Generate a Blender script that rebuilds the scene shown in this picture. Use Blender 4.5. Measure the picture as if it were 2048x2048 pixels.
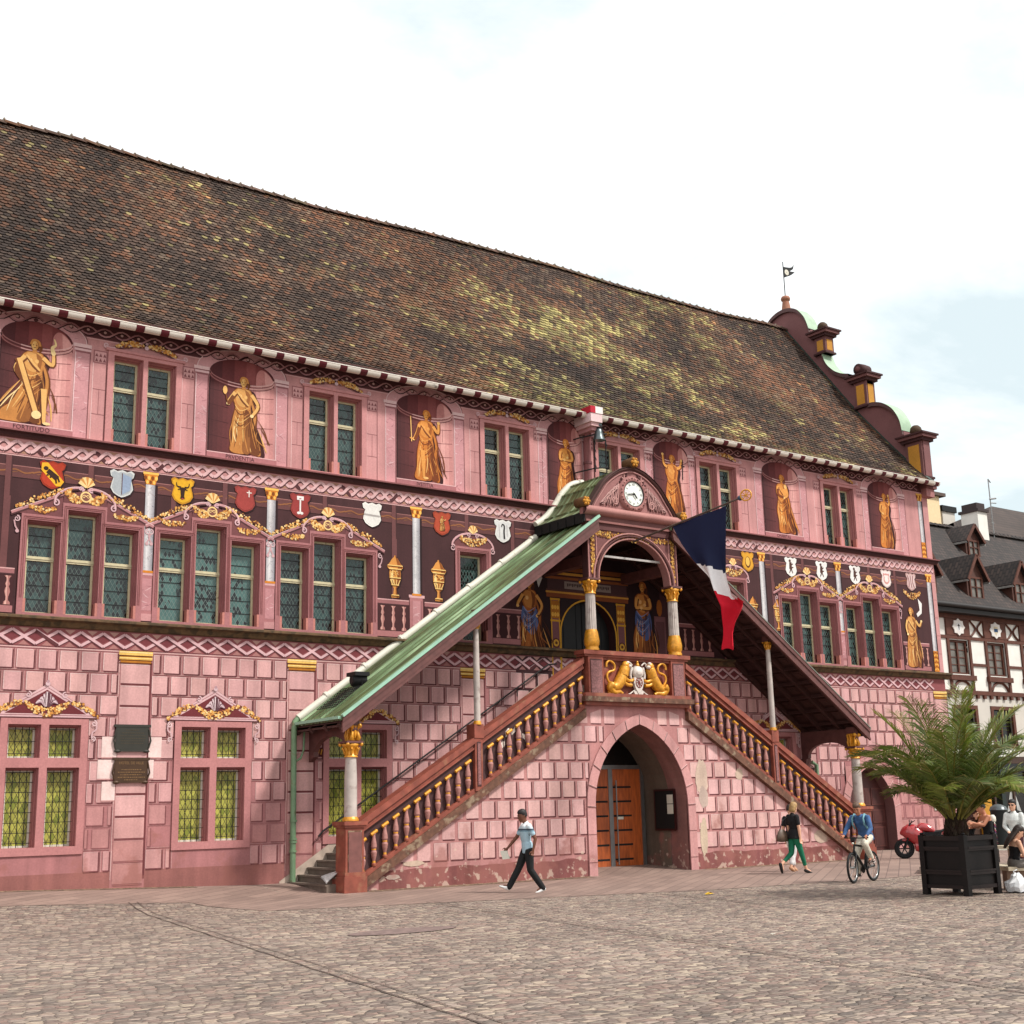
import bpy, bmesh, math, random
from mathutils import Vector, Matrix, noise as mnoise
R = math.radians
rnd = random.Random(7)
S = bpy.context.scene
COL = S.collection
for o in list(bpy.data.objects): bpy.data.objects.remove(o)

# ------------------------------------------------------------------ camera
cam_d = bpy.data.cameras.new('camera'); cam = bpy.data.objects.new('camera', cam_d); COL.objects.link(cam)
cam_d.sensor_width = 36; cam_d.lens = 45.32; cam_d.clip_end = 3000; cam_d.clip_start = .1
def cam_matrix(yaw, pitch, roll, loc):
    fw = Vector((math.sin(yaw)*math.cos(pitch), math.cos(yaw)*math.cos(pitch), math.sin(pitch)))
    r = Vector((math.cos(yaw), -math.sin(yaw), 0)); u = r.cross(fw)
    r2 = r*math.cos(roll)+u*math.sin(roll); u2 = fw.cross(r2)*-1
    m = Matrix((r2, u2, -fw)).transposed().to_4x4(); m.translation = loc; return m
cam.matrix_world = cam_matrix(R(35.6958), R(12.8716), R(-1.3853), Vector((0, -30.897, 1.75)))
S.camera = cam

# ------------------------------------------------------------------ sky, sun, exposure
S.view_settings.view_transform = 'Standard'; S.view_settings.look = 'None'
S.view_settings.exposure = 0.60; S.view_settings.gamma = 1
SUN_EL, SUN_AZ = 50, 145            # azimuth clockwise from +Y
w = bpy.data.worlds.new('World'); S.world = w; w.use_nodes = True
wn, wl = w.node_tree.nodes, w.node_tree.links
wn.clear()
def N(t, **k):
    n = wn.new(t)
    for a, b in k.items(): setattr(n, a, b)
    return n
wout = N('ShaderNodeOutputWorld'); bg = N('ShaderNodeBackground'); sky = N('ShaderNodeTexSky')
sky.sky_type = 'NISHITA'; sky.sun_disc = False; sky.sun_elevation = R(SUN_EL); sky.sun_rotation = R(SUN_AZ)
sky.dust_density = 2.0; sky.air_density = 1.0
tc = N('ShaderNodeTexCoord'); sep = N('ShaderNodeSeparateXYZ'); wl.new(tc.outputs['Generated'], sep.inputs[0])
zz = N('ShaderNodeMath', operation='ADD'); wl.new(sep.outputs[2], zz.inputs[0]); zz.inputs[1].default_value = .22
dx = N('ShaderNodeMath', operation='DIVIDE'); wl.new(sep.outputs[0], dx.inputs[0]); wl.new(zz.outputs[0], dx.inputs[1])
dy = N('ShaderNodeMath', operation='DIVIDE'); wl.new(sep.outputs[1], dy.inputs[0]); wl.new(zz.outputs[0], dy.inputs[1])
cmb = N('ShaderNodeCombineXYZ'); wl.new(dx.outputs[0], cmb.inputs[0]); wl.new(dy.outputs[0], cmb.inputs[1])
n1 = N('ShaderNodeTexNoise'); n1.inputs['Scale'].default_value = 1.9; n1.inputs['Detail'].default_value = 9; n1.inputs['Roughness'].default_value = .58; n1.inputs['Distortion'].default_value = .25
wl.new(cmb.outputs[0], n1.inputs['Vector'])
# clouds thin out towards the right of the square (+X)
gx = N('ShaderNodeMath', operation='MULTIPLY_ADD'); wl.new(dx.outputs[0], gx.inputs[0]); gx.inputs[1].default_value = -.16; gx.inputs[2].default_value = .20
cs = N('ShaderNodeMath', operation='ADD'); wl.new(n1.outputs['Fac'], cs.inputs[0]); wl.new(gx.outputs[0], cs.inputs[1])
cr = N('ShaderNodeValToRGB'); cr.color_ramp.elements[0].position = .40; cr.color_ramp.elements[1].position = .66
wl.new(cs.outputs[0], cr.inputs[0])
skm = N('ShaderNodeMixRGB', blend_type='MULTIPLY'); skm.inputs[0].default_value = 1; skm.inputs[2].default_value = (.12, .12, .12, 1)
wl.new(sky.outputs[0], skm.inputs[1])
veil = N('ShaderNodeMixRGB'); veil.inputs[0].default_value = .88; veil.inputs[2].default_value = (.69, .79, .81, 1)
wl.new(skm.outputs[0], veil.inputs[1])
mx = N('ShaderNodeMixRGB'); mx.inputs[2].default_value = (1.1, 1.11, 1.11, 1)
wl.new(cr.outputs[0], mx.inputs[0]); wl.new(veil.outputs[0], mx.inputs[1]); wl.new(mx.outputs[0], bg.inputs[0])
bg.inputs[1].default_value = .82
wl.new(bg.outputs[0], wout.inputs[0])
sun_d = bpy.data.lights.new('sun', 'SUN'); sun = bpy.data.objects.new('sun', sun_d); COL.objects.link(sun)
sun_d.energy = 3.0; sun_d.angle = R(7); sun_d.color = (1, .96, .90)
sd = Vector((math.sin(R(SUN_AZ))*math.cos(R(SUN_EL)), math.cos(R(SUN_AZ))*math.cos(R(SUN_EL)), math.sin(R(SUN_EL))))
sun.rotation_euler = (-sd).to_track_quat('-Z', 'Y').to_euler(); sun.location = (0, -40, 60)

# ------------------------------------------------------------------ colours and materials
def L(c, k=1.0):
    def g(v):
        v = max(0, min(255, v))/255
        return v/12.92 if v <= .04045 else ((v+.055)/1.055)**2.4
    r = [g(v) for v in c[:3]]; y = .25*r[0]+.6*r[1]+.15*r[2]
    d = (.60+.40*min(1, y/.30))*k             # dark colours darkened further, tonal contrast put into the base colour
    if c[0] > c[1]+22 and abs(c[1]-c[2]) < 18 and c[0] > 90: r = [v+(y-v)*.20 for v in r]      # the hall's pinks are greyed
    return tuple(min(1, v*d) for v in r)
def vary(c, a=8):
    d = rnd.uniform(-a, a); return tuple(max(0, min(255, v+d+rnd.uniform(-a, a)*.3)) for v in c)
def mixc(a, b, t): return tuple(a[i]*(1-t)+b[i]*t for i in range(3))
KA = .78                                   # photo value -> albedo
def newmat(name):
    m = bpy.data.materials.new(name); m.use_nodes = True
    nt = m.node_tree; b = nt.nodes['Principled BSDF']; return m, nt, b
def noise_node(nt, scale, detail=4, vec=None):
    n = nt.nodes.new('ShaderNodeTexNoise'); n.inputs['Scale'].default_value = scale; n.inputs['Detail'].default_value = detail
    if vec is None:
        t = nt.nodes.new('ShaderNodeTexCoord'); vec = t.outputs['Object']
    nt.links.new(vec, n.inputs['Vector']); return n
def mathn(nt, op, a, b=None, c=None):
    n = nt.nodes.new('ShaderNodeMath'); n.operation = op
    for i, v in enumerate((a, b, c)):
        if v is None: continue
        if isinstance(v, (int, float)): n.inputs[i].default_value = v
        else: nt.links.new(v, n.inputs[i])
    return n.outputs[0]
def mapr(nt, v, a, b, c, d):
    n = nt.nodes.new('ShaderNodeMapRange'); nt.links.new(v, n.inputs[0])
    for i, x in enumerate((a, b, c, d)): n.inputs[i+1].default_value = x
    return n.outputs[0]
def mixn(nt, fac, a, b, mode='MIX'):
    n = nt.nodes.new('ShaderNodeMixRGB'); n.blend_type = mode
    for i, v in enumerate((fac, a, b)):
        if isinstance(v, (int, float)): n.inputs[i].default_value = v
        elif isinstance(v, tuple): n.inputs[i].default_value = (*v[:3], 1)
        else: nt.links.new(v, n.inputs[i])
    return n.outputs[0]
def bump(nt, b, h, strength, dist=.02):
    n = nt.nodes.new('ShaderNodeBump'); n.inputs['Strength'].default_value = strength; n.inputs['Distance'].default_value = dist
    nt.links.new(h, n.inputs['Height']); nt.links.new(n.outputs[0], b.inputs['Normal'])
def mat(name, c, rough=.7, metal=0, sc=6, amt=.25, bmp=.15, k=KA, spec=.4, dirt=None):
    m, nt, b = newmat(name); n = noise_node(nt, sc, 6)
    lo = tuple(v*(1-amt) for v in L(c, k)); hi = tuple(min(1, v*(1+amt*.6)) for v in L(c, k))
    f = mapr(nt, n.outputs['Fac'], .3, .7, 0, 1)
    col = mixn(nt, f, lo, hi)
    if dirt:
        n2 = noise_node(nt, dirt[1], 8); f2 = mapr(nt, n2.outputs['Fac'], dirt[2], dirt[2]+.1, 0, dirt[3]); col = mixn(nt, f2, col, L(dirt[0], k))
    nt.links.new(col, b.inputs['Base Color']); b.inputs['Roughness'].default_value = rough; b.inputs['Metallic'].default_value = metal
    b.inputs['Specular IOR Level'].default_value = spec
    if bmp: bump(nt, b, n.outputs['Fac'], bmp, .01)
    return m
def attr_mat(name, rough=.8, blotch=.16, fine=.10, bmp=.12, spec=.25, worn=False):
    m, nt, b = newmat(name)
    a = nt.nodes.new('ShaderNodeAttribute'); a.attribute_name = 'Col'
    n1 = noise_node(nt, 1.3, 7); n2 = noise_node(nt, 22, 5)
    f = mathn(nt, 'MULTIPLY', mapr(nt, n1.outputs['Fac'], .3, .7, 1-blotch, 1+blotch*.6), mapr(nt, n2.outputs['Fac'], .3, .7, 1-fine, 1+fine*.6))
    if worn:                               # rain streaks running down the plaster
        mp = nt.nodes.new('ShaderNodeMapping'); mp.inputs['Scale'].default_value = (3.2, 3.2, .22); t0 = nt.nodes.new('ShaderNodeTexCoord'); nt.links.new(t0.outputs['Object'], mp.inputs[0])
        ns = noise_node(nt, 1.0, 7, mp.outputs[0]); f = mathn(nt, 'MULTIPLY', f, mapr(nt, ns.outputs['Fac'], .32, .66, .80, 1.06))
    v = nt.nodes.new('ShaderNodeVectorMath'); v.operation = 'SCALE'; nt.links.new(a.outputs['Color'], v.inputs[0]); nt.links.new(f, v.inputs['Scale'])
    col = v.outputs[0]
    if worn:      # plaster loss, bare render and damp stains near the ground
        t = nt.nodes.new('ShaderNodeTexCoord'); s = nt.nodes.new('ShaderNodeSeparateXYZ'); nt.links.new(t.outputs['Object'], s.inputs[0])
        h = mapr(nt, s.outputs[2], -.2, 2.6, .16, -.08)
        n3 = noise_node(nt, 1.7, 9); q = mathn(nt, 'ADD', n3.outputs['Fac'], h)
        col = mixn(nt, mapr(nt, q, .62, .72, 0, .62), col, L((176, 104, 92), KA))
        n4 = noise_node(nt, 4.6, 10); spots = 0 if worn == 'damp' else .6; h2 = mapr(nt, s.outputs[2], .1, 1.5, .10, -.16); q2 = mathn(nt, 'ADD', n4.outputs['Fac'], h2)
        col = mixn(nt, mapr(nt, q2, .645, .70, 0, spots), col, L((214, 190, 172), KA))
    nt.links.new(col, b.inputs['Base Color']); b.inputs['Roughness'].default_value = rough; b.inputs['Specular IOR Level'].default_value = spec
    if bmp: bump(nt, b, n2.outputs['Fac'], bmp, .01)
    return m

# ------------------------------------------------------------------ mesh collecting
class MB:
    def __init__(s): s.v, s.f, s.mi, s.c, s.sm = [], [], [], [], []
    def poly(s, pts, col=(1, 1, 1), mi=0, sm=False):
        i = len(s.v); s.v += [tuple(p) for p in pts]; s.f.append(tuple(range(i, i+len(pts)))); s.mi.append(mi); s.c.append(col); s.sm.append(sm)
    def grid(s, rows, col=(1, 1, 1), mi=0, sm=True, closed=False):
        i = len(s.v); n = len(rows[0])
        for r in rows: s.v += [tuple(p) for p in r]
        for a in range(len(rows)-1):
            for b in range(n if closed else n-1):
                b2 = (b+1) % n
                s.f.append((i+a*n+b, i+a*n+b2, i+(a+1)*n+b2, i+(a+1)*n+b)); s.mi.append(mi); s.c.append(col); s.sm.append(sm)
    def box(s, x0, x1, y0, y1, z0, z1, col=(1, 1, 1), mi=0):
        p = [(x, y, z) for z in (z0, z1) for y in (y0, y1) for x in (x0, x1)]
        s.hexa(p, col, mi)
    def hexa(s, p, col=(1, 1, 1), mi=0):
        i = len(s.v); s.v += [tuple(q) for q in p]
        for f in ((0, 2, 3, 1), (4, 5, 7, 6), (0, 1, 5, 4), (2, 6, 7, 3), (0, 4, 6, 2), (1, 3, 7, 5)):
            s.f.append(tuple(i+k for k in f)); s.mi.append(mi); s.c.append(col); s.sm.append(False)
    def beam(s, p, q, w, h, up=(0, 0, 1), col=(1, 1, 1), mi=0):
        p, q, up = Vector(p), Vector(q), Vector(up); d = (q-p).normalized(); r = d.cross(up)
        if r.length < 1e-4: r = d.cross(Vector((1, 0, 0)))
        r.normalize(); u = r.cross(d); r = r*w/2; u = u*h/2
        s.hexa([p-r-u, p+r-u, q-r-u, q+r-u, p-r+u, p+r+u, q-r+u, q+r+u], col, mi)
    def tube(s, pts, rad, seg=8, col=(1, 1, 1), mi=0, cap=True, flat=None, sm=True):
        pts = [Vector(p) for p in pts]; n = len(pts)
        rad = [rad]*n if isinstance(rad, (int, float)) else list(rad)
        if len(rad) != n: rad = [rad[min(len(rad)-1, round(i*(len(rad)-1)/(n-1)))] for i in range(n)]
        rows = []; ref = None
        for i, p in enumerate(pts):
            d = (pts[min(i+1, n-1)]-pts[max(i-1, 0)]).normalized()
            if ref is None: ref = d.cross(Vector((0, 0, 1))) if abs(d.z) < .95 else d.cross(Vector((0, 1, 0)))
            a = (ref-d*ref.dot(d)); a = a.normalized() if a.length > 1e-6 else d.orthogonal().normalized()
            ref = a; b = d.cross(a); rr = rad[i]; r1, r2 = (rr, rr) if isinstance(rr, (int, float)) else rr
            rows.append([p+a*math.cos(t)*r1+b*math.sin(t)*r2 for t in [2*math.pi*k/seg for k in range(seg)]])
        s.grid(rows, col, mi, sm, True)
        if cap: s.poly(rows[0][::-1], col, mi); s.poly(rows[-1], col, mi)
    def lathe(s, prof, c, seg=16, axis='z', col=(1, 1, 1), mi=0, cols=None, sq=1):
        c = Vector(c); rows = []
        for r, h in prof:
            row = []
            for k in range(seg):
                t = 2*math.pi*k/seg; a, b = r*math.cos(t), r*math.sin(t)*sq
                row.append(c+Vector((a, b, h) if axis == 'z' else (a, h, b) if axis == 'y' else (h, a, b)))
            rows.append(row)
        if cols:
            for i in range(len(rows)-1): s.grid(rows[i:i+2], cols[i], mi, True, True)
        else: s.grid(rows, col, mi, True, True)
        if prof[0][0] > 1e-4: s.poly(rows[0][::-1], cols[0] if cols else col, mi)
        if prof[-1][0] > 1e-4: s.poly(rows[-1], cols[-1] if cols else col, mi)
    def ball(s, c, r, seg=10, col=(1, 1, 1), mi=0):
        rx, ry, rz = (r, r, r) if isinstance(r, (int, float)) else r; c = Vector(c); rows = []; m = max(4, seg//2)
        for i in range(m+1):
            t = math.pi*i/m
            rows.append([c+Vector((rx*math.sin(t)*math.cos(2*math.pi*k/seg), ry*math.sin(t)*math.sin(2*math.pi*k/seg), -rz*math.cos(t))) for k in range(seg)])
        s.grid(rows, col, mi, True, True)
    def extr(s, pts, axis, a, b, col=(1, 1, 1), mi=0, caps=True, sm=False):
        """2-D outline pushed along an axis from a to b: axis y takes (x,z), x takes (y,z)"""
        f = (lambda p, t: (p[0], t, p[1])) if axis == 'y' else (lambda p, t: (t, p[0], p[1])) if axis == 'x' else (lambda p, t: (p[0], p[1], t))
        s.grid([[f(p, a) for p in pts], [f(p, b) for p in pts]], col, mi, sm, True)
        if caps: s.poly([f(p, a) for p in pts][::-1], col, mi); s.poly([f(p, b) for p in pts], col, mi)
    def gridholes(s, x0, x1, z0, z1, holes, Y, colf=None, col=(1, 1, 1), cuts=()):
        e = 1e-5
        xs = sorted({x0, x1} | {h[i] for h in holes for i in (0, 1) if x0 < h[i] < x1}); zs = sorted({z0, z1} | {h[i] for h in holes for i in (2, 3) if z0 < h[i] < z1} | {c for c in cuts if z0 < c < z1})
        for j in range(len(zs)-1):
            i = 0
            while i < len(xs)-1:
                def blocked(k): 
                    mx_, mz = (xs[k]+xs[k+1])/2, (zs[j]+zs[j+1])/2
                    return any(h[0]-e < mx_ < h[1]+e and h[2]-e < mz < h[3]+e for h in holes)
                if blocked(i): i += 1; continue
                k = i
                while k+1 < len(xs)-1 and not blocked(k+1): k += 1
                a, b, c, d = xs[i], xs[k+1], zs[j], zs[j+1]
                s.poly([(a, Y, c), (b, Y, c), (b, Y, d), (a, Y, d)], colf((a+b)/2, (c+d)/2) if colf else col)
                i = k+1
    def add(s, o, M=None):
        i = len(s.v); s.v += [tuple(M @ Vector(p)) for p in o.v] if M else o.v
        s.f += [tuple(i+k for k in f) for f in o.f]; s.mi += o.mi; s.c += o.c; s.sm += o.sm
    def mesh(s, name, mats, weld=False):
        me = bpy.data.meshes.new(name); me.from_pydata(s.v, [], s.f)
        mats = mats if isinstance(mats, (list, tuple)) else [mats]
        for m in mats: me.materials.append(m)
        me.polygons.foreach_set('material_index', s.mi); me.polygons.foreach_set('use_smooth', s.sm)
        at = me.color_attributes.new('Col', 'FLOAT_COLOR', 'CORNER'); buf = []
        for f, c in zip(s.f, s.c): buf += [c[0], c[1], c[2], 1.0]*len(f)
        at.data.foreach_set('color', buf); me.update()
        if weld:
            bm = bmesh.new(); bm.from_mesh(me); bmesh.ops.remove_doubles(bm, verts=bm.verts, dist=1e-4); bmesh.ops.recalc_face_normals(bm, faces=bm.faces); bm.to_mesh(me); bm.free()
        return me
    def build(s, name, mats, parent=None, weld=False, **tags):
        if not s.f: return None
        o = bpy.data.objects.new(name, s.mesh(name, mats, weld)); COL.objects.link(o)
        if parent: o.parent = parent
        for k, v in tags.items(): o[k] = v
        return o
def thing(name, label, cat, loc=(0, 0, 0), rz=0, group=None):
    o = bpy.data.objects.new(name, None); COL.objects.link(o); o.location = loc; o.rotation_euler = (0, 0, rz)
    o['label'] = label; o['category'] = cat
    if group: o['group'] = group
    return o
def tag(o, label, cat, group=None):
    o['label'] = label; o['category'] = cat
    if group: o['group'] = group
    return o
def copy_tree(o, parent=None):
    c = o.copy(); COL.objects.link(c)
    if parent: c.parent = parent
    for ch in list(o.children): copy_tree(ch, c)
    return c
def text_mesh(txt, size, align='CENTER', font_w=1.0):
    cu = bpy.data.curves.new('lettering', 'FONT'); cu.body = txt; cu.size = size; cu.align_x = align; cu.align_y = 'CENTER'; cu.resolution_u = 2
    ob = bpy.data.objects.new('lettering', cu); COL.objects.link(ob); bpy.context.view_layer.update()
    me = bpy.data.meshes.new_from_object(ob.evaluated_get(bpy.context.evaluated_depsgraph_get()))
    vs = [tuple(v.co) for v in me.vertices]; fs = [tuple(p.vertices) for p in me.polygons]
    bpy.data.objects.remove(ob); bpy.data.curves.remove(cu); bpy.data.meshes.remove(me)
    return vs, fs
def put_text(mb, txt, size, f, col=(1, 1, 1), mi=0, sx=1.0, align='CENTER'):
    """f maps text plane (u,v) to a 3-D point"""
    vs, fs = text_mesh(txt, size, align); i = len(mb.v)
    mb.v += [tuple(f(v[0]*sx, v[1])) for v in vs]
    for q in fs: mb.f.append(tuple(i+k for k in q)); mb.mi.append(mi); mb.c.append(col); mb.sm.append(False)
def smooth(a, b, x):
    t = max(0, min(1, (x-a)/(b-a))); return t*t*(3-2*t)
def lerp(xs, ys, x):
    if x <= xs[0]: return ys[0]
    for i in range(len(xs)-1):
        if x <= xs[i+1]: return ys[i]+(ys[i+1]-ys[i])*(x-xs[i])/(xs[i+1]-xs[i])
    return ys[-1]
def G(x, y):
    b = lerp([-20, 8, 14, 38, 60], [.34, .18, 0, -.08, -.12], x)
    t = smooth(0, 1, max(0, -y)/(2.4+max(0, 14-x)*.6)); return b*(1-t)-.18*t

M_PAINT = attr_mat('mural_paint', .82)
M_WORN = attr_mat('weathered_wall_paint', .85, worn=True); M_FACE = attr_mat('facade_paint', .85, worn='damp')
M_STONE = attr_mat('painted_sandstone', .75, .14, .12, .2)
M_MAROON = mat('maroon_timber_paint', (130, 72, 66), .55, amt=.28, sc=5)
M_RAIL = mat('red_sandstone_paint', (164, 86, 68), .6, amt=.3, sc=4, dirt=((170, 120, 90), 3.0, .56, .5))
M_RAILD = mat('weathered_stone_coping', (128, 86, 66), .7, amt=.45, sc=7, dirt=((170, 150, 124), 5.0, .54, .6))
M_GOLD = mat('gold_paint', (232, 160, 40), .42, metal=.25, amt=.3, sc=14, spec=.6)
M_MARBLE = mat('grey_marble', (198, 186, 178), .4, amt=.18, sc=3.5, dirt=((150, 120, 112), 5.0, .56, .5))
def copper_mat():
    m, nt, b = newmat('green_copper'); t = nt.nodes.new('ShaderNodeTexCoord'); s = nt.nodes.new('ShaderNodeSeparateXYZ'); nt.links.new(t.outputs['Object'], s.inputs[0])
    al = mathn(nt, 'MULTIPLY', mathn(nt, 'MULTIPLY_ADD', s.outputs[2], .6, s.outputs[0]), .22); c = nt.nodes.new('ShaderNodeCombineXYZ'); nt.links.new(al, c.inputs[0]); nt.links.new(mathn(nt, 'MULTIPLY', s.outputs[1], 9.0), c.inputs[1])
    n = noise_node(nt, 1.0, 7, c.outputs[0]); n2 = noise_node(nt, 2.5, 5)
    rp = nt.nodes.new('ShaderNodeValToRGB'); nt.links.new(n.outputs['Fac'], rp.inputs[0]); e = rp.color_ramp.elements; e[0].position = .36; e[0].color = (*L((70, 74, 44), KA), 1); e[1].position = .68; e[1].color = (*L((172, 196, 156), KA), 1)
    for p_, c_ in ((.44, (104, 110, 62)), (.55, (116, 142, 98))): q = e.new(p_); q.color = (*L(c_, KA), 1)
    sc = nt.nodes.new('ShaderNodeVectorMath'); sc.operation = 'SCALE'; nt.links.new(rp.outputs[0], sc.inputs[0]); nt.links.new(mapr(nt, n2.outputs['Fac'], .3, .7, .8, 1.1), sc.inputs['Scale']); nt.links.new(sc.outputs[0], b.inputs['Base Color']); b.inputs['Roughness'].default_value = .5
    bump(nt, b, n.outputs['Fac'], .2, .02); return m
M_COPPER = copper_mat()
M_COPEDGE = mat('pale_copper_edge', (160, 205, 180), .5, amt=.12, sc=4)
M_CREAM = mat('cream_window_paint', (206, 196, 160), .6, amt=.14, sc=9, dirt=((120, 84, 56), 9.0, .64, .8))
M_WHITEM = mat('white_metal_paint', (226, 222, 206), .5, amt=.08, sc=3, dirt=((150, 120, 90), 5.0, .64, .6))
M_IRON = mat('black_iron', (30, 30, 32), .6, metal=0, amt=.2, spec=.3)
M_BLACK = mat('black_void_paint', (22, 20, 20), .8, amt=.1)
M_GREENP = mat('green_pipe_paint', (122, 152, 116), .5, amt=.2, sc=4, dirt=((120, 100, 70), 4.0, .58, .7))
M_BRONZE = mat('dark_bronze', (70, 58, 44), .5, metal=.5, amt=.3)
M_LEAD = mat('lead', (78, 80, 80), .5, metal=.3)
M_DIRTY = mat('mossy_sill_stone', (120, 92, 62), .85, amt=.35, sc=7, dirt=((70, 60, 40), 5.0, .5, .7))
M_STEP = mat('worn_step_stone', (128, 112, 100), .8, amt=.25)
# ------------------------------------------------------------------ glass
def leaded(name, du, dv, base, dark, lead, thr, rough, clear, lw_=.435):
    m, nt, b = newmat(name); t = nt.nodes.new('ShaderNodeTexCoord'); s = nt.nodes.new('ShaderNodeSeparateXYZ'); nt.links.new(t.outputs['Object'], s.inputs[0])
    x = mathn(nt, 'DIVIDE', s.outputs[0], du); z = mathn(nt, 'DIVIDE', s.outputs[2], dv)
    u = mathn(nt, 'ADD', x, z); v = mathn(nt, 'SUBTRACT', x, z)
    def edge(q):
        f = mathn(nt, 'FRACT', q); return mathn(nt, 'ABSOLUTE', mathn(nt, 'SUBTRACT', f, .5))
    e = mathn(nt, 'MAXIMUM', edge(u), edge(v)); lm = mapr(nt, e, lw_, lw_+.035, 0, 1)
    c = nt.nodes.new('ShaderNodeCombineXYZ'); nt.links.new(mathn(nt, 'FLOOR', u), c.inputs[0]); nt.links.new(mathn(nt, 'FLOOR', v), c.inputs[1])
    wn_ = nt.nodes.new('ShaderNodeTexWhiteNoise'); wn_.noise_dimensions = '3D'; nt.links.new(c.outputs[0], wn_.inputs['Vector'])
    big = noise_node(nt, .75, 4); q = mathn(nt, 'ADD', wn_.outputs['Value'], mapr(nt, big.outputs['Fac'], .35, .65, -.34, .46))
    dk = mathn(nt, 'GREATER_THAN', q, thr)
    vr = mixn(nt, wn_.outputs['Value'], tuple(k*.78 for k in base), tuple(k*1.15 for k in base))
    col = mixn(nt, dk, vr, dark); col = mixn(nt, lm, col, lead)
    nt.links.new(col, b.inputs['Base Color']); nt.links.new(mapr(nt, lm, 0, 1, rough, .6), b.inputs['Roughness']); b.inputs['Specular IOR Level'].default_value = clear
    hn = mathn(nt, 'ADD', mathn(nt, 'MULTIPLY', lm, 1.0), mathn(nt, 'MULTIPLY', noise_node(nt, 9, 2).outputs['Fac'], .5)); bump(nt, b, hn, .35, .01)
    return m
M_GLASS = leaded('leaded_green_glass', .105, .18, L((78, 116, 110), .88), L((12, 16, 16)), L((128, 150, 144), .6), .84, .12, .6)
M_GLASS2 = leaded('dark_leaded_glass', .105, .18, L((58, 90, 86), .72), L((10, 13, 13)), L((112, 136, 128), .55), .54, .1, .6)
M_YGLASS = leaded('yellow_green_glass', .13, .24, L((182, 180, 84), .82), L((146, 154, 62), .72), L((84, 74, 48), .7), .78, .25, .4)

# ------------------------------------------------------------------ painter on a vertical plane
class Paint(MB):
    def __init__(s, Y=0.0, step=.003): super().__init__(); s.Y, s.st, s.k = Y, step, 0
    def P(s, x, z, l): return (x, s.Y-s.st*l, z)
    def pg(s, pts, c, l=1, k=KA):
        s.k = (s.k+1) % 97; d = s.k*2.6e-5              # each stroke lies a hair above the one before
        s.poly([(x, s.Y-s.st*l-d, z) for x, z in pts], L(c, k))
    def rect(s, x0, x1, z0, z1, c, l=1): s.pg([(x0, z0), (x1, z0), (x1, z1), (x0, z1)], c, l)
    def ell(s, cx, cz, rx, rz, c, l=1, n=14, a0=0, a1=360): s.pg([(cx+rx*math.cos(R(a0+(a1-a0)*i/n)), cz+rz*math.sin(R(a0+(a1-a0)*i/n))) for i in range(n+(a1-a0 < 360))], c, l)
    def stroke(s, pts, w0, c, l=1, w1=None, leaf=False):
        n = len(pts); w1 = w0 if w1 is None else w1; A, B = [], []
        for i, (x, z) in enumerate(pts):
            a, b = pts[max(0, i-1)], pts[min(n-1, i+1)]; dx_, dz = b[0]-a[0], b[1]-a[1]; d = math.hypot(dx_, dz) or 1
            t = i/(n-1); w = (w0+(w1-w0)*t)/2
            if leaf: w = max(.002, w*math.sin(math.pi*min(.97, max(.03, t)))**.6)
            A.append((x-dz/d*w, z+dx_/d*w)); B.append((x+dz/d*w, z-dx_/d*w))
        for i in range(n-1): s.pg([A[i], A[i+1], B[i+1], B[i]], c, l)
    def curve(s, p, n=10):       # Catmull-Rom through points
        out = []; q = [p[0]]+list(p)+[p[-1]]
        for i in range(1, len(q)-2):
            for k in range(n):
                t = k/n; a, b, c, d = q[i-1:i+3]
                out.append(tuple(.5*(2*b[j]+(c[j]-a[j])*t+(2*a[j]-5*b[j]+4*c[j]-d[j])*t*t+(3*b[j]-a[j]-3*c[j]+d[j])*t**3) for j in (0, 1)))
        return out+[p[-1]]
    def garland(s, p0, p1, sag, w, n=26, l=3, tones=None):
        tones = tones or [(226, 164, 84), (238, 194, 122), (206, 138, 66), (244, 212, 150), (184, 116, 60)]
        for i in range(n):
            t = (i+.5)/n; x = p0[0]+(p1[0]-p0[0])*t; z = p0[1]+(p1[1]-p0[1])*t-sag*4*t*(1-t)
            th = w*(.6+.9*math.sin(math.pi*t)); s.ell(x+rnd.uniform(-.3, .3)*th*.4+.012, z+rnd.uniform(-.5, .5)*th-.016, .040, .036, (128, 74, 46), l, 6)
        for i in range(int(n*4.2)):
            t = rnd.random(); x = p0[0]+(p1[0]-p0[0])*t; z = p0[1]+(p1[1]-p0[1])*t-sag*4*t*(1-t)
            th = w*(.6+.9*math.sin(math.pi*t)); r = rnd.uniform(.015, .034)
            s.ell(x+rnd.uniform(-.3, .3)*th*.4, z+rnd.uniform(-.5, .5)*th, r, r*rnd.uniform(.7, 1.2), rnd.choice(tones), l+1+(i % 3)*.5, 7)
    def spiral(s, cx, cz, r, turns, w, c, l, flip=1, a0=0):
        pts = []
        for i in range(int(14*turns)+1):
            t = i/(14*turns); a = R(a0)+flip*t*turns*2*math.pi; rr = r*(1-t*.85); pts.append((cx+rr*math.cos(a), cz+rr*math.sin(a)))
        s.stroke(pts, w, c, l, w*.6)
PINK, PINKD, PINKL = (212, 140, 138), (168, 92, 92), (236, 182, 178)
REG = (96, 52, 55)                         # dark register between the string courses

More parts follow.
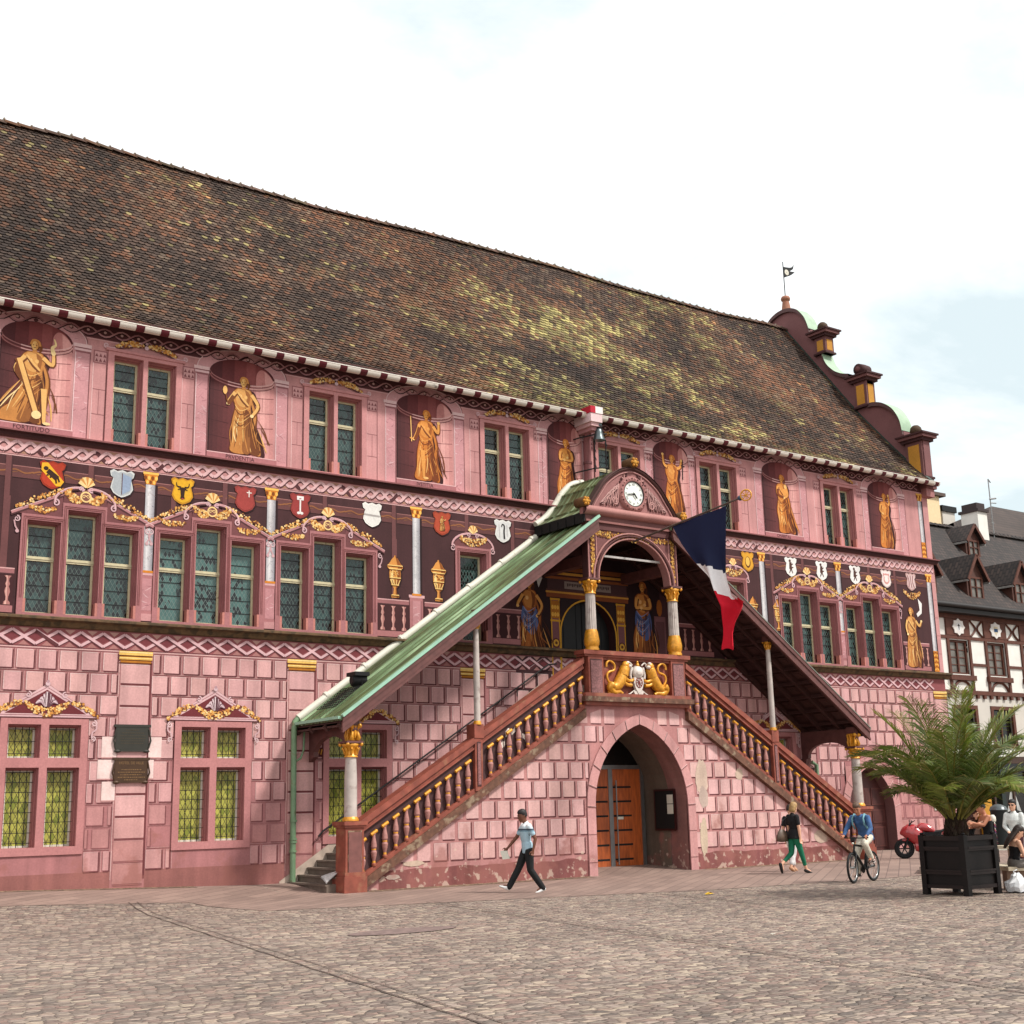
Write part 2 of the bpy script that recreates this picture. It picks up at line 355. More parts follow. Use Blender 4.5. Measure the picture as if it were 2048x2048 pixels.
# figure painted in gold, given as polylines in a unit box (x -.3..+.3, z 0..1)
GT = dict(d=(134, 76, 40), m=(200, 134, 70), h=(232, 180, 108), hh=(246, 214, 154), sh=(80, 38, 38))
GT2 = dict(d=(144, 72, 32), m=(208, 126, 54), h=(230, 158, 80), hh=(244, 190, 116), sh=(72, 34, 34))
def gold_figure(p, cx, z0, H, kind, l=6, tone=GT, blue=None, lean=0.0):
    T = lambda x, z: (cx+(x+lean*z)*H, z0+z*H)
    C = lambda pts, n=5: [T(*q) for q in p.curve(pts, n)]
    rr = random.Random(hash(kind) % 999 if not isinstance(kind, str) else sum(map(ord, kind)))
    sway = {'fort': -.14, 'prud': .06, 'just': .03, 'spes': .0, 'fides': .02, 'char': .09, 'temp': .0, 'plain': 0}[kind]
    hem = {'fort': .30, 'prud': .22, 'just': .21, 'spes': .17, 'fides': .17, 'char': .20, 'temp': .17, 'plain': .17}[kind]
    sil = [(-.075, .84), (-.125, .79), (-.135, .70), (-.10, .60), (-.12, .50), (-.145, .36), (-.17+sway*.6, .18), (-hem+sway, .02), (-.05+sway*.5, -.01), (.07+sway*.5, .02), (hem*.85+sway, 0), (.17+sway*.6, .2), (.135, .38), (.115, .52), (.10, .62), (.125, .72), (.11, .80), (.06, .845)]
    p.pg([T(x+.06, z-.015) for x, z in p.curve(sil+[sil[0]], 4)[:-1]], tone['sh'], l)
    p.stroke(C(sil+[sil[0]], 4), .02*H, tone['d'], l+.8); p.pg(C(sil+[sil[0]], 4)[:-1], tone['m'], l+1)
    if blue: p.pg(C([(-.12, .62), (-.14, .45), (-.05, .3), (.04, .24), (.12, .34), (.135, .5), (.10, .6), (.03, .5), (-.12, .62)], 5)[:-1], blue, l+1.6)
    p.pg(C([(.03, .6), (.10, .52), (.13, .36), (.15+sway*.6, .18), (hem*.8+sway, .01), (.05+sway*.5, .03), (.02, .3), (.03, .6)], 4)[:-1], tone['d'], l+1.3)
    p.pg(C([(.0, .55), (.02, .4), (-.02+sway*.4, .2), (sway*.8-.04, .02), (.06+sway*.6, .01), (.08+sway*.4, .2), (.07, .42), (.0, .55)], 4)[:-1], mixc(tone['d'], tone['m'], .45), l+1.5)
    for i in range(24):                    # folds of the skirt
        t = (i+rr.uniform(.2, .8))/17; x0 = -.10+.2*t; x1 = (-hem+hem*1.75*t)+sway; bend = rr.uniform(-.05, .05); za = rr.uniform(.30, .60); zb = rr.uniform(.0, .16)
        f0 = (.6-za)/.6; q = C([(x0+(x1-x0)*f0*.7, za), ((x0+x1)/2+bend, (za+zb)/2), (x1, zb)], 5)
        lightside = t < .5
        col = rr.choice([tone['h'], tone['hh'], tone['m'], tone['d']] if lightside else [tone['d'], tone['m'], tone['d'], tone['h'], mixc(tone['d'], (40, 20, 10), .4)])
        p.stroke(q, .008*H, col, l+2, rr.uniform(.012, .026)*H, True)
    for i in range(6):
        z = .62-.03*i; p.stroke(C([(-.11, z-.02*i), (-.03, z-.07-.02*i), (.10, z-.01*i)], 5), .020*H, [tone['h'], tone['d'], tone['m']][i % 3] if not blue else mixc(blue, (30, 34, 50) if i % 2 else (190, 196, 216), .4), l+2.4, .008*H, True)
    if kind in ('prud', 'char', 'fort', 'just'):
        for sx in (0, 1): p.stroke(C([(.10+.02*sx, .72), (.16+.02*sx, .52), (.15+.03*sx, .30), (.20+.02*sx+sway*.5, .10)], 6), .05*H, tone['d'] if sx else tone['m'], l+1.2-.2*sx, .02*H, True)
    p.pg(C([(-.075, .83), (-.105, .76), (-.08, .64), (.0, .60), (.07, .64), (.09, .76), (.06, .835), (-.075, .83)], 4)[:-1], mixc(tone['m'], tone['h'], .55), l+2.2)   # torso
    p.pg(C([(.02, .835), (.09, .78), (.075, .64), (.03, .61), (.045, .7), (.02, .835)], 4)[:-1], mixc(tone['d'], tone['m'], .5), l+2.3)
    p.ell(*T(-.042, .735), .026*H, .028*H, tone['hh'], l+2.6, 10); p.ell(*T(.035, .735), .022*H, .026*H, tone['h'], l+2.6, 10)
    p.stroke(C([(-.085, .80), (-.01, .70), (.075, .63)], 6), .035*H, tone['h'], l+2.65, .05*H, True); p.stroke(C([(-.085, .775), (-.01, .675), (.07, .61)], 6), .018*H, tone['d'], l+2.7, .03*H, True)
    p.stroke([T(0, .83), T(.005, .875)], .05*H, tone['m'], l+2.8)
    p.ell(*T(.01, .935), .058*H, .068*H, tone['d'], l+3, 12); p.ell(*T(.0, .922), .040*H, .054*H, tone['h'], l+3.4, 12); p.pg([T(.008, .965), T(.036, .95), T(.036, .90), T(.014, .872)], mixc(tone['m'], tone['h'], .3), l+3.5); p.stroke(C([(.05, .95), (.075, .90), (.06, .84)]), .04*H, tone['d'], l+2.9, .02*H)   # hair, face
    p.stroke(C([(-.045, .93), (-.02, .985), (.04, .975), (.06, .92)]), .026*H, tone['m'], l+3.6)
    p.ell(*T(-.016, .928), .009*H, .006*H, tone['d'], l+3.8, 6); p.ell(*T(.018, .928), .009*H, .006*H, tone['d'], l+3.8, 6); p.stroke([T(-.012, .897), T(.014, .897)], .007*H, tone['d'], l+3.8)
    def arm(pts):
        p.stroke([(x+.012*H, z-.01*H) for x, z in C(pts)], .06*H, tone['d'], l+3.2, .04*H); p.stroke(C(pts), .048*H, tone['h'], l+3.5, .032*H); p.ell(*T(*pts[-1]), .026*H, .022*H, tone['hh'], l+3.7, 8)
    def leg(x, z1): p.stroke(C([(x, .42), (x+.01, .22), (x+.02, z1)]), .07*H, tone['h'], l+3, .035*H); p.ell(*T(x+.05, z1), .045*H, .018*H, tone['hh'], l+3.2, 8)
    if kind == 'fort':
        arm([(-.10, .78), (-.20, .62), (-.10, .47)]); arm([(.10, .79), (.21, .72), (.215, .86)])
        p.stroke([T(-.17, .74), T(.06, .12)], .085*H, tone['d'], l+4); p.stroke([T(-.165, .745), T(.055, .12)], .055*H, tone['h'], l+4.3); p.ell(*T(.06, .1), .055*H, .05*H, tone['hh'], l+4.4, 12)
        p.stroke(C([(.215, .86), (.20, .93), (.235, .97), (.215, 1.04)]), .055*H, tone['hh'], l+4, .012*H); leg(.13, .01)
    elif kind == 'prud':
        arm([(-.11, .78), (-.19, .66), (-.20, .62)]); arm([(.11, .78), (.2, .64), (.12, .5)]); p.stroke([T(-.20, .6), T(-.235, .74)], .016*H, tone['d'], l+4); p.ell(*T(-.245, .79), .03*H, .055*H, tone['h'], l+4.2, 10)
    elif kind == 'just':
        arm([(-.11, .78), (-.15, .66), (-.20, .56)]); arm([(.11, .78), (.19, .70), (.20, .84)]); p.stroke([T(-.235, .52), T(-.25, .88)], .014*H, tone['hh'], l+4); p.stroke([T(-.265, .57), T(-.205, .56)], .016*H, tone['h'], l+4); leg(-.06, .03)
    elif kind == 'spes': arm([(-.10, .79), (-.11, .66), (.03, .70)]); arm([(.10, .79), (.12, .67), (-.03, .66)])
    elif kind == 'fides':
        arm([(-.10, .79), (-.17, .84), (-.19, .99)]); arm([(.10, .79), (.17, .82), (.20, .93)]); p.stroke([T(.22, .62), T(.235, .95)], .018*H, (60, 44, 44), l+4); p.stroke([T(.19, .85), T(.275, .84)], .016*H, (60, 44, 44), l+4)
    elif kind == 'char':
        arm([(-.10, .79), (-.11, .66), (.02, .62)]); arm([(.10, .79), (.13, .66), (.04, .60)]); p.stroke(C([(.06, .64), (.08, .76)]), .09*H, tone['h'], l+4, .06*H); p.ell(*T(.085, .80), .036*H, .04*H, tone['hh'], l+4.2, 10)
    elif kind == 'temp': arm([(-.10, .79), (-.13, .68), (-.06, .62)]); arm([(.10, .79), (.14, .84), (.12, .97)])
    else: arm([(-.11, .78), (-.15, .66), (-.12, .54)]); arm([(.11, .78), (.2, .70), (.26, .78)])

def shield_outline(cx, cz, w, h):
    q = [(-.5, .42), (-.36, .5), (-.2, .44), (0, .5), (.2, .44), (.36, .5), (.5, .42), (.46, .26), (.36, .18), (.42, .0), (.46, -.18), (.34, -.36), (.14, -.46), (0, -.5), (-.14, -.46), (-.34, -.36), (-.46, -.18), (-.42, .0), (-.36, .18), (-.46, .26)]
    return [(cx+x*w, cz+z*h) for x, z in q]
def shield(parent, cx, kind, cz=9.81, w=.62, h=.70):
    p = Paint(0, .003)
    fills = dict(bear=(196, 66, 40), silver=(176, 182, 186), bull=(232, 176, 40), cross=(190, 60, 50), key=(186, 54, 48), plain=(232, 228, 222), saint=(198, 84, 56), crozier=(226, 224, 222), ram=(226, 164, 50), bearw=(236, 232, 228), redw=(240, 226, 222), faded=(216, 176, 172))
    f = fills[kind]
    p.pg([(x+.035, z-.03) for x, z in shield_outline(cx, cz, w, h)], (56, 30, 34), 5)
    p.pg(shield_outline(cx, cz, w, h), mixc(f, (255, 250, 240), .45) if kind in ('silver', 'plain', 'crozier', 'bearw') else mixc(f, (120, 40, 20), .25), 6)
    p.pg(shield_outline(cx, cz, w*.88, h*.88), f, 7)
    dk = (70, 44, 34)
    def bear(c, l, s=1, up=False):
        if up:
            p.stroke([(cx-.02, cz+.17), (cx-.03, cz-.08)], .11, c, l, .14); p.ell(cx-.05, cz+.22, .055, .05, c, l); 
            for x, z in ((.10, .12), (.11, .0), (-.10, -.22), (.07, -.22)): p.stroke([(cx-.01, cz+(z*.5 if z > 0 else -.05)), (cx+x, cz+z)], .05, c, l, .035)
        else:
            p.stroke([(cx-.12, cz+.10), (cx+.12, cz-.08)], .12, c, l, .14); p.ell(cx-.16, cz+.15, .06, .05, c, l)
            for x, z in ((-.14, -.02), (-.05, -.08), (.10, -.20), (.17, -.16)): p.stroke([(cx+x*.7, cz+z*.2), (cx+x, cz+z)], .05, c, l, .04)
    if kind == 'bear': p.pg([(cx-.26, cz+.28), (cx-.12, cz+.3), (cx+.28, cz-.14), (cx+.2, cz-.26), (cx+.1, cz-.27), (cx-.27, cz+.1)], (236, 178, 44), 8); bear(dk, 9)
    elif kind == 'silver':
        p.pg([(cx, cz+.26), (cx+.24, cz+.18), (cx+.2, cz-.16), (cx, cz-.28)], (150, 166, 190), 8); p.stroke([(cx, cz+.27), (cx, cz-.28)], .018, (120, 70, 70), 9)
    elif kind == 'bull':
        p.pg([(cx-.07, cz+.1), (cx+.07, cz+.1), (cx+.045, cz-.12), (cx+.06, cz-.2), (cx-.06, cz-.2), (cx-.045, cz-.12)], dk, 9)
        for s_ in (-1, 1): p.stroke(p.curve([(cx+s_*.05, cz+.1), (cx+s_*.15, cz+.12), (cx+s_*.17, cz+.22)], 5), .05, dk, 9, .015); p.stroke([(cx+s_*.05, cz+.06), (cx+s_*.13, cz+.03)], .045, dk, 9, .02)
        p.ell(cx, cz-.2, .035, .02, (200, 60, 50), 10, 8)
    elif kind == 'cross': p.stroke([(cx+.1, cz+.24), (cx+.1, cz+.06)], .025, (245, 235, 225), 9); p.stroke([(cx+.03, cz+.18), (cx+.17, cz+.18)], .025, (245, 235, 225), 9)
    elif kind == 'key':
        p.stroke([(cx, cz+.26), (cx, cz-.18)], .045, (244, 236, 232), 9); p.rect(cx-.10, cx+.10, cz+.16, cz+.27, (244, 236, 232), 9); p.ell(cx-.045, cz-.2, .05, .04, (244, 236, 232), 9, 9); p.ell(cx+.045, cz-.2, .05, .04, (244, 236, 232), 9, 9); p.rect(cx-.03, cx+.03, cz+.19, cz+.21, f, 10)
    elif kind == 'plain': p.pg([(cx-.26, cz+.02), (cx+.25, cz+.0), (cx+.24, cz-.05), (cx-.26, cz-.03)], (176, 168, 164), 8)
    elif kind == 'saint': gold_figure(p, cx, cz-.22, .44, 'plain', 8)
    elif kind == 'crozier':
        p.stroke(p.curve([(cx-.05, cz+.12), (cx-.02, cz+.2), (cx+.05, cz+.16), (cx+.04, cz-.02), (cx+.05, cz-.24)], 6), .03, (60, 54, 56), 9, .06); p.stroke([(cx-.14, cz+.2), (cx-.12, cz-.2)], .02, (190, 184, 184), 8); p.stroke([(cx+.15, cz+.2), (cx+.16, cz-.16)], .02, (190, 184, 184), 8)
    elif kind == 'ram': p.ell(cx, cz-.02, .13, .2, (120, 70, 30), 8); p.ell(cx-.01, cz, .1, .16, (240, 190, 90), 9)
    elif kind == 'bearw': bear((104, 60, 46), 9, 1, True)
    elif kind == 'redw': p.pg(shield_outline(cx, cz, w*.6, h*.6), (226, 150, 140), 8); p.pg(shield_outline(cx, cz, w*.4, h*.4), (244, 226, 220), 9)
    elif kind == 'faded':
        for i in range(6): p.stroke(p.curve([(cx-.2+i*.08, cz+.24), (cx-.12+i*.05, cz), (cx-.16+i*.08, cz-.22)], 5), .04, (236, 206, 200) if i % 2 else (176, 110, 110), 8)
    return p.build('painted_shield', M_PAINT, parent)
# ================================================================== GROUND (setting)
def axis_steps(a, b, fine0, fine1, df, dc):
    xs = []; x = a
    while x < b:
        xs.append(x); x += df if fine0 <= x < fine1 else max(df, min(dc, .35*min(abs(x-fine0), abs(x-fine1))+df))
    return xs+[b]
def cobble_mat(name, scale, pal, jamt, streak=0):
    m, nt, b = newmat(name); t = nt.nodes.new('ShaderNodeTexCoord')
    mp = nt.nodes.new('ShaderNodeMapping'); mp.inputs['Scale'].default_value = (scale[0], scale[1], 1); mp.inputs['Rotation'].default_value = (0, 0, R(12)); nt.links.new(t.outputs['Object'], mp.inputs[0])
    wv = noise_node(nt, .45, 2, t.outputs['Object']); ad = nt.nodes.new('ShaderNodeVectorMath'); ad.operation = 'MULTIPLY_ADD'
    nt.links.new(wv.outputs['Color'], ad.inputs[0]); ad.inputs[1].default_value = (3.2, 3.2, 0); nt.links.new(mp.outputs[0], ad.inputs[2])
    f2 = nt.nodes.new('ShaderNodeVectorMath'); f2.operation = 'MULTIPLY'; nt.links.new(ad.outputs[0], f2.inputs[0]); f2.inputs[1].default_value = (1, 1, 0)
    v1 = nt.nodes.new('ShaderNodeTexVoronoi'); v1.voronoi_dimensions = '2D'; v1.feature = 'F1'; v1.inputs['Randomness'].default_value = .72; v1.inputs['Scale'].default_value = 1; nt.links.new(f2.outputs[0], v1.inputs['Vector'])
    v2 = nt.nodes.new('ShaderNodeTexVoronoi'); v2.voronoi_dimensions = '2D'; v2.feature = 'DISTANCE_TO_EDGE'; v2.inputs['Randomness'].default_value = .72; v2.inputs['Scale'].default_value = 1; nt.links.new(f2.outputs[0], v2.inputs['Vector'])
    sp = nt.nodes.new('ShaderNodeSeparateColor'); nt.links.new(v1.outputs['Color'], sp.inputs[0])
    rp = nt.nodes.new('ShaderNodeValToRGB'); nt.links.new(sp.outputs[0], rp.inputs[0]); e = rp.color_ramp.elements
    while len(e) < len(pal): e.new(.5)
    for i, c in enumerate(pal): e[i].position = i/(len(pal)-1); e[i].color = (*L(c, KA), 1)
    big = noise_node(nt, .22, 6, t.outputs['Object']); med = noise_node(nt, 26, 3, t.outputs['Object'])
    k = mathn(nt, 'MULTIPLY', mapr(nt, big.outputs['Fac'], .3, .7, .8, 1.14), mapr(nt, med.outputs['Fac'], .25, .75, .78, 1.18))
    sc = nt.nodes.new('ShaderNodeVectorMath'); sc.operation = 'SCALE'; nt.links.new(rp.outputs[0], sc.inputs[0]); nt.links.new(k, sc.inputs['Scale'])
    jw = mapr(nt, noise_node(nt, 1.9, 3, t.outputs['Object']).outputs['Fac'], .35, .65, .02, .09)
    jn = nt.nodes.new('ShaderNodeMapRange'); nt.links.new(v2.outputs['Distance'], jn.inputs[0]); jn.inputs[1].default_value = .01; nt.links.new(jw, jn.inputs[2]); jn.inputs[3].default_value = 1; jn.inputs[4].default_value = 0
    col = mixn(nt, mathn(nt, 'MULTIPLY', jn.outputs[0], jamt), sc.outputs[0], L((84, 70, 58), KA))
    nt.links.new(col, b.inputs['Base Color']); b.inputs['Roughness'].default_value = .78; b.inputs['Specular IOR Level'].default_value = .35
    hh = mathn(nt, 'ADD', mapr(nt, v2.outputs['Distance'], 0, .22, 0, 1), mathn(nt, 'MULTIPLY', sp.outputs[1], .55)); hh = mathn(nt, 'ADD', hh, mathn(nt, 'MULTIPLY', med.outputs['Fac'], .25))
    bump(nt, b, hh, .8, .028)
    return m
M_COBBLE = cobble_mat('square_cobbles', (6.6, 10.0), [(122, 106, 96), (174, 150, 134), (138, 124, 114), (158, 124, 110), (188, 170, 150), (130, 110, 102), (170, 153, 138), (116, 104, 97), (172, 138, 122)], .72)
M_EDGE = cobble_mat('edge_setts', (7.5, 7.5), [(136, 110, 86), (170, 140, 112), (120, 98, 80), (160, 126, 104)], .9)
def slab_mat():
    m, nt, b = newmat('pavement_slabs'); t = nt.nodes.new('ShaderNodeTexCoord')
    mp = nt.nodes.new('ShaderNodeMapping'); mp.inputs['Rotation'].default_value = (0, 0, R(-38)); nt.links.new(t.outputs['Object'], mp.inputs[0])
    br = nt.nodes.new('ShaderNodeTexBrick'); nt.links.new(mp.outputs[0], br.inputs['Vector']); br.inputs['Scale'].default_value = 1
    br.inputs['Brick Width'].default_value = 1.1; br.inputs['Row Height'].default_value = .3; br.inputs['Mortar Size'].default_value = .012; br.inputs['Mortar Smooth'].default_value = .3
    br.inputs['Color1'].default_value = (*L((148, 118, 104), KA), 1); br.inputs['Color2'].default_value = (*L((164, 132, 116), KA), 1); br.inputs['Mortar'].default_value = (*L((120, 92, 82), KA), 1)
    n = noise_node(nt, .6, 7, t.outputs['Object']); n2 = noise_node(nt, 14, 4, t.outputs['Object'])
    k = mathn(nt, 'MULTIPLY', mapr(nt, n.outputs['Fac'], .3, .7, .86, 1.1), mapr(nt, n2.outputs['Fac'], .3, .7, .9, 1.08))
    sc = nt.nodes.new('ShaderNodeVectorMath'); sc.operation = 'SCALE'; nt.links.new(br.outputs[0], sc.inputs[0]); nt.links.new(k, sc.inputs['Scale'])
    nt.links.new(sc.outputs[0], b.inputs['Base Color']); b.inputs['Roughness'].default_value = .7; bump(nt, b, n2.outputs['Fac'], .25, .01)
    return m
M_SLAB = slab_mat()
g = MB(); xs = axis_steps(-500, 700, -12, 62, .6, 60); ys = axis_steps(-400, 500, -34, 2, .4, 60)
g.grid([[(x, y, G(x, y)) for x in xs] for y in ys]); o = g.build('plaza', M_COBBLE); o['kind'] = 'structure'
def front_edge(x): return lerp([-30, 11.2, 11.6, 17, 21, 26, 60], [-2.5, -2.9, -6.0, -7.6, -8.9, -9.4, -9.6], x)
pv = MB(); xs = [i*.5 for i in range(-60, 23)]+[11.2+.1*i for i in range(5)]+[12+i*.5 for i in range(0, 100)]; rows = []
for t in [i/14 for i in range(15)]:
    rows.append([(x, (lambda y: y)(.0+front_edge(x)*t), G(x, front_edge(x)*t)+.006) for x in xs])
pv.grid(rows); o = pv.build('pavement', M_SLAB); o['kind'] = 'structure'
ed = MB()
def edging(x0, x1, y0, y1):
    n = int((x1-x0)/.5)
    ed.grid([[(x0+(x1-x0)*i/n, y, G(x0+(x1-x0)*i/n, y)+.012) for i in range(n+1)] for y in (y0, (y0+y1)/2, y1)])
edging(-10, 12.4, -.42, 0); edging(15.9, 22.9, -2.58, -2.12); edging(27.2, 34, -2.55, -2.12)
o = ed.build('wall_foot_cobbles', M_EDGE); o['kind'] = 'structure'
dr = MB()                                  # sunken rows of setts that drain the square
for x0, y0, x1, y1 in ((9.9, -2.7, 6.4, -24), (14.9, -6.7, 11.2, -27), (19.6, -8.8, 15.6, -24), (25.6, -9.5, 22, -26)):
    for off, wd, mi in ((0, .026, 0), (.19, .016, 0)):
        n = 60; A, B = [], []
        for i in range(n+1):
            x, y = x0+(x1-x0)*i/n, y0+(y1-y0)*i/n; j = .012*math.sin(i*1.7)
            A.append((x+off+j, y, G(x, y)+.010)); B.append((x+off+wd+j, y, G(x, y)+.010))
        dr.grid([A, B], mi=mi)
o = dr.build('drain_channels', [mat('drain_joint', (112, 92, 82), .9, amt=.6, sc=4), mat('drain_setts', (168, 134, 118), .8, amt=.35, sc=9)]); o['kind'] = 'structure'
mh = MB(); mh.poly([(11.2+1.0*math.cos(a), -12.0+.42*math.sin(a), G(11.2, -12)+.011) for a in [2*math.pi*i/18*(1) for i in range(18)]])
o = mh.build('repair_patch', mat('dark_patch', (142, 114, 106), .9, amt=.35, sc=9)); o['kind'] = 'structure'

# ================================================================== TOWN HALL
hall = thing('town_hall', 'long pink town hall covered in painted figures under a mottled brown tiled roof', 'town hall')
X0, X1 = 1.5, 42.5
CX = 24.9                                  # axis of the stair and portal
UW = [(9.92, 11.55), (15.37, 17.02), (21.22, 22.9), (25.65, 27.42), (30.1, 31.85), (36.35, 38.02)]
TW = [((8.04, 8.83), (8.98, 9.79), (9.9, 10.73)), ((11.28, 12.10), (12.23, 13.05), (13.19, 14.0)), ((14.59, 15.41), (15.56, 16.39), (16.53, 17.38)),
      ((33.7, 34.54), (34.64, 35.55), (35.65, 36.56)), ((37.06, 37.93), (38.03, 38.96), (39.05, 39.96))]
SW = [(20.27, 21.21), (30.96, 31.88)]
GW = [(7.89, 9.55), (12.01, 13.7), (16.07, 17.81), (32.05, 33.75)]
holes = []
win_specs = []                             # (kind, outer rect, lights)
for a, b in UW:
    m_ = (a+b)/2; win_specs.append(('upper', (a-.16, b+.16, 10.81, 13.27), [(a, m_-.06, 10.86, 13.12), (m_+.06, b, 10.86, 13.12)]))
for t in TW:
    win_specs.append(('triple', (t[0][0]-.14, t[2][1]+.14, 6.38, 8.80), [(*t[0], 6.45, 8.66), (*t[1], 6.45, 9.0), (*t[2], 6.45, 8.66)]))
for a, b in SW: win_specs.append(('single', (a-.16, b+.16, 6.38, 9.2), [(a, b, 6.45, 9.05)]))
for a, b in GW:
    m_ = (a+b)/2; l = []
    for p, q in ((a, m_-.09), (m_+.09, b)): l += [(p, q, 3.10, 3.86), (p, q, 1.1, 2.88)]
    win_specs.append(('ground', (a-.17, b+.17, .92, 4.02), l))
for k, o_, ls in win_specs:
    for q in ls: holes.append(q)
LD = (23.95, 26.05, 5.0, 7.95)             # door at the head of the stair
RD = (36.32, 38.88, -.15, 2.87)            # arched door at the right end
holes += [LD, RD, (23.9, 26.68, -.3, 2.85)]
def wall_col(x, z):
    if z > 10.68: c = (218, 146, 144)
    elif z > 10.2: c = (196, 120, 120)
    elif z > 6.3: c = REG
    elif z > 5.64: c = (178, 96, 98)
    elif z > .5: c = (192, 118, 118)
    else: c = (176, 104, 96)
    return L(c, KA)
wl_ = MB(); wl_.gridholes(X0, X1, -.4, 14.0, holes, 0, wall_col, cuts=(10.68, 10.2, 6.3, 5.64, .5))
# side and rear walls
wc = L((200, 128, 126), KA)
wl_.poly([(X1, 0, -.4), (X1, 12.8, -.4), (X1, 12.8, 14), (X1, 0, 14)], wc); wl_.poly([(X0, 0, -.4), (X0, 12.8, -.4), (X0, 12.8, 14), (X0, 0, 14)], wc); wl_.poly([(X0, 12.8, -.4), (X1, 12.8, -.4), (X1, 12.8, 14), (X0, 12.8, 14)], wc)
# backs of the openings keep the rooms dark
wl_.build('wall', M_FACE, hall)

# ---- windows: stone surround with mullions > casements, panes
def stone_window(kind, outer, lights):
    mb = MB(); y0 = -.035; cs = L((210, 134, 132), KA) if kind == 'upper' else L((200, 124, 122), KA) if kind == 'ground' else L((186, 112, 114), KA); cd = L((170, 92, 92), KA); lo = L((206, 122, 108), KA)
    x0, x1, z0, z1 = outer
    outs = [outer] if kind != 'triple' else [(x0, x1, z0, z1), (lights[1][0]-.13, lights[1][1]+.13, z1, 9.16)]
    for ou in outs:
        hs = [q for q in lights]; mb.gridholes(*ou, hs, y0, col=cs)
    # sides of the proud surround
    def rim(a, b, c, d): mb.poly([(a, 0, c), (b, 0, d), (b, y0, d), (a, y0, c)], cd)
    rim(x0, x0, z0, z1); rim(x1, x1, z0, z1); rim(x0, x1, z0, z0); rim(x0, x1, z1, z1)
    if kind == 'triple':
        a, b = lights[1][0]-.13, lights[1][1]+.13; rim(a, a, z1, 9.16); rim(b, b, z1, 9.16); rim(a, b, 9.16, 9.16)
        # the wall behind is cut only to the side lights' head: close it
    for a, b, c, d in lights:              # stepped, splayed reveal
        prof = [(0, y0), (.0, .05), (.035, .06), (.035, .12), (.06, .14), (.06, .34)]
        for (i0, ya), (i1, yb) in zip(prof, prof[1:]):
            o_ = [(a+i0, c), (b-i0, c), (b-i0, d-i0), (a+i0, d-i0)]; n_ = [(a+i1, c), (b-i1, c), (b-i1, d-i1), (a+i1, d-i1)]
            for k in range(4):
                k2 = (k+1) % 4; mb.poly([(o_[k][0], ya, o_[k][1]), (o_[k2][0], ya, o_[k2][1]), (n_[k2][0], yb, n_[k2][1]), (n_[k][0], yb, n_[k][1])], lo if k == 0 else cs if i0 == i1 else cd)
        if kind != 'ground':               # unsplayed stops at the foot of each jamb
            for xx in (a, b-.06): mb.box(xx, xx+.06, y0+.002, .2, c, c+.32, lo)
    # fine mouldings round the surround
    if kind in ('triple', 'single'):
        for e in (.045, .085):
            for a, b, c, d in lights:
                for px in (a-e, b+e-.012): mb.box(px, px+.012, y0-.012, y0+.01, c+.34, d+e, cd)
                mb.box(a-e+.012, b+e-.012, y0-.012, y0+.01, d+e-.012, d+e, cd)
    if kind == 'upper': mb.box(x0-.06, x1+.06, y0-.03, y0+.02, z1-.05, z1+.02, cs)
    w_ = mb.build('window', M_STONE, hall)
    gm = M_YGLASS if kind == 'ground' else (M_GLASS2 if rnd.random() < (.45 if outer[0] < 20 else .85) else M_GLASS)
    for a, b, c, d in lights:
        a, b, c, d = a+.06, b-.06, c, d-.06
        f = MB(); fw = .055 if kind != 'ground' else .045; fm = M_CREAM if kind != 'ground' else M_WHITEM
        f.box(a, a+fw, .25, .31, c, d); f.box(b-fw, b, .25, .31, c, d); f.box(a+fw, b-fw, .252, .308, c, c+fw); f.box(a+fw, b-fw, .252, .308, d-fw, d)
        if kind != 'ground':
            tz = c+(d-c)*(.60 if kind != 'upper' else .66) if d < 8.7 or kind == 'upper' else c+1.35
            if kind in ('triple', 'single'): tz = c+1.33
            f.box(a+.002, b-.002, .225, .315, tz-.055, tz+.055); f.box(a-.01, b+.01, .21, .32, tz-.012, tz+.012)
            for zz_ in ([c+(tz-c)*k for k in (.27, .52, .77)]+[tz+(d-tz)*k for k in (.35, .68)]): f.box(a+fw, b-fw, .268, .276, zz_-.007, zz_+.007, mi=1)
        f.build('casement', [fm, M_IRON], w_)
        p = MB(); p.poly([(a+fw, .285, c+fw), (b-fw, .285, c+fw), (b-fw, .285, d-fw), (a+fw, .285, d-fw)]); p.build('pane', gm, w_)
        if kind == 'ground':
            gr = MB(); n = 4
            for i in range(1, n): xx = a+(b-a)*i/n; gr.tube([(xx, .14, c-.0), (xx, .14, d+.03)], .009, 5)
            k = 3 if d-c < 1 else 8
            for i in range(k): zz_ = c+.1+(d-c-.14)*i/(k-1); gr.tube([(a-.05, .15, zz_), (b+.05, .15, zz_)], .008, 5)
            gr.build('grille', M_IRON, w_)
    return w_
for sp_ in win_specs: stone_window(*sp_)
rm = MB(); rm.poly([(X0, .6, .5), (X1, .6, .5), (X1, .6, 13.9), (X0, .6, 13.9)]); 

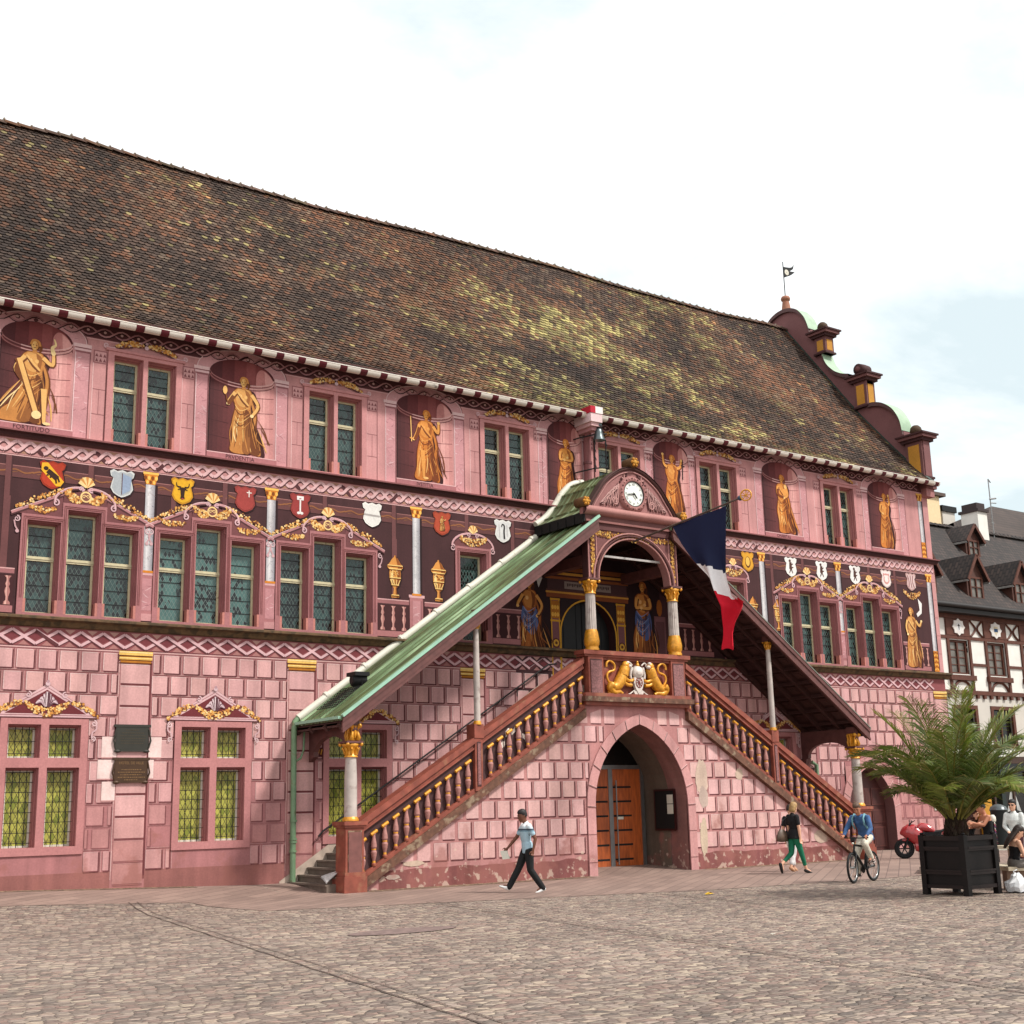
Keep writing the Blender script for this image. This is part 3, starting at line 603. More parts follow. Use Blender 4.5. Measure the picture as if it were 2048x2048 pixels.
# ---- string courses, cornice, gutter
def course(name, prof, x0, x1, m, cols=None):
    mb = MB()
    pts = [(y, z) for y, z in prof]
    for i in range(len(pts)-1):
        (ya, za), (yb, zb) = pts[i], pts[i+1]; mb.poly([(x0, ya, za), (x1, ya, za), (x1, yb, zb), (x0, yb, zb)], L(cols[i], KA) if cols else (1, 1, 1))
    mb.poly([(x1, y, z) for y, z in pts], L(cols[0], KA) if cols else (1, 1, 1))
    return mb.build(name, m, hall)
course('string_course', [(0, 10.82), (-.06, 10.815), (-.20, 10.79), (-.20, 10.75), (-.10, 10.72), (-.07, 10.66), (-.03, 10.62), (0, 10.62)], X0, X1+.18, M_STONE, [(222, 150, 146), (222, 150, 146), (160, 88, 88), (96, 50, 50), (96, 50, 50), (110, 60, 58), (150, 84, 84)])
course('string_course', [(0, 6.39), (-.10, 6.38), (-.24, 6.34), (-.24, 6.29), (-.12, 6.25), (-.06, 6.14), (0, 6.12)], X0, X1+.2, M_DIRTY)
# painted dado behind the two friezes is part of the wall; friezes follow as paint
def frieze_guilloche():
    p = Paint(0); x0, x1, z0, z1 = X0, X1, 10.24, 10.60; per = .62; cz = (z0+z1)/2; am = .115
    p.rect(x0, x1, z0-.02, z1, (206, 136, 134), 1); p.rect(x0, x1, z0-.06, z0-.035, (226, 168, 164), 1); p.rect(x0, x1, z0-.035, z0-.02, (120, 60, 62), 1)
    n = int((x1-x0)/per)+1
    for i in range(n):
        xa = x0+i*per
        if xa+per > x1: break
        for ph in (0, 1):
            p.ell(xa+per*(.5*ph+.27), cz, .085, .05, (226, 150, 146), 2, 8)
            p.pg([(xa+per*(.5*ph+.02), z1-.02), (xa+per*(.5*ph+.46), z1-.02), (xa+per*(.5*ph+.24), cz+.10)] if ph else [(xa+per*(.02), z0+.01), (xa+per*.46, z0+.01), (xa+per*.24, cz-.10)], (176, 130, 108), 2)
            pts = [(xa+per*t/10, cz+am*math.cos(2*math.pi*t/10+math.pi*ph)) for t in range(11)]
            l = 4 if ph else 3
            for seg, ll in ((pts[:6], 4 if ph else 3), (pts[5:], 3 if ph else 4)):
                p.stroke([(x+.012, z-.022) for x, z in seg], .10, (110, 54, 58), ll-.0); p.stroke(seg, .080, (232, 178, 178), ll+.5)
    return p.build('painted_frieze', M_PAINT, hall)
frieze_guilloche()
def frieze_zigzag(x0, x1):
    p = Paint(0); z0, z1 = 5.68, 6.10; per = 1.06; cz = (z0+z1)/2; am = .16
    p.rect(x0, x1, z0, z1, (172, 84, 88), 1); p.rect(x0, x1, z0-.05, z0-.02, (224, 168, 164), 1); p.rect(x0, x1, z0-.02, z0, (128, 62, 66), 1)
    i = 0
    while x0+(i+1)*per <= x1:
        xa = x0+i*per
        for k in (0, .5): 
            p.pg([(xa+per*(k-.0)+.14, z1-.01), (xa+per*(k+.5)-.14, z1-.01), (xa+per*(k+.25), cz+.09)], (196, 140, 128), 2); p.pg([(xa+per*k+.14, z0+.01), (xa+per*(k+.5)-.14, z0+.01), (xa+per*(k+.25), cz-.09)], (186, 118, 112), 2)
            p.pg([(xa+per*(k+0)-.15, cz), (xa+per*(k+0), cz+.085), (xa+per*(k+0)+.15, cz), (xa+per*(k+0), cz-.085)], (150, 60, 68), 2)
        for ph in (0, 1):
            q = [(xa, cz+am*(1 if ph else -1)), (xa+per/2, cz-am*(1 if ph else -1)), (xa+per, cz+am*(1 if ph else -1))]
            for a, b, ll in ((q[0], q[1], 3+ph), (q[1], q[2], 4-ph)):
                p.stroke([(a[0]-.01, a[1]-.025), (b[0]-.01, b[1]-.025)], .075, (122, 58, 62), ll); p.stroke([a, b], .066, (228, 176, 180), ll+.5)
        i += 1
    return p.build('painted_frieze', M_PAINT, hall)
frieze_zigzag(X0, X1-.05)
def frieze_scroll():
    p = Paint(0); z0, z1 = 13.50, 13.86; per = .86; p.rect(X0, X1, z0, 13.98, (112, 56, 58), 1); p.rect(X0, X1, z0-.05, z0-.02, (228, 166, 164), 1); p.rect(X0, X1, z0-.02, z0, (140, 74, 76), 1)
    i = 0
    while X0+(i+1)*per <= X1:
        xa = X0+i*per; cz = (z0+z1)/2-.02
        for ph in (0, 1):
            pts = [(xa+per*t/8, cz+.105*math.cos(2*math.pi*t/8+math.pi*ph)) for t in range(9)]
            for sg, ll in ((pts[:5], 3.6 if ph else 2.6), (pts[4:], 2.6 if ph else 3.6)): p.stroke([(x+.01, z-.02) for x, z in sg], .055, (66, 30, 34), ll); p.stroke(sg, .042, (204, 142, 144) if ph == 0 else (186, 122, 126), ll+.5)
        for k in (0, .5): p.ell(xa+per*(k+.005), cz+.0, .055, .05, (120, 66, 68), 4.4, 9); p.ell(xa+per*k-.008, cz+.012, .038, .034, (226, 180, 174), 4.8, 8)
        i += 1
    return p.build('painted_frieze', M_PAINT, hall)
frieze_scroll()
ev = MB(); ev.extr([(0, 13.98), (0, 13.86), (-.10, 13.84), (-.34, 13.90), (-.42, 13.90), (-.42, 13.98)], 'x', X0, X1, L((104, 52, 52), KA)); ev.build('eaves_moulding', M_STONE, hall)
gt = MB(); prof = [(-.54+.12*math.cos(R(180+180*i/8)), 13.80+.13*math.sin(R(180+180*i/8))) for i in range(9)]
x = X0; k = 0; cw, cm = 0, 1
while x < X1+.02:
    ln = .42 if k % 2 == 0 else .22
    xa, xb = x, min(x+ln, X1+.05); rr = 1.0 if k % 2 == 0 else 1.04
    pr = [(-.54+(y+.54)*rr, 13.80+(z-13.80)*rr) for y, z in prof]
    gt.grid([[(xa, y, z) for y, z in pr], [(xb, y, z) for y, z in pr]], mi=k % 2)
    x = xb+1e-4; k += 1
    if xb >= X1+.05: break
for y in (-.655, -.425): gt.tube([(X0, y, 13.81), (X1+.05, y, 13.81)], .016, 6, mi=0)
gt.build('gutter', [mat('white_gutter_paint', (236, 228, 216), .4, amt=.06, sc=3, dirt=((90, 84, 80), 2.6, .66, .8)), mat('maroon_gutter_paint', (112, 22, 40), .4, amt=.2, sc=4)], hall)

# ---- painted rusticated blocks of the ground floor
keep_out = []
for k, ou, ls in win_specs:
    if k == 'ground': keep_out.append((ou[0], ou[1], ou[2]-.05, ou[3]+.06)); 
pilasters = [(10.44, 11.16), (14.9, 15.62), (20.30, 21.04), (28.8, 29.5), (34.2, 34.9), (41.78, 42.48)]
keep_out += [(a-.06, b+.06, -1, 5.7) for a, b in pilasters]
keep_out += [(36.05, 39.15, -1, 2.2), (36.35, 38.85, 2.1, 2.75), (36.9, 38.3, 2.7, 3.2), (23.85, 26.75, -1, 2.9), (23.6, 26.4, 4.9, 9)]
def ped_cut(x0, x1, z0, z1):           # under the painted gables over the ground windows
    for a, b in GW:
        m_ = (a+b)/2; hw = (b-a)/2+.42
        if z1 > 4.0 and z0 < 4.85 and abs((x0+x1)/2-m_) < hw*(1-(max(z0, 4.02)-4.02)/.86)+.22: return True
    return False
def clip_x(segs, z0, z1, rects):
    for rx0, rx1, rz0, rz1 in rects:
        if z1 <= rz0 or z0 >= rz1: continue
        new = []
        for a, b in segs:
            if b <= rx0 or a >= rx1: new.append((a, b)); continue
            if a < rx0-.09: new.append((a, rx0-.03))
            if b > rx1+.09: new.append((rx1+.03, b))
        segs = new
    return segs
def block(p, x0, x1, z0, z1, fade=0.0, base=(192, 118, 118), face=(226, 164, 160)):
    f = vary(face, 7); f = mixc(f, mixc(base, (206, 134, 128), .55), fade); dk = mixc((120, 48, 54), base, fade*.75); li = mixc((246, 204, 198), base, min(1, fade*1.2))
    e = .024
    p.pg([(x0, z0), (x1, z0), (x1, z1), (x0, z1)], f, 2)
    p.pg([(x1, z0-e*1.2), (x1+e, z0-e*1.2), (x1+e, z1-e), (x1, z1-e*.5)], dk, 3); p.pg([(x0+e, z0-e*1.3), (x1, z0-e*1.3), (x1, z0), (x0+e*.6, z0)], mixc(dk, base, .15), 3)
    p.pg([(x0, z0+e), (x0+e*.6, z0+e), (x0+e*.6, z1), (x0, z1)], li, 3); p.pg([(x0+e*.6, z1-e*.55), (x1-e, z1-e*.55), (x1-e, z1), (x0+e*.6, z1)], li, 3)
def joints(p, x0, x1, z0, z1, l=1):       # light and dark lines of the painted joint beside each block
    p.rect(x1+.038, x1+.050, z0-.03, z1+.01, (160, 82, 84), l); p.rect(x1+.056, x1+.066, z0-.03, z1+.01, (228, 172, 166), l)
bp = Paint(0)
for r_ in range(11):
    z1 = 5.59-.515*r_; z0 = z1-.43
    if z0 < .42: z0 = max(z0, .46)
    if z1-z0 < .15: continue
    fade = [0, 0, 0, 0, 0, 0, .12, .55, .75, .30, .3][r_]
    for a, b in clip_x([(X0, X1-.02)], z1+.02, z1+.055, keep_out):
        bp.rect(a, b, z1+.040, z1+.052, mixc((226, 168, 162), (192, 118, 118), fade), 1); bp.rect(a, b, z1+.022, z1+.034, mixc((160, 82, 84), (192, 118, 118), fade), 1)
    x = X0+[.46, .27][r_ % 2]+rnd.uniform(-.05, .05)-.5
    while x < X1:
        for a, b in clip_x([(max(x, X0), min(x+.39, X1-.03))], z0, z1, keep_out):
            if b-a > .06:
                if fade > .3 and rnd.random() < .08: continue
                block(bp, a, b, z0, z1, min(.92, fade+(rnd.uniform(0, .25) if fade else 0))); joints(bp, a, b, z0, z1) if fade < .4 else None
        x += .5+rnd.uniform(-.012, .012)
for x0, x1, z0, z1 in ((10.06, 10.42, 3.12, 3.60), (11.20, 11.52, 3.12, 3.60), (9.98, 10.42, 2.62, 3.06), (11.2, 11.34, 2.62, 3.06), (10.1, 10.42, 2.12, 2.55)):
    bp.rect(x0, x1, z0, z1, (250, 214, 206), 5); bp.rect(x0, x1, z0-.03, z0, (216, 150, 146), 5)
bp.build('painted_blocks', M_FACE, hall)
for a, b in pilasters:                    # painted pilaster strips with gold capitals
    p = Paint(0); p.rect(a-.05, b+.05, .05, 5.62, (196, 122, 120), 1); p.rect(b, b+.05, .3, 5.4, (140, 62, 66), 2); p.rect(a-.05, a-.035, .3, 5.4, (232, 180, 174), 2)
    for i in range(11):
        z1 = 5.34-.52*i; z0 = z1-.46
        if z0 < .1: break
        fd = smooth(2.2, 1.0, z1)*.8; p.pg([(a, z0), (b, z0), (b, z1), (a, z1)], mixc(vary((226, 164, 160), 5), (200, 128, 122), fd), 3); p.rect(a+.02, b, z0-.04, z0-.005, mixc((140, 62, 66), (192, 118, 118), fd), 3); p.rect(a, b-.03, z1-.016, z1, mixc((244, 202, 196), (200, 128, 122), fd), 4)
    for z0, z1, ov, c in ((5.36, 5.44, .02, (196, 124, 40)), (5.44, 5.52, .05, (240, 184, 84)), (5.52, 5.56, .03, (170, 100, 36)), (5.56, 5.66, .06, (248, 200, 108))): p.rect(a-ov, b+ov, z0, z1, c, 4)
    [p.stroke([(a-.05, z), (b+.05, z)], .022, c, 5) for z, c in ((5.44, (120, 62, 24)), (5.545, (120, 62, 24)), (5.37, (130, 70, 28)), (5.49, (255, 226, 150)), (5.63, (255, 232, 168)))]
    p.build('painted_pilaster', M_FACE, hall)
for a, b in GW:                            # painted gables over the ground-floor windows
    p = Paint(-.036); m_ = (a+b)/2; hw = (b-a)/2+.36; zb, zt = 4.03, 4.80
    p.pg([(m_-hw-.02, zb-.03), (m_+hw+.06, zb-.03), (m_+.04, zt-.02)], (120, 58, 60), .5)
    p.pg([(m_-hw, zb), (m_+hw, zb), (m_, zt)], (226, 176, 178), 1); p.pg([(m_-hw+.26, zb+.08), (m_+hw-.26, zb+.08), (m_, zt-.14)], (140, 44, 52), 2)
    p.stroke([(m_-hw+.12, zb+.045), (m_+hw-.12, zb+.045)], .016, (176, 110, 114), 2); p.stroke([(m_-hw+.14, zb+.08), (m_-.02, zt-.09)], .014, (180, 116, 120), 2); p.stroke([(m_+hw-.14, zb+.08), (m_+.02, zt-.09)], .014, (180, 116, 120), 2)
    p.garland((m_-.50, zb+.34), (m_+.50, zb+.34), .22, .14, 34, 3)
    for s_ in (-1, 1):
        p.garland((m_+s_*.55, zt-.42), (m_+s_*(hw+.02), zb+.02), -.06, .10, 16, 3)
        p.spiral(m_+s_*.42, zt-.26, .075, 1.3, .03, (228, 184, 188), 4, s_, 90)
        q = m_+s_*(hw-.06); p.spiral(q, zb-.13, .07, 1.4, .03, (230, 190, 192), 2, -s_, 90); p.spiral(q-s_*.01, zb-.48, .06, 1.4, .028, (230, 190, 192), 2, s_, 270); p.stroke(p.curve([(q+s_*.06, zb-.16), (q+s_*.05, zb-.27), (q-s_*.03, zb-.34), (q-s_*.05, zb-.46)], 5), .035, (216, 168, 172), 2)
    for i in (0, 6, 1, 5, 2, 4, 3):        # acanthus rising from the garland to the apex
        t = (i-3)/3; q = p.curve([(m_+t*.03, zb+.24), (m_+t*.10, zb+.42-abs(t)*.06), (m_+t*.17, zt-.20-abs(t)*.20), (m_+t*.25, zt-.19-abs(t)*.27)], 5); l_ = 7+1.1*(3-abs(i-3))+.3*(i > 3)
        p.stroke([(x+.012, z-.012) for x, z in q], .12, (116, 70, 80), l_, .10, True); p.stroke(q, .10, (196, 156, 164), l_+.4, .08, True); p.stroke([(x-.008, z) for x, z in q], .03, (238, 212, 214), l_+.7, .02, True)
    p.ell(m_, zt-.0, .055, .05, (220, 180, 186), 11, 10); p.ell(m_, zt+.05, .035, .04, (190, 144, 152), 11, 8)
    p.build('painted_pediment', M_PAINT, hall)
# ---- upper storey: painted niches with gilded figures
def marble(p, x0, x1, z0, z1, c, l, n=None):
    p.rect(x0, x1, z0, z1, c, l); n = n or int((x1-x0)*(z1-z0)*42)
    for i in range(n):
        x, z = rnd.uniform(x0+.03, x1-.03), rnd.uniform(z0+.05, z1-.05); s_ = rnd.uniform(.03, .12); a = rnd.uniform(-.9, .9)
        pts = [(max(x0, min(x1, x-s_*math.cos(a))), max(z0, z-s_*math.sin(a))), (x, min(z1, z+rnd.uniform(-.02, .02))), (max(x0, min(x1, x+s_*math.cos(a))), min(z1, z+s_*math.sin(a)))]
        p.stroke(pts, rnd.uniform(.02, .055), mixc(c, rnd.choice([(255, 225, 225), (150, 84, 92), (250, 214, 214), (186, 116, 124)]), rnd.uniform(.25, .55)), l+.5, .01, True)
def niche(x0, x1, kind, text, pl=.42, pr=.42, H=2.12):
    p = Paint(0); cx, hw = (x0+x1)/2, (x1-x0)/2; zl, zs, zt = 10.98, 13.18, 13.62
    body = (218, 146, 144)
    # flanking pilasters
    for a, b in ((x0-pl, x0-.02), (x1+.02, x1+pr)):
        if b-a < .1: continue
        marble(p, a+.05, b, 10.84, 13.06, (212, 142, 146), 1); p.rect(a+.045, a+.065, 10.84, 13.06, (240, 198, 198), 3); p.rect(b-.02, b, 10.84, 13.06, (150, 80, 84), 3)
        for i, (za, zb, ov, c) in enumerate(((13.04, 13.09, .0, (170, 100, 104)), (13.09, 13.15, .03, (234, 184, 184)), (13.15, 13.18, .01, (160, 90, 94)), (13.18, 13.27, .06, (238, 192, 190)))): p.rect(a+.05-ov, b+ov*.3, za, zb, c, 3+.1*i)
    # arch ring
    A = [(cx+(hw+.34)*math.cos(R(180-9*i)), zs+.08+(zt-zs+.16)*math.sin(R(180-9*i))) for i in range(21)]
    p.pg([(cx-hw-.34, zs+.08)]+A+[(cx+hw+.34, zs+.08)], (216, 150, 152), 1.5)
    p.stroke(A, .022, (240, 196, 194), 3); p.stroke([(x+.02, z+.03) for x, z in A[8:]], .02, (150, 84, 86), 2.5)
    for i in range(14):
        a = R(rnd.uniform(10, 170)); k = rnd.uniform(.05, .28); x, z = cx+(hw+k)*math.cos(a), zs+.08+(zt-zs-.05+k*.6)*math.sin(a); p.stroke([(x-.05, z-.02), (x+.05, z+.02)], .035, rnd.choice([(236, 186, 186), (176, 108, 114)]), 3.2, .01, True)
    # hollow
    arc = [(cx+hw*math.cos(R(180-9*i)), zs+(zt-zs)*math.sin(R(180-9*i))) for i in range(21)]
    p.pg([(x0, zl)]+arc+[(x1, zl)], (112, 48, 52), 4)
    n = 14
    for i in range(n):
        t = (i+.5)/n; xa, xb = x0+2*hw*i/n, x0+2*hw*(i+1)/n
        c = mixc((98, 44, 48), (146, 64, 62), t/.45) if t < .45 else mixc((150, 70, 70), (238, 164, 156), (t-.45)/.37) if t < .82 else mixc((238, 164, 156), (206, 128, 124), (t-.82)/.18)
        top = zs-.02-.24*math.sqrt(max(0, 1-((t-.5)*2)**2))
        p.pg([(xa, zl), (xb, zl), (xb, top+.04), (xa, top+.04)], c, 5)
    arcf = lambda u: zs+(zt-zs)*math.sqrt(max(0, 1-u*u))
    def lobe(u0, u1, c, l, nn=8): p.pg([(cx+hw*u0, zs-.2), (cx+hw*u1, zs-.2)]+[(cx+hw*(u1+(u0-u1)*i/nn)*.99, arcf(u1+(u0-u1)*i/nn)-.01) for i in range(nn+1)], c, l)
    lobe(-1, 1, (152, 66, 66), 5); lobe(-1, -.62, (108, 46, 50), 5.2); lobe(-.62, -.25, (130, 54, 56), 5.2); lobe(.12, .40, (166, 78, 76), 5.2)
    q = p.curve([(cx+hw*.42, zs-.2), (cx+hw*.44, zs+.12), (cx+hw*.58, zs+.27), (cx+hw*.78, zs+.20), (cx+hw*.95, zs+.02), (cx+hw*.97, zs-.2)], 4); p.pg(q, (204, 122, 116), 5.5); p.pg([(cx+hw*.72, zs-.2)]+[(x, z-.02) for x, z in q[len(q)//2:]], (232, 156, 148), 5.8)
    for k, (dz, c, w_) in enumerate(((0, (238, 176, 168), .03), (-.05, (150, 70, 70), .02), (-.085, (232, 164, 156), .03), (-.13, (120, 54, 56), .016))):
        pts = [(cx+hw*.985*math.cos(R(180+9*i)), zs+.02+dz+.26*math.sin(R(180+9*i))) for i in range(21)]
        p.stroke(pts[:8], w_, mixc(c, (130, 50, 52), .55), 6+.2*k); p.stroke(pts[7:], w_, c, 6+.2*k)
    for z in (11.4, 11.82, 12.24, 12.66):
        p.stroke([(cx+hw*.25, z-.03), (cx+hw*.6, z-.02), (x1-.02, z+.02)], .014, (146, 74, 74), 6); p.stroke([(x0+.02, z+.03), (cx-hw*.4, z-.01)], .012, (76, 34, 38), 6)
    for i in range(6): xx = cx+hw*(.35+.28*(i % 2)); z = 11.0+.42*i; p.stroke([(xx, z), (xx, min(z+.4, 12.9))], .010, (160, 84, 82), 6)
    p.stroke([(x0+.012, zl), (x0+.012, zs)], .025, (60, 28, 32), 6.5)
    p.rect(x0-.02, x1+.10, 10.80, zl, (186, 112, 116), 6.4); p.rect(x0-.02, x1+.10, zl-.012, zl+.012, (232, 178, 176), 6.8)
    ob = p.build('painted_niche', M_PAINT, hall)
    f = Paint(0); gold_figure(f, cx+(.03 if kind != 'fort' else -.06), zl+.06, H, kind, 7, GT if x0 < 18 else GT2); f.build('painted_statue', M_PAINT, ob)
    if text:
        t = MB(); put_text(t, text, .155, lambda u, v: (cx+u-.02, -.0245, 10.895+v), L((96, 50, 54), KA)); t.build('painted_inscription', M_PAINT, ob)
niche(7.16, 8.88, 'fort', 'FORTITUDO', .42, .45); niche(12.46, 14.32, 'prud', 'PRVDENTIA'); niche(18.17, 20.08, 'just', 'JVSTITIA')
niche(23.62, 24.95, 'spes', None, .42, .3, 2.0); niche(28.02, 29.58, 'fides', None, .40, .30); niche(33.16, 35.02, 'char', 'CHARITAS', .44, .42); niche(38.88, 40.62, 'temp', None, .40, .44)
# wall between niche and window: joint lines and a fret panel; ornament over each window
for a, b in UW:
    for xa, xb in ((a-.52, a-.17), (b+.17, b+.52)):
        p = Paint(0)
        p.rect(xa, xb, 12.84, 13.18, (176, 104, 106), 1); p.rect(xa+.03, xb-.03, 12.87, 13.15, (222, 156, 154), 2)
        for i in range(2):
            for j in range(3):
                x, z = xa+.08+j*.10, 12.93+i*.13; p.pg([(x-.04, z-.045), (x+.04, z-.045), (x, z+.045)], (156, 84, 88), 3)
        for z in (11.5, 12.15): p.rect(xa, xb, z, z+.014, (160, 90, 92), 1); 
        p.rect((xa+xb)/2-.006, (xa+xb)/2+.006, 11.5, 12.15, (170, 98, 100), 1); p.rect(xb-.02, xb, 10.85, 12.84, (150, 82, 84), 1); p.rect(xa, xa+.014, 10.85, 12.84, (240, 194, 190), 1)
        p.build('painted_panel', M_PAINT, hall)
for a, b in UW:
    p = Paint(-.04); m_ = (a+b)/2; hw = (b-a)/2+.24
    for s_ in (-1, 1):
        q = p.curve([(m_+s_*(hw-.02), 13.30), (m_+s_*(hw-.2), 13.30), (m_+s_*(hw-.48), 13.40), (m_+s_*(hw-.7), 13.44)], 6)
        p.stroke([(x, z-.03) for x, z in q], .05, (120, 62, 66), .6); p.stroke(q, .05, (228, 178, 182), 1, .03); p.spiral(m_+s_*(hw-.02), 13.345, .065, 1.4, .03, (232, 186, 190), 1.4, s_, 270)
        p.garland((m_+s_*.06, 13.50), (m_+s_*(hw-.25), 13.36), -.05, .10, 22, 2); p.spiral(m_+s_*.17, 13.50, .06, 1.3, .026, (220, 176, 184), 3, s_, 200)
    p.ell(m_, 13.45, .055, .055, (226, 186, 194), 4, 10); p.ell(m_, 13.56, .04, .04, (206, 160, 168), 4, 10)
    p.build('painted_ornament', M_PAINT, hall)

# ---- dark register: rails, posts, marble columns, gables over the windows, urns, balustrades
p = Paint(0)
p.rect(X0, X1-.55, 9.66, 9.94, (128, 70, 68), 1); p.rect(X0, X1-.55, 9.64, 9.66, (60, 30, 34), 1); p.rect(X0, X1-.55, 9.93, 9.95, (176, 110, 104), 1)
x = X0
while x < X1-1.2:
    p.stroke(p.curve([(x, 9.80), (x+.2, 9.85), (x+.42, 9.78), (x+.62, 9.82)], 4), .035, (162, 104, 66), 2); p.stroke([(x+.1, 9.77), (x+.26, 9.80)], .05, (170, 116, 70), 2, .02, True); x += .6
for x in (7.55, 9.5, 11.62, 13.0, 15.9, 18.08, 20.55, 22.2, 29.4, 30.3, 33.35, 34.95, 38.55, 40.05): p.rect(x-.08, x+.08, 6.42 if x in (7.55, 18.08, 33.35) else 9.2, 10.18, (136, 76, 76), 2.5); p.rect(x+.05, x+.08, 9.2, 10.18, (92, 48, 50), 2.8)
p.rect(X1-.52, X1, 6.4, 10.22, (214, 144, 142), 2)
for z in (7.1, 7.8, 8.5, 9.2, 9.9): p.rect(X1-.52, X1, z, z+.014, (170, 98, 98), 3)
p.rect(X1-.02, X1, 6.4, 10.2, (240, 180, 172), 3)
p.build('painted_rail', M_PAINT, hall)
def painted_column(x, w=.24, z0=7.66, ped=True, zt=9.88, top=10.2, gilt=0):
    p = Paint(0); hw = w/2
    p.rect(x+hw, x+hw+.07, z0, zt, (58, 30, 34), 3)
    n = 7
    for i in range(n):
        t = (i+.5)/n; c = mixc((150, 146, 152), (226, 222, 222), 1-abs(t-.38)*1.7); p.rect(x-hw+w*i/n, x-hw+w*(i+1)/n, z0, zt, c, 4)
    for i in range(int((zt-z0)*16)):
        z = rnd.uniform(z0+.05, zt-.05); xx = rnd.uniform(x-hw*.8, x+hw*.5); p.stroke([(xx, z), (xx+rnd.uniform(.03, .09), z+rnd.uniform(-.09, .09))], .022, rnd.choice([(118, 118, 128), (238, 234, 232), (172, 150, 150)]), 5, .008, True)
    G0, G1, G2 = (214, 132, 44), (248, 194, 96), (150, 80, 28)
    p.pg([(x-hw, zt), (x+hw, zt), (x+hw+.07, top-.06), (x-hw-.07, top-.06)], G0, 5); p.rect(x-hw-.08, x+hw+.08, top-.06, top, G1, 6)
    for i in range(4): p.ell(x-hw-.02+(w+.04)*i/3, zt+.17, .04, .06, G1 if i % 2 else G2, 6, 8)
    for i in range(3): p.ell(x-hw*.7+hw*.7*i, zt+.06, .035, .05, G2 if i % 2 else G1, 6, 8)
    if gilt:
        p.rect(x-hw-.01, x+hw+.01, z0, z0+gilt, G0, 6)
        for i in range(int(gilt/.09)): p.stroke([(x-hw, z0+.03+.09*i), (x, z0+.07+.09*i), (x+hw, z0+.02+.09*i)], .03, [G1, G2][i % 2], 7)
    p.rect(x-hw-.03, x+hw+.03, z0-.04, z0+.02, G0, 6.5)
    if ped:
        p.rect(x-.23, x+.23, 6.42, z0-.04, (190, 114, 116), 4); p.rect(x-.26, x+.26, z0-.10, z0-.02, (224, 164, 164), 5); p.rect(x-.26, x+.26, 6.42, 6.6, (206, 138, 138), 5)
        marble(p, x-.13, x+.13, 6.68, z0-.18, (200, 130, 134), 5); p.rect(x+.13, x+.15, 6.68, z0-.18, (140, 72, 76), 6); p.rect(x+.2, x+.235, 6.42, z0-.1, (120, 60, 62), 5)
    p.build('painted_column', M_PAINT, hall)
for x in (10.99, 14.30, 18.80, 32.84, 36.80): painted_column(x)
painted_column(42.08, .24, 6.45, False, 9.88, 10.2, .75); painted_column(41.98, .22, 10.84, False, 13.12, 13.42, .62)
for t in TW:                               # gables over the triple windows
    p = Paint(0); x0, x1 = t[0][0]-.22, t[2][1]+.22; m_ = (t[1][0]+t[1][1])/2; a, b = t[1][0]-.13, t[1][1]+.13
    lg, dg = (214, 150, 152), (150, 84, 88)
    for s_, xe, xi in ((-1, x0, a), (1, x1, b)):
        p.pg([(xe-s_*.02, 8.80), (xi, 8.80), (xi, 9.44), (xi-s_*.0, 9.40)], (146, 78, 80), 6)
        sl = [(xe+s_*.16, 8.80), (xi-s_*.12, 9.44)]
        p.stroke([(x, z-.055) for x, z in sl], .05, (104, 54, 56), 7); p.stroke(sl, .07, (196, 126, 128), 7.5); p.stroke([(x, z+.03) for x, z in sl], .018, (232, 182, 182), 8)
        p.garland((xe+s_*.06, 8.95), (xi-s_*.18, 9.52), -.04, .10, 20, 8.5)
        p.garland((xe-s_*.24, 8.99), (xi+s_*.16, 9.0), .06, .10, 16, 8)
        q = p.curve([(xi+s_*.20, 9.14), (xi+s_*.16, 9.32), (xi-s_*.06, 9.50), (xi-s_*.34, 9.57), (xi-s_*.50, 9.52)], 6)
        p.stroke([(x+.012, z-.03) for x, z in q], .075, (96, 48, 52), 9); p.stroke(q, .06, lg, 10); p.stroke([(x, z+.014) for x, z in q], .016, (240, 198, 200), 10.6)
        p.spiral(xi+s_*.17, 9.14, .085, 1.2, .04, (226, 176, 182), 11, s_, 90); p.spiral(m_+s_*.13, 9.55, .07, 1.3, .032, (222, 172, 178), 11, -s_, 300)
        p.spiral(xe+s_*.02, 8.66, .075, 1.4, .03, (222, 176, 180), 7, s_, 90); p.stroke(p.curve([(xe+s_*.08, 8.62), (xe+s_*.05, 8.48), (xe+s_*.0, 8.40)], 5), .035, (206, 154, 158), 7); p.ell(xe+s_*.0, 8.36, .045, .045, (214, 164, 168), 7, 8)
    p.pg([(a, 9.16), (b, 9.16), (b-.02, 9.34), (m_, 9.54), (a+.02, 9.34)], (138, 72, 74), 7)
    p.garland((a+.03, 9.44), (m_-.1, 9.27), .05, .15, 26, 8.5); p.garland((b-.03, 9.44), (m_+.1, 9.27), .05, .15, 26, 8.5)
    p.ell(m_, 9.36, .14, .14, (244, 206, 140), 11, 16); p.ell(m_, 9.36, .10, .10, (150, 84, 70), 11.4, 14); p.spiral(m_-.05, 9.36, .05, 1.2, .02, (246, 206, 140), 12, 1, 0); p.spiral(m_+.05, 9.36, .05, 1.2, .02, (246, 206, 140), 12, -1, 180)
    for i in range(7):
        an = R(20+140*i/6); p.stroke([(m_, 9.60), (m_+.19*math.cos(an), 9.66+.20*math.sin(an))], .05, (250, 214, 150) if i % 2 == 0 else (214, 150, 80), 11.5+.1*i, .10)
    p.build('painted_pediment', M_PAINT, hall)
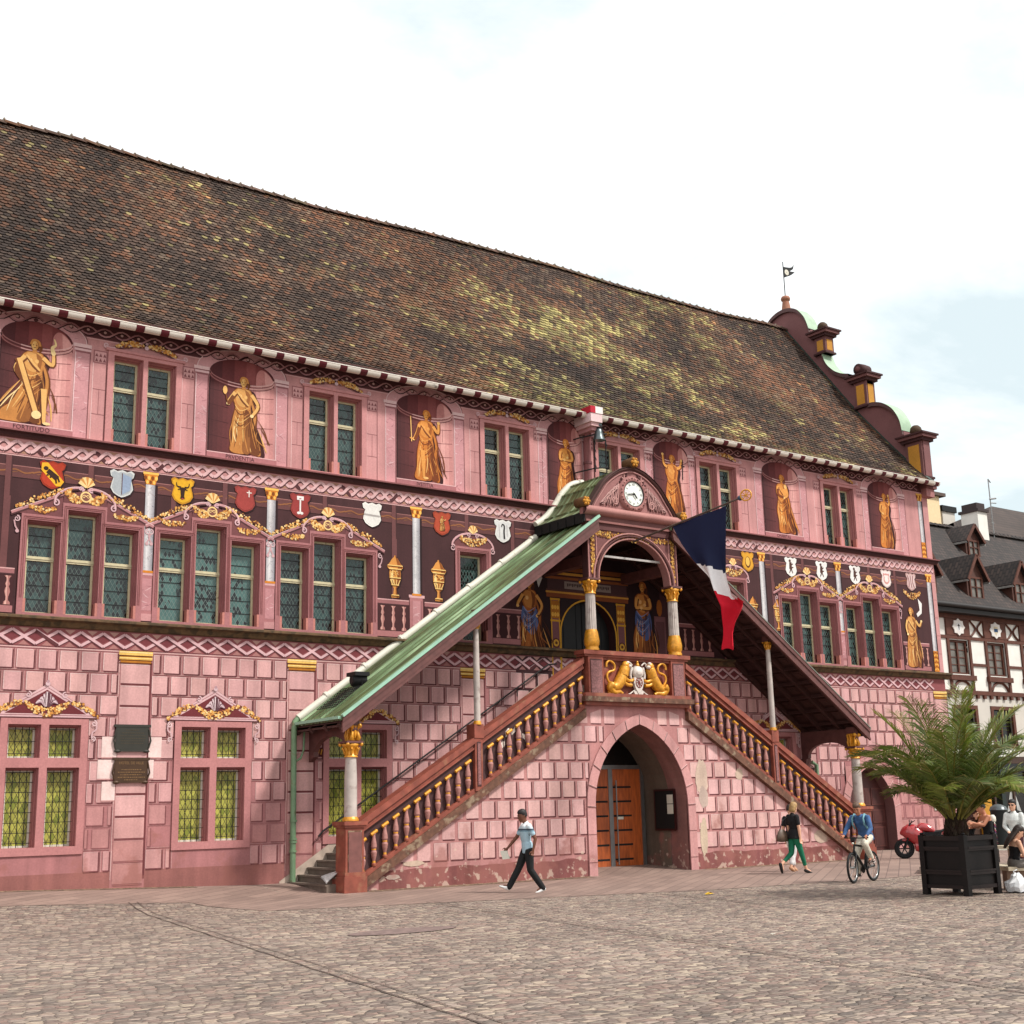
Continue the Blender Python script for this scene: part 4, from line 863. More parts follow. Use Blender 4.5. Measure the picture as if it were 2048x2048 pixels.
for a, b in SW:
    p = Paint(0); m_ = (a+b)/2; hw = (b-a)/2+.26
    q = [(m_+hw*math.cos(R(180-12*i)), 9.20+.42*math.sin(R(180-12*i))) for i in range(16)]
    p.pg(q, (140, 74, 76), 6); p.stroke([(x+.012, z-.03) for x, z in q], .075, (92, 46, 50), 7); p.stroke(q, .06, (218, 158, 162), 8)
    for s_ in (-1, 1): p.spiral(m_+s_*(hw-.02), 9.14, .10, 1.3, .04, (222, 170, 174), 8.5, s_, 90); p.spiral(m_+s_*.16, 9.56, .07, 1.3, .03, (226, 176, 180), 9, -s_, 270)
    p.garland((a, 9.48), (b, 9.48), .14, .16, 34, 9)
    for i in range(7): an = R(20+140*i/6); p.stroke([(m_, 9.62), (m_+.16*math.cos(an), 9.68+.18*math.sin(an))], .045, (250, 214, 150) if i % 2 == 0 else (214, 150, 80), 10+.1*i, .09)
    p.build('painted_pediment', M_PAINT, hall)
def urn(x, z0=7.52, H=1.2, hand=(240, 176, 92)):
    p = Paint(0); U = lambda pts: [(x+a*H, z0+b*H) for a, b in pts]
    pr = [(.10, 0), (.11, .05), (.05, .09), (.035, .22), (.06, .25), (.10, .30), (.15, .45), (.155, .58), (.14, .66), (.20, .70), (.215, .75), (.16, .80), (.13, .84), (.08, .92), (.03, .96), (.02, 1.0)]
    o_ = [(-a, b) for a, b in pr]+[(a, b) for a, b in pr[::-1]]
    p.pg([(a+.05, b-.03) for a, b in U(o_)], (56, 28, 30), 3); p.pg(U(o_), (222, 150, 74), 4)
    p.pg(U([(a*.95, b) for a, b in pr]+[(a*.35, b) for a, b in pr[::-1]]), (164, 92, 40), 5)
    p.pg(U([(-a*.8, b) for a, b in pr[5:10]]+[(-a*.35, b) for a, b in pr[5:10][::-1]]), (252, 214, 140), 5)
    for i in range(7): t = (i-3)/3; p.stroke(U([(t*.07, .30), (t*.13, .42)]), .018*H, (252, 210, 130) if i % 2 == 0 else (150, 84, 36), 6)
    for z, w_ in ((.30, .10), (.47, .15), (.68, .17), (.76, .20), (.06, .10)): p.stroke(U([(-w_, z), (w_, z)]), .022*H, (250, 206, 126), 6.5); p.stroke(U([(-w_, z-.025), (w_, z-.025)]), .012*H, (130, 70, 30), 6.5)
    for i in range(16): p.ell(x+rnd.uniform(-.12, .12)*H, z0+rnd.uniform(.5, .64)*H, .02*H, .02*H, rnd.choice([(252, 216, 146), (160, 90, 40), (236, 176, 90)]), 7, 7)
    p.build('painted_urn', M_PAINT, hall)
urn(18.10-.0); urn(19.54); urn(33.5, 7.5, 1.1); urn(32.3, 7.5, 1.1)
def painted_balustrade(x0, x1, n):
    p = Paint(0); p.rect(x0, x1, 6.42, 7.46, (84, 44, 47), 3.2); p.rect(x0, x1, 7.34, 7.46, (176, 104, 106), 4); p.rect(x0, x1, 7.44, 7.47, (222, 160, 158), 5); p.rect(x0, x1, 7.30, 7.34, (92, 46, 50), 4); p.rect(x0, x1, 6.42, 6.58, (186, 112, 112), 4)
    for i in range(n):
        x = x0+(x1-x0)*(i+.5)/n; pr = [(.08, 6.6), (.07, 6.66), (.03, 6.70), (.03, 6.78), (.065, 6.9), (.05, 6.98), (.03, 7.02), (.055, 7.08), (.03, 7.16), (.035, 7.22), (.08, 7.28)]
        p.pg([(x-a, b) for a, b in pr]+[(x+a, b) for a, b in pr[::-1]], (190, 118, 110), 5); p.pg([(x-a*.7, b) for a, b in pr]+[(x-a*.1, b) for a, b in pr[::-1]], (228, 166, 150), 6)
    p.build('painted_balustrade', M_PAINT, hall)
painted_balustrade(17.52, 18.55, 3); painted_balustrade(19.06, 20.08, 3); painted_balustrade(7.0, 7.82, 3); painted_balustrade(21.4, 22.9, 4); painted_balustrade(28.5, 30.3, 5); painted_balustrade(40.2, 41.75, 5)
for x, k in ((8.56, 'bear'), (10.26, 'silver'), (11.83, 'bull'), (13.55, 'cross'), (15.14, 'key'), (17.36, 'plain'), (19.67, 'saint'), (21.83, 'crozier'), (32.16, 'ram'), (34.32, 'bearw'), (35.93, 'bearw'), (37.75, 'bearw'), (39.52, 'redw'), (40.99, 'faded')): shield(hall, x, k)
f = Paint(0); f.garland((40.5, 9.42), (41.5, 9.42), .16, .16, 34, 3); f.pg([(41.3, 9.18), (41.52, 9.0), (41.46, 8.62), (41.2, 8.46), (41.14, 8.58), (41.36, 8.74)], (236, 230, 226), 5); gold_figure(f, 40.78, 6.55, 2.25, 'plain', 6); f.build('painted_statue', M_PAINT, hall)
f = Paint(0); gold_figure(f, 6.75, 7.6, 1.9, 'plain', 6); f.build('painted_statue', M_PAINT, hall)

# ---- wall of the landing: dark painted portal, two robed figures, canopy shade put into their colours
DK = dict(d=(96, 48, 24), m=(176, 100, 44), h=(214, 150, 76), hh=(232, 180, 110), sh=(40, 22, 26))
p = Paint(0)
for a, b in ((22.2, 23.95), (26.05, 27.9)): p.rect(a, b, 4.9, 6.1, (92, 50, 54), 1.5)
for a, b, c in ((22.9, 23.95, 6.12), (26.05, 28.0, 6.12), (23.95, 26.05, 7.96)): p.rect(a, b, c, 9.3, (52, 26, 30), 1.5)
for x in (23.72, 26.32):
    p.rect(x-.17, x+.17, 5.0, 7.9, (146, 82, 88), 3); p.rect(x-.17, x-.13, 5.0, 7.9, (206, 150, 40), 4); p.rect(x+.13, x+.17, 5.0, 7.9, (206, 150, 40), 4)
    for z in (5.06, 7.2, 7.86): p.rect(x-.19, x+.19, z, z+.06, (206, 150, 40), 5)
    p.rect(x-.16, x+.16, 7.3, 7.84, (180, 112, 36), 4.5)
    for i in range(6): p.ell(x-.1+.1*(i % 3), 7.42+.22*(i//3), .05, .07, (226, 170, 70), 5, 8)
    p.ell(x, 6.55, .15, .15, (120, 56, 44), 5, 14); p.ell(x, 6.55, .11, .11, (214, 160, 60), 6, 10); p.ell(x, 6.55, .05, .05, (120, 70, 40), 7, 8)
for z0, z1, c, e in ((7.95, 8.08, (150, 80, 40), .1), (8.08, 8.14, (206, 146, 60), .12), (8.14, 8.2, (110, 60, 52), .1), (8.2, 8.52, (96, 56, 58), .05), (8.52, 8.6, (160, 90, 44), .12), (8.66, 8.74, (206, 146, 60), .22), (8.60, 8.66, (90, 44, 44), .2), (8.78, 8.92, (150, 84, 40), .3)): p.rect(23.5-e, 26.55+e, z0, z1, c, 4)
p.rect(24.1, 25.95, 8.24, 8.47, (150, 132, 124), 5)
q = [(25.0+1.10*math.cos(R(180-9*i)), 6.85+1.08*math.sin(R(180-9*i))) for i in range(21)]
p.stroke([(23.9, 5.0)]+q+[(26.1, 5.0)], .05, (214, 156, 50), 6)
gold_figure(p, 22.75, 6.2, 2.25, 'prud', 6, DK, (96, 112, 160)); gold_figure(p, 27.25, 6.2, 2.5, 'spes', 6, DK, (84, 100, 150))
p.pg([(23.05, 8.9), (23.25, 8.5), (23.1, 8.2), (22.98, 8.6)], (206, 200, 196), 8)
p.rect(27.72, 28.2, 6.15, 7.62, (140, 84, 88), 5); p.rect(27.78, 28.14, 6.3, 7.45, (118, 66, 70), 6); p.ell(27.96, 7.9, .12, .28, (170, 100, 40), 6, 10)
p.build('painted_portal', M_PAINT, hall)
p = Paint(0)
for i in range(26): x = 24.2+i*.065; p.rect(x, x+.035, 8.31+.02*(i % 3), 8.41, (86, 66, 64), 9)
p.build('painted_inscription', M_PAINT, hall)
d = MB()                                   # arched upper door, set back
d.box(23.9, 26.1, .30, .36, 5.0, 8.0); 
for x in (24.25, 24.75, 25.25, 25.75): d.box(x-.012, x+.012, .285, .30, 5.0, 7.9, mi=1)
d.box(24.97, 25.03, .27, .30, 5.0, 7.9, mi=1)
d.build('upper_door', [mat('near_black_door', (20, 18, 18), .6, amt=.2), M_IRON], hall)
def arch_infill(x0, x1, z0, z1, inner, ya, yb, c, cr):
    """plate that closes a rectangular opening down to an arch; inner = list of (x,z) from left foot to right foot"""
    mb = MB(); k = max(range(len(inner)), key=lambda i: inner[i][1])
    mb.poly([(x, ya, z) for x, z in [(x0, z0)]+[(x0, z1), (inner[k][0], z1)]+inner[:k+1][::-1]], c); mb.poly([(x, ya, z) for x, z in [(x1, z0)]+inner[k:][::-1]+[(inner[k][0], z1), (x1, z1)]], c)
    mb.grid([[(x, ya, z) for x, z in inner], [(x, yb, z) for x, z in inner]], cr, sm=False)
    return mb
ar = [(25.0-1.05, 5.0)]+[(25.0+1.05*math.cos(R(180-9*i)), 6.86+1.05*math.sin(R(180-9*i))) for i in range(21)]+[(26.05, 5.0)]
arch_infill(LD[0], LD[1], LD[2], LD[3], ar, -.006, .30, L((52, 26, 30), KA), L((96, 48, 48), KA)).build('door_arch', M_STONE, hall)
# arched timber door at the right end, with stone arch
def pointed(cx, hw, z0, zs, zt, n=12):
    h = zt-zs; k = (h*h-hw*hw)/(2*hw); Rr = hw+k; a1 = math.asin(h/Rr)
    left = [(cx+k-Rr*math.cos(a1*i/n), zs+Rr*math.sin(a1*i/n)) for i in range(n+1)]
    return [(cx-hw, z0)]+left+[(2*cx-x, z) for x, z in left[:-1][::-1]]+[(cx+hw, z0)]
ar = pointed(37.6, 1.22, -.15, 1.25, 2.85); ao = pointed(37.6, 1.55, -.15, 1.3, 3.22)
arch_infill(RD[0], RD[1], RD[2], RD[3], ar, -.05, .42, L((196, 128, 124), KA), L((150, 96, 92), KA)).build('door_arch', M_STONE, hall)
mb = MB(); mb.grid([[(x, -.06, z) for x, z in ar], [(x, -.06, z) for x, z in ao]], L((206, 140, 136), KA), sm=False); mb.grid([[(x, -.06, z) for x, z in ao], [(x, .0, z) for x, z in ao]], L((206, 140, 136), KA), sm=False)
for i in range(2, len(ar)-2, 2):
    (xa, za), (xb, zb) = ar[i], ao[i]; mb.beam((xa, -.063, za), (xb, -.063, zb), .006, .025, (0, 1, 0), L((236, 196, 190), KA))
mb.build('door_arch', M_STONE, hall)
d = MB(); d.box(36.3, 38.9, .36, .42, -.15, 2.9); 
for x0, x1 in ((36.5, 37.15), (37.25, 37.55), (37.65, 37.95), (38.05, 38.7)):
    for z0, z1 in ((.05, .75), (.88, 1.35), (1.5, 2.1)): d.box(x0, x1, .335, .36, z0, z1, mi=1); d.box(x0+.05, x1-.05, .325, .335, z0+.05, z1-.05)
d.box(37.57, 37.63, .31, .36, -.1, 2.8, mi=1)
d.build('door', [mat('dark_red_timber', (104, 48, 42), .5, amt=.2, sc=3), mat('dark_red_timber_edge', (124, 62, 54), .5, amt=.2, sc=3)], hall)

# ---- roof of plain tiles
RP_Y, RP_Z = [-.60, .1, 1.2, 2.66, 4.71, 6.4], [13.74, 14.40, 15.66, 17.41, 20.22, 22.50]
def sag(x, s): return (.10*mnoise.noise((x*.11, s*1.3, 3.1))+.07*mnoise.noise((x*.33, s*2, 9.1)))*(.25+s*(1.4-s))
RIDGE_X, RIDGE_Z = [1.5, 5, 8.2, 10.6, 13.1, 15.9, 18.8, 22, 25.5, 29.2, 33.3, 37.9, 41.4], [-.42, -.40, -.38, -.28, -.36, -.36, -.38, -.30, -.20, -.16, -.24, -.26, -.16]
def roofpt(x, s):
    y = -.60+7.0*s; return Vector((x, y, lerp(RP_Y, RP_Z, y)+sag(x, s)+s*lerp(RIDGE_X, RIDGE_Z, x)))
rm_ = MB(); base = [[roofpt(X0+(42.2-X0)*i/60, j/24)-Vector((0, 0, .05)) for i in range(61)] for j in range(25)]
rm_.grid(base, L((60, 44, 36), KA)); rm_.grid([[Vector((p.x, 12.8-p.y, p.z)) for p in r] for r in base], L((92, 62, 48), KA))
NR = 66; TW_ = .185
C_T = dict(dk=(70, 54, 46), br=(108, 78, 60), or_=(146, 94, 66), pk=(178, 134, 108), gr=(136, 128, 82), ly=(196, 186, 118), gy=(138, 118, 98))
def tile_col(x, s, r):
    n1 = mnoise.noise((x*.16+3, s*3.2+x*.05, 1.7)); n2 = mnoise.noise((x*.5, s*7, 5.2)); n3 = mnoise.noise((x*1.3, s*16, 8.8))
    t = r.random()
    lich = n1*.8+n2*.55+n3*.45+.62*smooth(18, 25, x)*smooth(.85, .45, s)*smooth(40, 32, x)+.45*smooth(1.6, .3, math.hypot((x-17.5)/1.4, (s-.18)/.10))-.28*smooth(15, 6, x)-.08
    dark = -.9*mnoise.noise((x*.13+9, s*2.2+x*.09, 4.4))-.5*n2-.3*n3+.50*smooth(.7, .1, s)*smooth(25, 5, x)+.40*smooth(33, 41, x)
    if t < .009: c = C_T['pk'] if r.random() < .8 else (214, 150, 96)
    elif r.random() < .035+.50*smooth(.25, .85, lich): c = C_T['ly'] if r.random() < .38 else C_T['gr']
    elif r.random() < .40+.65*dark: c = C_T['dk'] if r.random() < .60 else C_T['br']
    else: c = r.choice([C_T['or_'], C_T['br'], C_T['or_'], C_T['gy'], C_T['br']])
    avg = mixc(mixc((126, 88, 64), (72, 56, 47), smooth(-.4, .6, dark)), (150, 134, 84), smooth(.1, .9, lich)*.85)
    c = mixc(avg, c, .58); d = r.uniform(.84, 1.14)*(.98+.42*mnoise.noise((x*.30, s*1.7, 12.3))+.30*mnoise.noise((x*1.1, s*.9, 7.7))); return tuple(v*d for v in L(c, .78))
rr = random.Random(3)
for j in range(NR):
    s0, s1 = j/NR, min(1, (j+1.75)/NR); off = .5*(j % 2); nx = int((42.2-X0)/TW_)
    for i in range(nx):
        x = X0+(i+off)*TW_+rr.uniform(-.006, .006)
        if x+TW_ > 42.22: continue
        lift = .040+rr.uniform(0, .014); ds = rr.uniform(-.0012, .0012); col = tile_col(x, s0, rr)
        a = roofpt(x, s0+ds); b = roofpt(x, s1); u = (b-a); nrm = Vector((0, -u.z, u.y)).normalized()
        lo = a+nrm*(lift+.008); wv = Vector((TW_-.008, 0, 0)); up = u*.20
        P = [b+nrm*.004, lo+up, lo+up*.35+wv*.18, lo+wv*.5, lo+up*.35+wv*.82, lo+up+wv, b+wv+nrm*.004]
        k = len(rm_.v); rm_.v += [tuple(q) for q in P]+[tuple(q-nrm*.030) for q in P[1:6]]
        rm_.f.append(tuple(range(k, k+7))); rm_.mi.append(0); rm_.c.append(col); rm_.sm.append(False)
        dc = tuple(v*.5 for v in col)  # lower edges darkened: shade between the tile rows put into the colour
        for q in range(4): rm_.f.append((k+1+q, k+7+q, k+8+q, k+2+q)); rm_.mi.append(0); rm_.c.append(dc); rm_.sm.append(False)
M_TILE = attr_mat('clay_roof_tiles', .85, .14, .22, .3, .3)
roof = rm_.build('roof', M_TILE, hall)
rt = MB(); x = X0; i = 0
while x < 42.0:
    z = roofpt(x, 1).z-.02+.02*mnoise.noise((x*2, 0, 0)); q = [(0, 6.4+.17*math.cos(R(180*k/8)), .15*math.sin(R(180*k/8))-.0) for k in range(9)]
    z2 = roofpt(x+.46, 1).z-.02; c = vary(mixc((122, 84, 62), (96, 80, 66), rr.random()), 12); cc = L(c, .85)
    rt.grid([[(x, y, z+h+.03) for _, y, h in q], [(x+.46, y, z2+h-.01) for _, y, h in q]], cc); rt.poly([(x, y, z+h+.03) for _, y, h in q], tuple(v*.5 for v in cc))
    rt.box(x-.02, x+.03, 6.3, 6.5, z+.1, z+.17+.03*rr.random(), L((150, 136, 120), KA)); x += .40
rt.build('ridge_tiles', M_TILE, roof)
# ---- scrolled gable at the right end
YR = 6.4
half = [(-.30, 13.9), (-.30, 15.62), (.56, 15.62), (.57, 16.1), (.66, 16.6), (.95, 17.12), (1.40, 17.48), (1.85, 17.64), (2.16, 17.66), (2.16, 18.82), (2.80, 18.82), (3.0, 19.22), (3.4, 19.36), (3.8, 19.62), (4.16, 20.05), (4.36, 20.6), (4.40, 21.42), (4.86, 21.42), (4.95, 21.9), (5.16, 22.5), (5.55, 22.98), (6.0, 23.2), (6.4, 23.26)]
full = half+[(2*YR-y, z) for y, z in half[:-1][::-1]]
gb = MB(); gb.extr(full, 'x', 42.2, 42.58, L((150, 92, 92), KA)); gable = gb.build('gable', M_STONE, hall)
CPM = [mat('pale_copper_roofing', (168, 196, 166), .5, amt=.18, sc=3), mat('gable_moulding', (112, 70, 68), .7)]
def coping(seg):
    cp = MB(); n = len(seg); rows = []
    for xx in (42.08, 42.78): rows.append([(xx, y, z+.10) for y, z in seg])
    cp.grid(rows, mi=0, sm=True); cp.grid([[(42.08, y, z+.10) for y, z in seg], [(42.08, y, z-.07) for y, z in seg]], mi=1); cp.grid([[(42.78, y, z+.10) for y, z in seg], [(42.78, y, z-.07) for y, z in seg]], mi=1); cp.grid([[(42.08, y, z-.07) for y, z in seg], [(42.78, y, z-.07) for y, z in seg]], mi=1); cp.build('coping', CPM, gable)
def sm_(pts, n=5):
    return Paint.curve(None, pts, n)
for seg in (half[3:9], half[11:16], half[18:]):
    coping(sm_(seg)); coping(sm_([(2*YR-y, z) for y, z in seg][::-1]))
def pier(y0, y1, z0, z1, ball):
    mb = MB(); c = L((140, 84, 82), KA); g_ = L((206, 146, 58), KA); d_ = L((88, 52, 52), KA)
    mb.box(42.12, 42.66, y0, y1, z0, z1-.22, c)
    mb.box(42.02, 42.76, y0-.12, y1+.12, z1-.22, z1-.10, d_); mb.box(41.94, 42.84, y0-.24, y1+.24, z1-.10, z1+.02, c); mb.box(41.88, 42.90, y0-.30, y1+.30, z1+.02, z1+.09, d_)
    mb.box(42.05, 42.73, y0-.06, y1+.06, z0, z0+.08, d_)
    for xx, s_ in ((42.12, -1), (42.66, 1)): mb.box(xx-.012, xx+.012, y0+.12, y1-.12, z0+.16, z1-.36, g_)
    mb.box(42.22, 42.56, y0-.012, y0+.012, z0+.16, z1-.36, g_)
    if ball == 'ball': mb.ball((42.38, (y0+y1)/2, z1+.30), .24, 12, L((96, 72, 52), KA))
    else:
        mb.lathe([(.0, -.3), (.24, -.3), (.26, 0), (.24, .3), (0, .3)], (42.38, (y0+y1)/2, z1+.34), 14, 'x', d_); mb.lathe([(.0, -.34), (.12, -.34), (.12, .34), (0, .34)], (42.38, (y0+y1)/2, z1+.34), 10, 'x', c)
    mb.build('gable_pier', M_STONE, gable)
for y0, y1, z0, z1, b in ((-.26, .50, 14.05, 15.80, 'ball'), (2.16, 2.80, 17.66, 19.02, 'roll'), (4.12, 4.70, 20.62, 21.62, 'ball')):
    pier(y0, y1, z0, z1, b); pier(2*YR-y1, 2*YR-y0, z0, z1, b)
fb = MB(); fb.lathe([(.24, 0), (.22, .1), (.16, .5), (.14, .58), (.20, .6), (.22, .68), (.17, .78), (.08, .82)], (42.38, YR, 23.26), 12, col=L((176, 120, 96), KA)); fb.build('finial', M_STONE, gable)
fl = MB()
for i in range(30):
    s0, s1 = i/30*.985, (i+1)/30*.985
    for (xa, xb) in ((42.10, 42.24),):
        a, b = roofpt(xa, s0), roofpt(xa, s1); fl.hexa([a+Vector((0, 0, -.02)), a+Vector((.14, 0, -.02)), b+Vector((0, 0, -.02)), b+Vector((.14, 0, -.02)), a+Vector((0, 0, .10)), a+Vector((.14, 0, .13)), b+Vector((0, 0, .10)), b+Vector((.14, 0, .13))])
fl.build('flashing', mat('dark_green_flashing', (58, 76, 66), .6, amt=.2), gable)
cb = MB(); cb.box(42.1, 42.74, -.34, .1, 13.62, 13.78, L((150, 88, 86), KA)); cb.box(42.16, 42.66, -.26, .05, 13.30, 13.62, L((190, 120, 118), KA)); cb.box(42.05, 42.80, -.40, .1, 13.78, 13.90, L((110, 62, 62), KA)); cb.build('corbel', M_STONE, gable)
# rainwater pipe and hopper beside the bell
dp = MB(); dp.box(24.72, 25.18, -.86, -.02, 13.50, 13.78, L((236, 200, 200), KA)); dp.box(24.78, 25.12, -.80, -.02, 13.38, 13.50, L((226, 172, 172), KA)); dp.box(24.86, 25.06, -.70, -.02, 13.26, 13.38, L((206, 140, 142), KA)); dp.box(24.70, 24.90, -.88, -.3, 13.78, 14.0, L((206, 40, 60), KA)); dp.box(24.9, 25.20, -.88, -.3, 13.78, 14.0, L((244, 236, 232), KA))
dp.tube([(24.97, -.40, 13.4), (25.06, -.28, 13.22), (25.12, -.14, 13.1), (25.10, -.14, 11.0)], .115, 12, L((176, 104, 108), KA)); dp.lathe([(.14, 0), (.14, .08)], (25.11, -.14, 12.3), 12, col=L((140, 80, 84), KA)); dp.lathe([(.14, 0), (.14, .08)], (25.14, -.16, 13.2), 12, col=L((140, 80, 84), KA))
dp.build('rainwater_pipe', M_STONE, hall)
wv_ = thing('weather_vane', 'black forked pennant weather vane with a wheel cut-out on top of the scrolled gable', 'weather vane', (42.38, YR, 24.05))
v = MB(); v.tube([(0, 0, 0), (0, 0, 1.7)], .022, 6); v.build('rod', M_IRON, wv_)
v = MB(); q = Paint.curve
def penn(pts): v.extr([(a, b) for a, b in pts], 'y', -.012, .012)
up = sm_([(0, 1.46), (.2, 1.48), (.45, 1.52), (.62, 1.60), (.72, 1.72)], 3); dn = sm_([(.76, 1.36), (.55, 1.20), (.38, 1.10), (.2, 1.02), (0, .92)], 3)
v.extr(up+sm_([(.66, 1.50), (.5, 1.38), (.40, 1.34), (.52, 1.34), (.66, 1.36)], 3)+dn, 'y', -.012, .012); v.build('pennant', M_IRON, wv_)
v = MB()
for k in range(8): a = 2*math.pi*k/8; v.beam((.2, -.016, 1.22), (.2+.13*math.cos(a), -.016, 1.22+.13*math.sin(a)), .012, .02)
v.lathe([(.11, -.02), (.14, -.02), (.14, -.012), (.11, -.012)], (.2, 0, 1.22), 16, 'y'); v.build('wheel_emblem', M_WHITEM, wv_)
# ================================================================== COVERED STAIR
st = thing('covered_staircase', 'double flight staircase with red balustrades under a steep green copper canopy with a clock gable', 'staircase')
YF = -2.15; SL = .605
zs_t = lambda x: (.22+SL*(x-15.83)) if x <= CX else (.22+SL*(33.97-x))        # top of the string
zh_t = lambda x: (1.52+SL*(x-15.80)) if x <= CX else (1.52+SL*(34.0-x))       # top of the handrail
LX, RX = 22.95, 26.85
# front wall with the pointed portal
arI = pointed(25.0, 1.75, -.45, 1.70, 4.0); arO = pointed(25.0, 2.04, -.45, 1.72, 4.29)
out = [(15.9, -.45), (15.9, .0), (LX, 4.50), (RX, 4.50), (33.9, .0), (33.9, -.45)]
fw = MB(); wcol = L((206, 134, 130), KA); pl_ = L((176, 106, 98), KA)
fw.poly([(x, YF, z) for x, z in [(15.9, -.45), (15.9, .0), (LX, 4.50), (25.0, 4.50)]+arI[:len(arI)//2+1][::-1]], wcol)
fw.poly([(x, YF, z) for x, z in arI[len(arI)//2:][::-1]+[(25.0, 4.5), (RX, 4.50), (33.9, .0), (33.9, -.45)]], wcol)
fw.grid([[(x, YF, z) for x, z in arI], [(x, YF+.75, z) for x, z in arI]], L((168, 108, 100), KA), sm=False)
arP = pointed(25.1, 1.62, -.45, 1.9, 3.9)
fw.grid([[(x, YF+.75, z) for x, z in arP], [(x, -.02, z) for x, z in arP]], L((128, 112, 98), KA), sm=False)      # lime-washed passage
fw.grid([[(x, YF+.75, z) for x, z in arI], [(x, YF+.75, z) for x, z in arP]], L((140, 96, 90), KA), sm=False)
for x0, x1 in ((15.9, 15.95), (33.85, 33.9)): pass
wall_ = fw.build('front_wall', M_WORN, st)
def front_paint(side): return Paint(YF)
fp = Paint(YF)
cl = lambda x: min(4.38, zs_t(min(x, LX))-.42 if x < CX else zs_t(max(x, RX))-.42)
def arch_hw(z):
    best = 0
    for (xa, za), (xb, zb) in zip(arO, arO[1:]):
        if min(za, zb) <= z <= max(za, zb) and xa <= 25.0: best = max(best, 25.0-(xa+(xb-xa)*((z-za)/(zb-za) if zb != za else 0)))
    return best
for r_ in range(9):
    z1 = 4.42-.505*r_; z0 = z1-.42
    if z1 < .4: break
    z0 = max(z0, .32); x = 15.6+[.1, .36][r_ % 2]
    while x < 34:
        for a, b in ([(x, x+.385)]):
            hw = max(arch_hw(z0+.02), arch_hw(max(z0, 1.0)))
            segs = [(a, b)]
            if z0 < 4.2: segs = [q for q in [(a, min(b, 25.0-hw-.02)), (max(a, 25.0+hw+.02), b)] if q[1]-q[0] > .07]
            for a2, b2 in segs:
                # clip the block's outline against the sloping string
                pts = []
                poly_ = [(a2, z0), (b2, z0), (b2, z1), (a2, z1)]
                d = lambda q: min(4.40, (zs_t(q[0]) if True else 0)-.40)-q[1]
                for i in range(4):
                    p0, p1 = poly_[i], poly_[(i+1) % 4]; d0, d1 = d(p0), d(p1)
                    if d0 >= 0: pts.append(p0)
                    if d0*d1 < 0: t = d0/(d0-d1); pts.append((p0[0]+(p1[0]-p0[0])*t, p0[1]+(p1[1]-p0[1])*t))
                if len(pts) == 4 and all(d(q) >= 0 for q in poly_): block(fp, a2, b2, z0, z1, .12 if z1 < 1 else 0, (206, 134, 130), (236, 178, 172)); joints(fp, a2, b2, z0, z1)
                elif len(pts) >= 3: fp.pg(pts, vary((236, 178, 172), 6), 2); fp.rect(a2+.02, b2, z0-.03, z0, (128, 54, 60), 2) if d((a2, z0)) > 0 and d((b2, z0)) > 0 else None
        x += .5+rnd.uniform(-.01, .01)
fp.build('painted_blocks', M_WORN, st); fp = Paint(YF)
for (xa, xb) in ((16.35, 22.96), (27.06, 33.4)): 
    n = 26
    top = [(xa+(xb-xa)*i/n, .30+.10*mnoise.noise((xa+(xb-xa)*i/n*1.7, 0, 2))) for i in range(n+1)]
    for i in range(n): fp.pg([(top[i][0], -.40), (top[i+1][0], -.40), (top[i+1][0], min(top[i+1][1], zs_t(top[i+1][0])-.42)), (top[i][0], min(top[i][1], zs_t(top[i][0])-.42))], vary((166, 92, 86), 7), 1.5)
for cx_, cz_, w_, h_, n in ((27.38, 2.45, .26, .55, 26), (27.42, 1.9, .20, .3, 22), (27.35, .75, .16, .55, 24), (28.95, 2.55, .16, .18, 18), (32.5, .62, .40, .22, 24), (17.35, .42, .30, .07, 20), (16.75, .12, .20, .06, 18)):
    fp.pg([(cx_+w_*(1+.35*mnoise.noise((3*math.cos(2*math.pi*i/n)+cx_, 3*math.sin(2*math.pi*i/n), 5)))*math.cos(2*math.pi*i/n), cz_+h_*(1+.35*mnoise.noise((2*math.cos(2*math.pi*i/n), 2*math.sin(2*math.pi*i/n)+cz_, 2)))*math.sin(2*math.pi*i/n)) for i in range(n)], vary((212, 186, 166), 8), 4)
fp.build('painted_plinth', M_WORN, st)
am = MB(); yv = YF-.05
am.grid([[(x, yv, z) for x, z in arI], [(x, yv, z) for x, z in arO]], L((218, 150, 146), KA), sm=False); am.grid([[(x, yv, z) for x, z in arO], [(x, YF+.01, z) for x, z in arO]], L((206, 140, 136), KA), sm=False); am.grid([[(x, yv, z) for x, z in arI], [(x, YF+.03, z) for x, z in arI]], L((190, 122, 118), KA), sm=False)
for i in range(1, len(arI)-1, 2):
    (xa, za), (xb, zb) = arI[i], arO[i]; am.beam((xa, yv-.003, za), (xb, yv-.003, zb), .006, .03, (0, 1, 0), L((242, 206, 200), KA)); am.beam((xa, yv-.002, za-.035), (xb, yv-.002, zb-.035), .006, .02, (0, 1, 0), L((150, 84, 84), KA))
for i in (0, 1): 
    for s_ in (-1, 1):
        for z in (.2, .95): am.beam((25+s_*1.75, yv-.003, z+.1*i), (25+s_*2.04, yv-.003, z+.1*i), .006, .02, (0, 1, 0), L((150, 84, 84), KA)) if i == 0 else None
am.build('portal_arch', M_WORN, st)
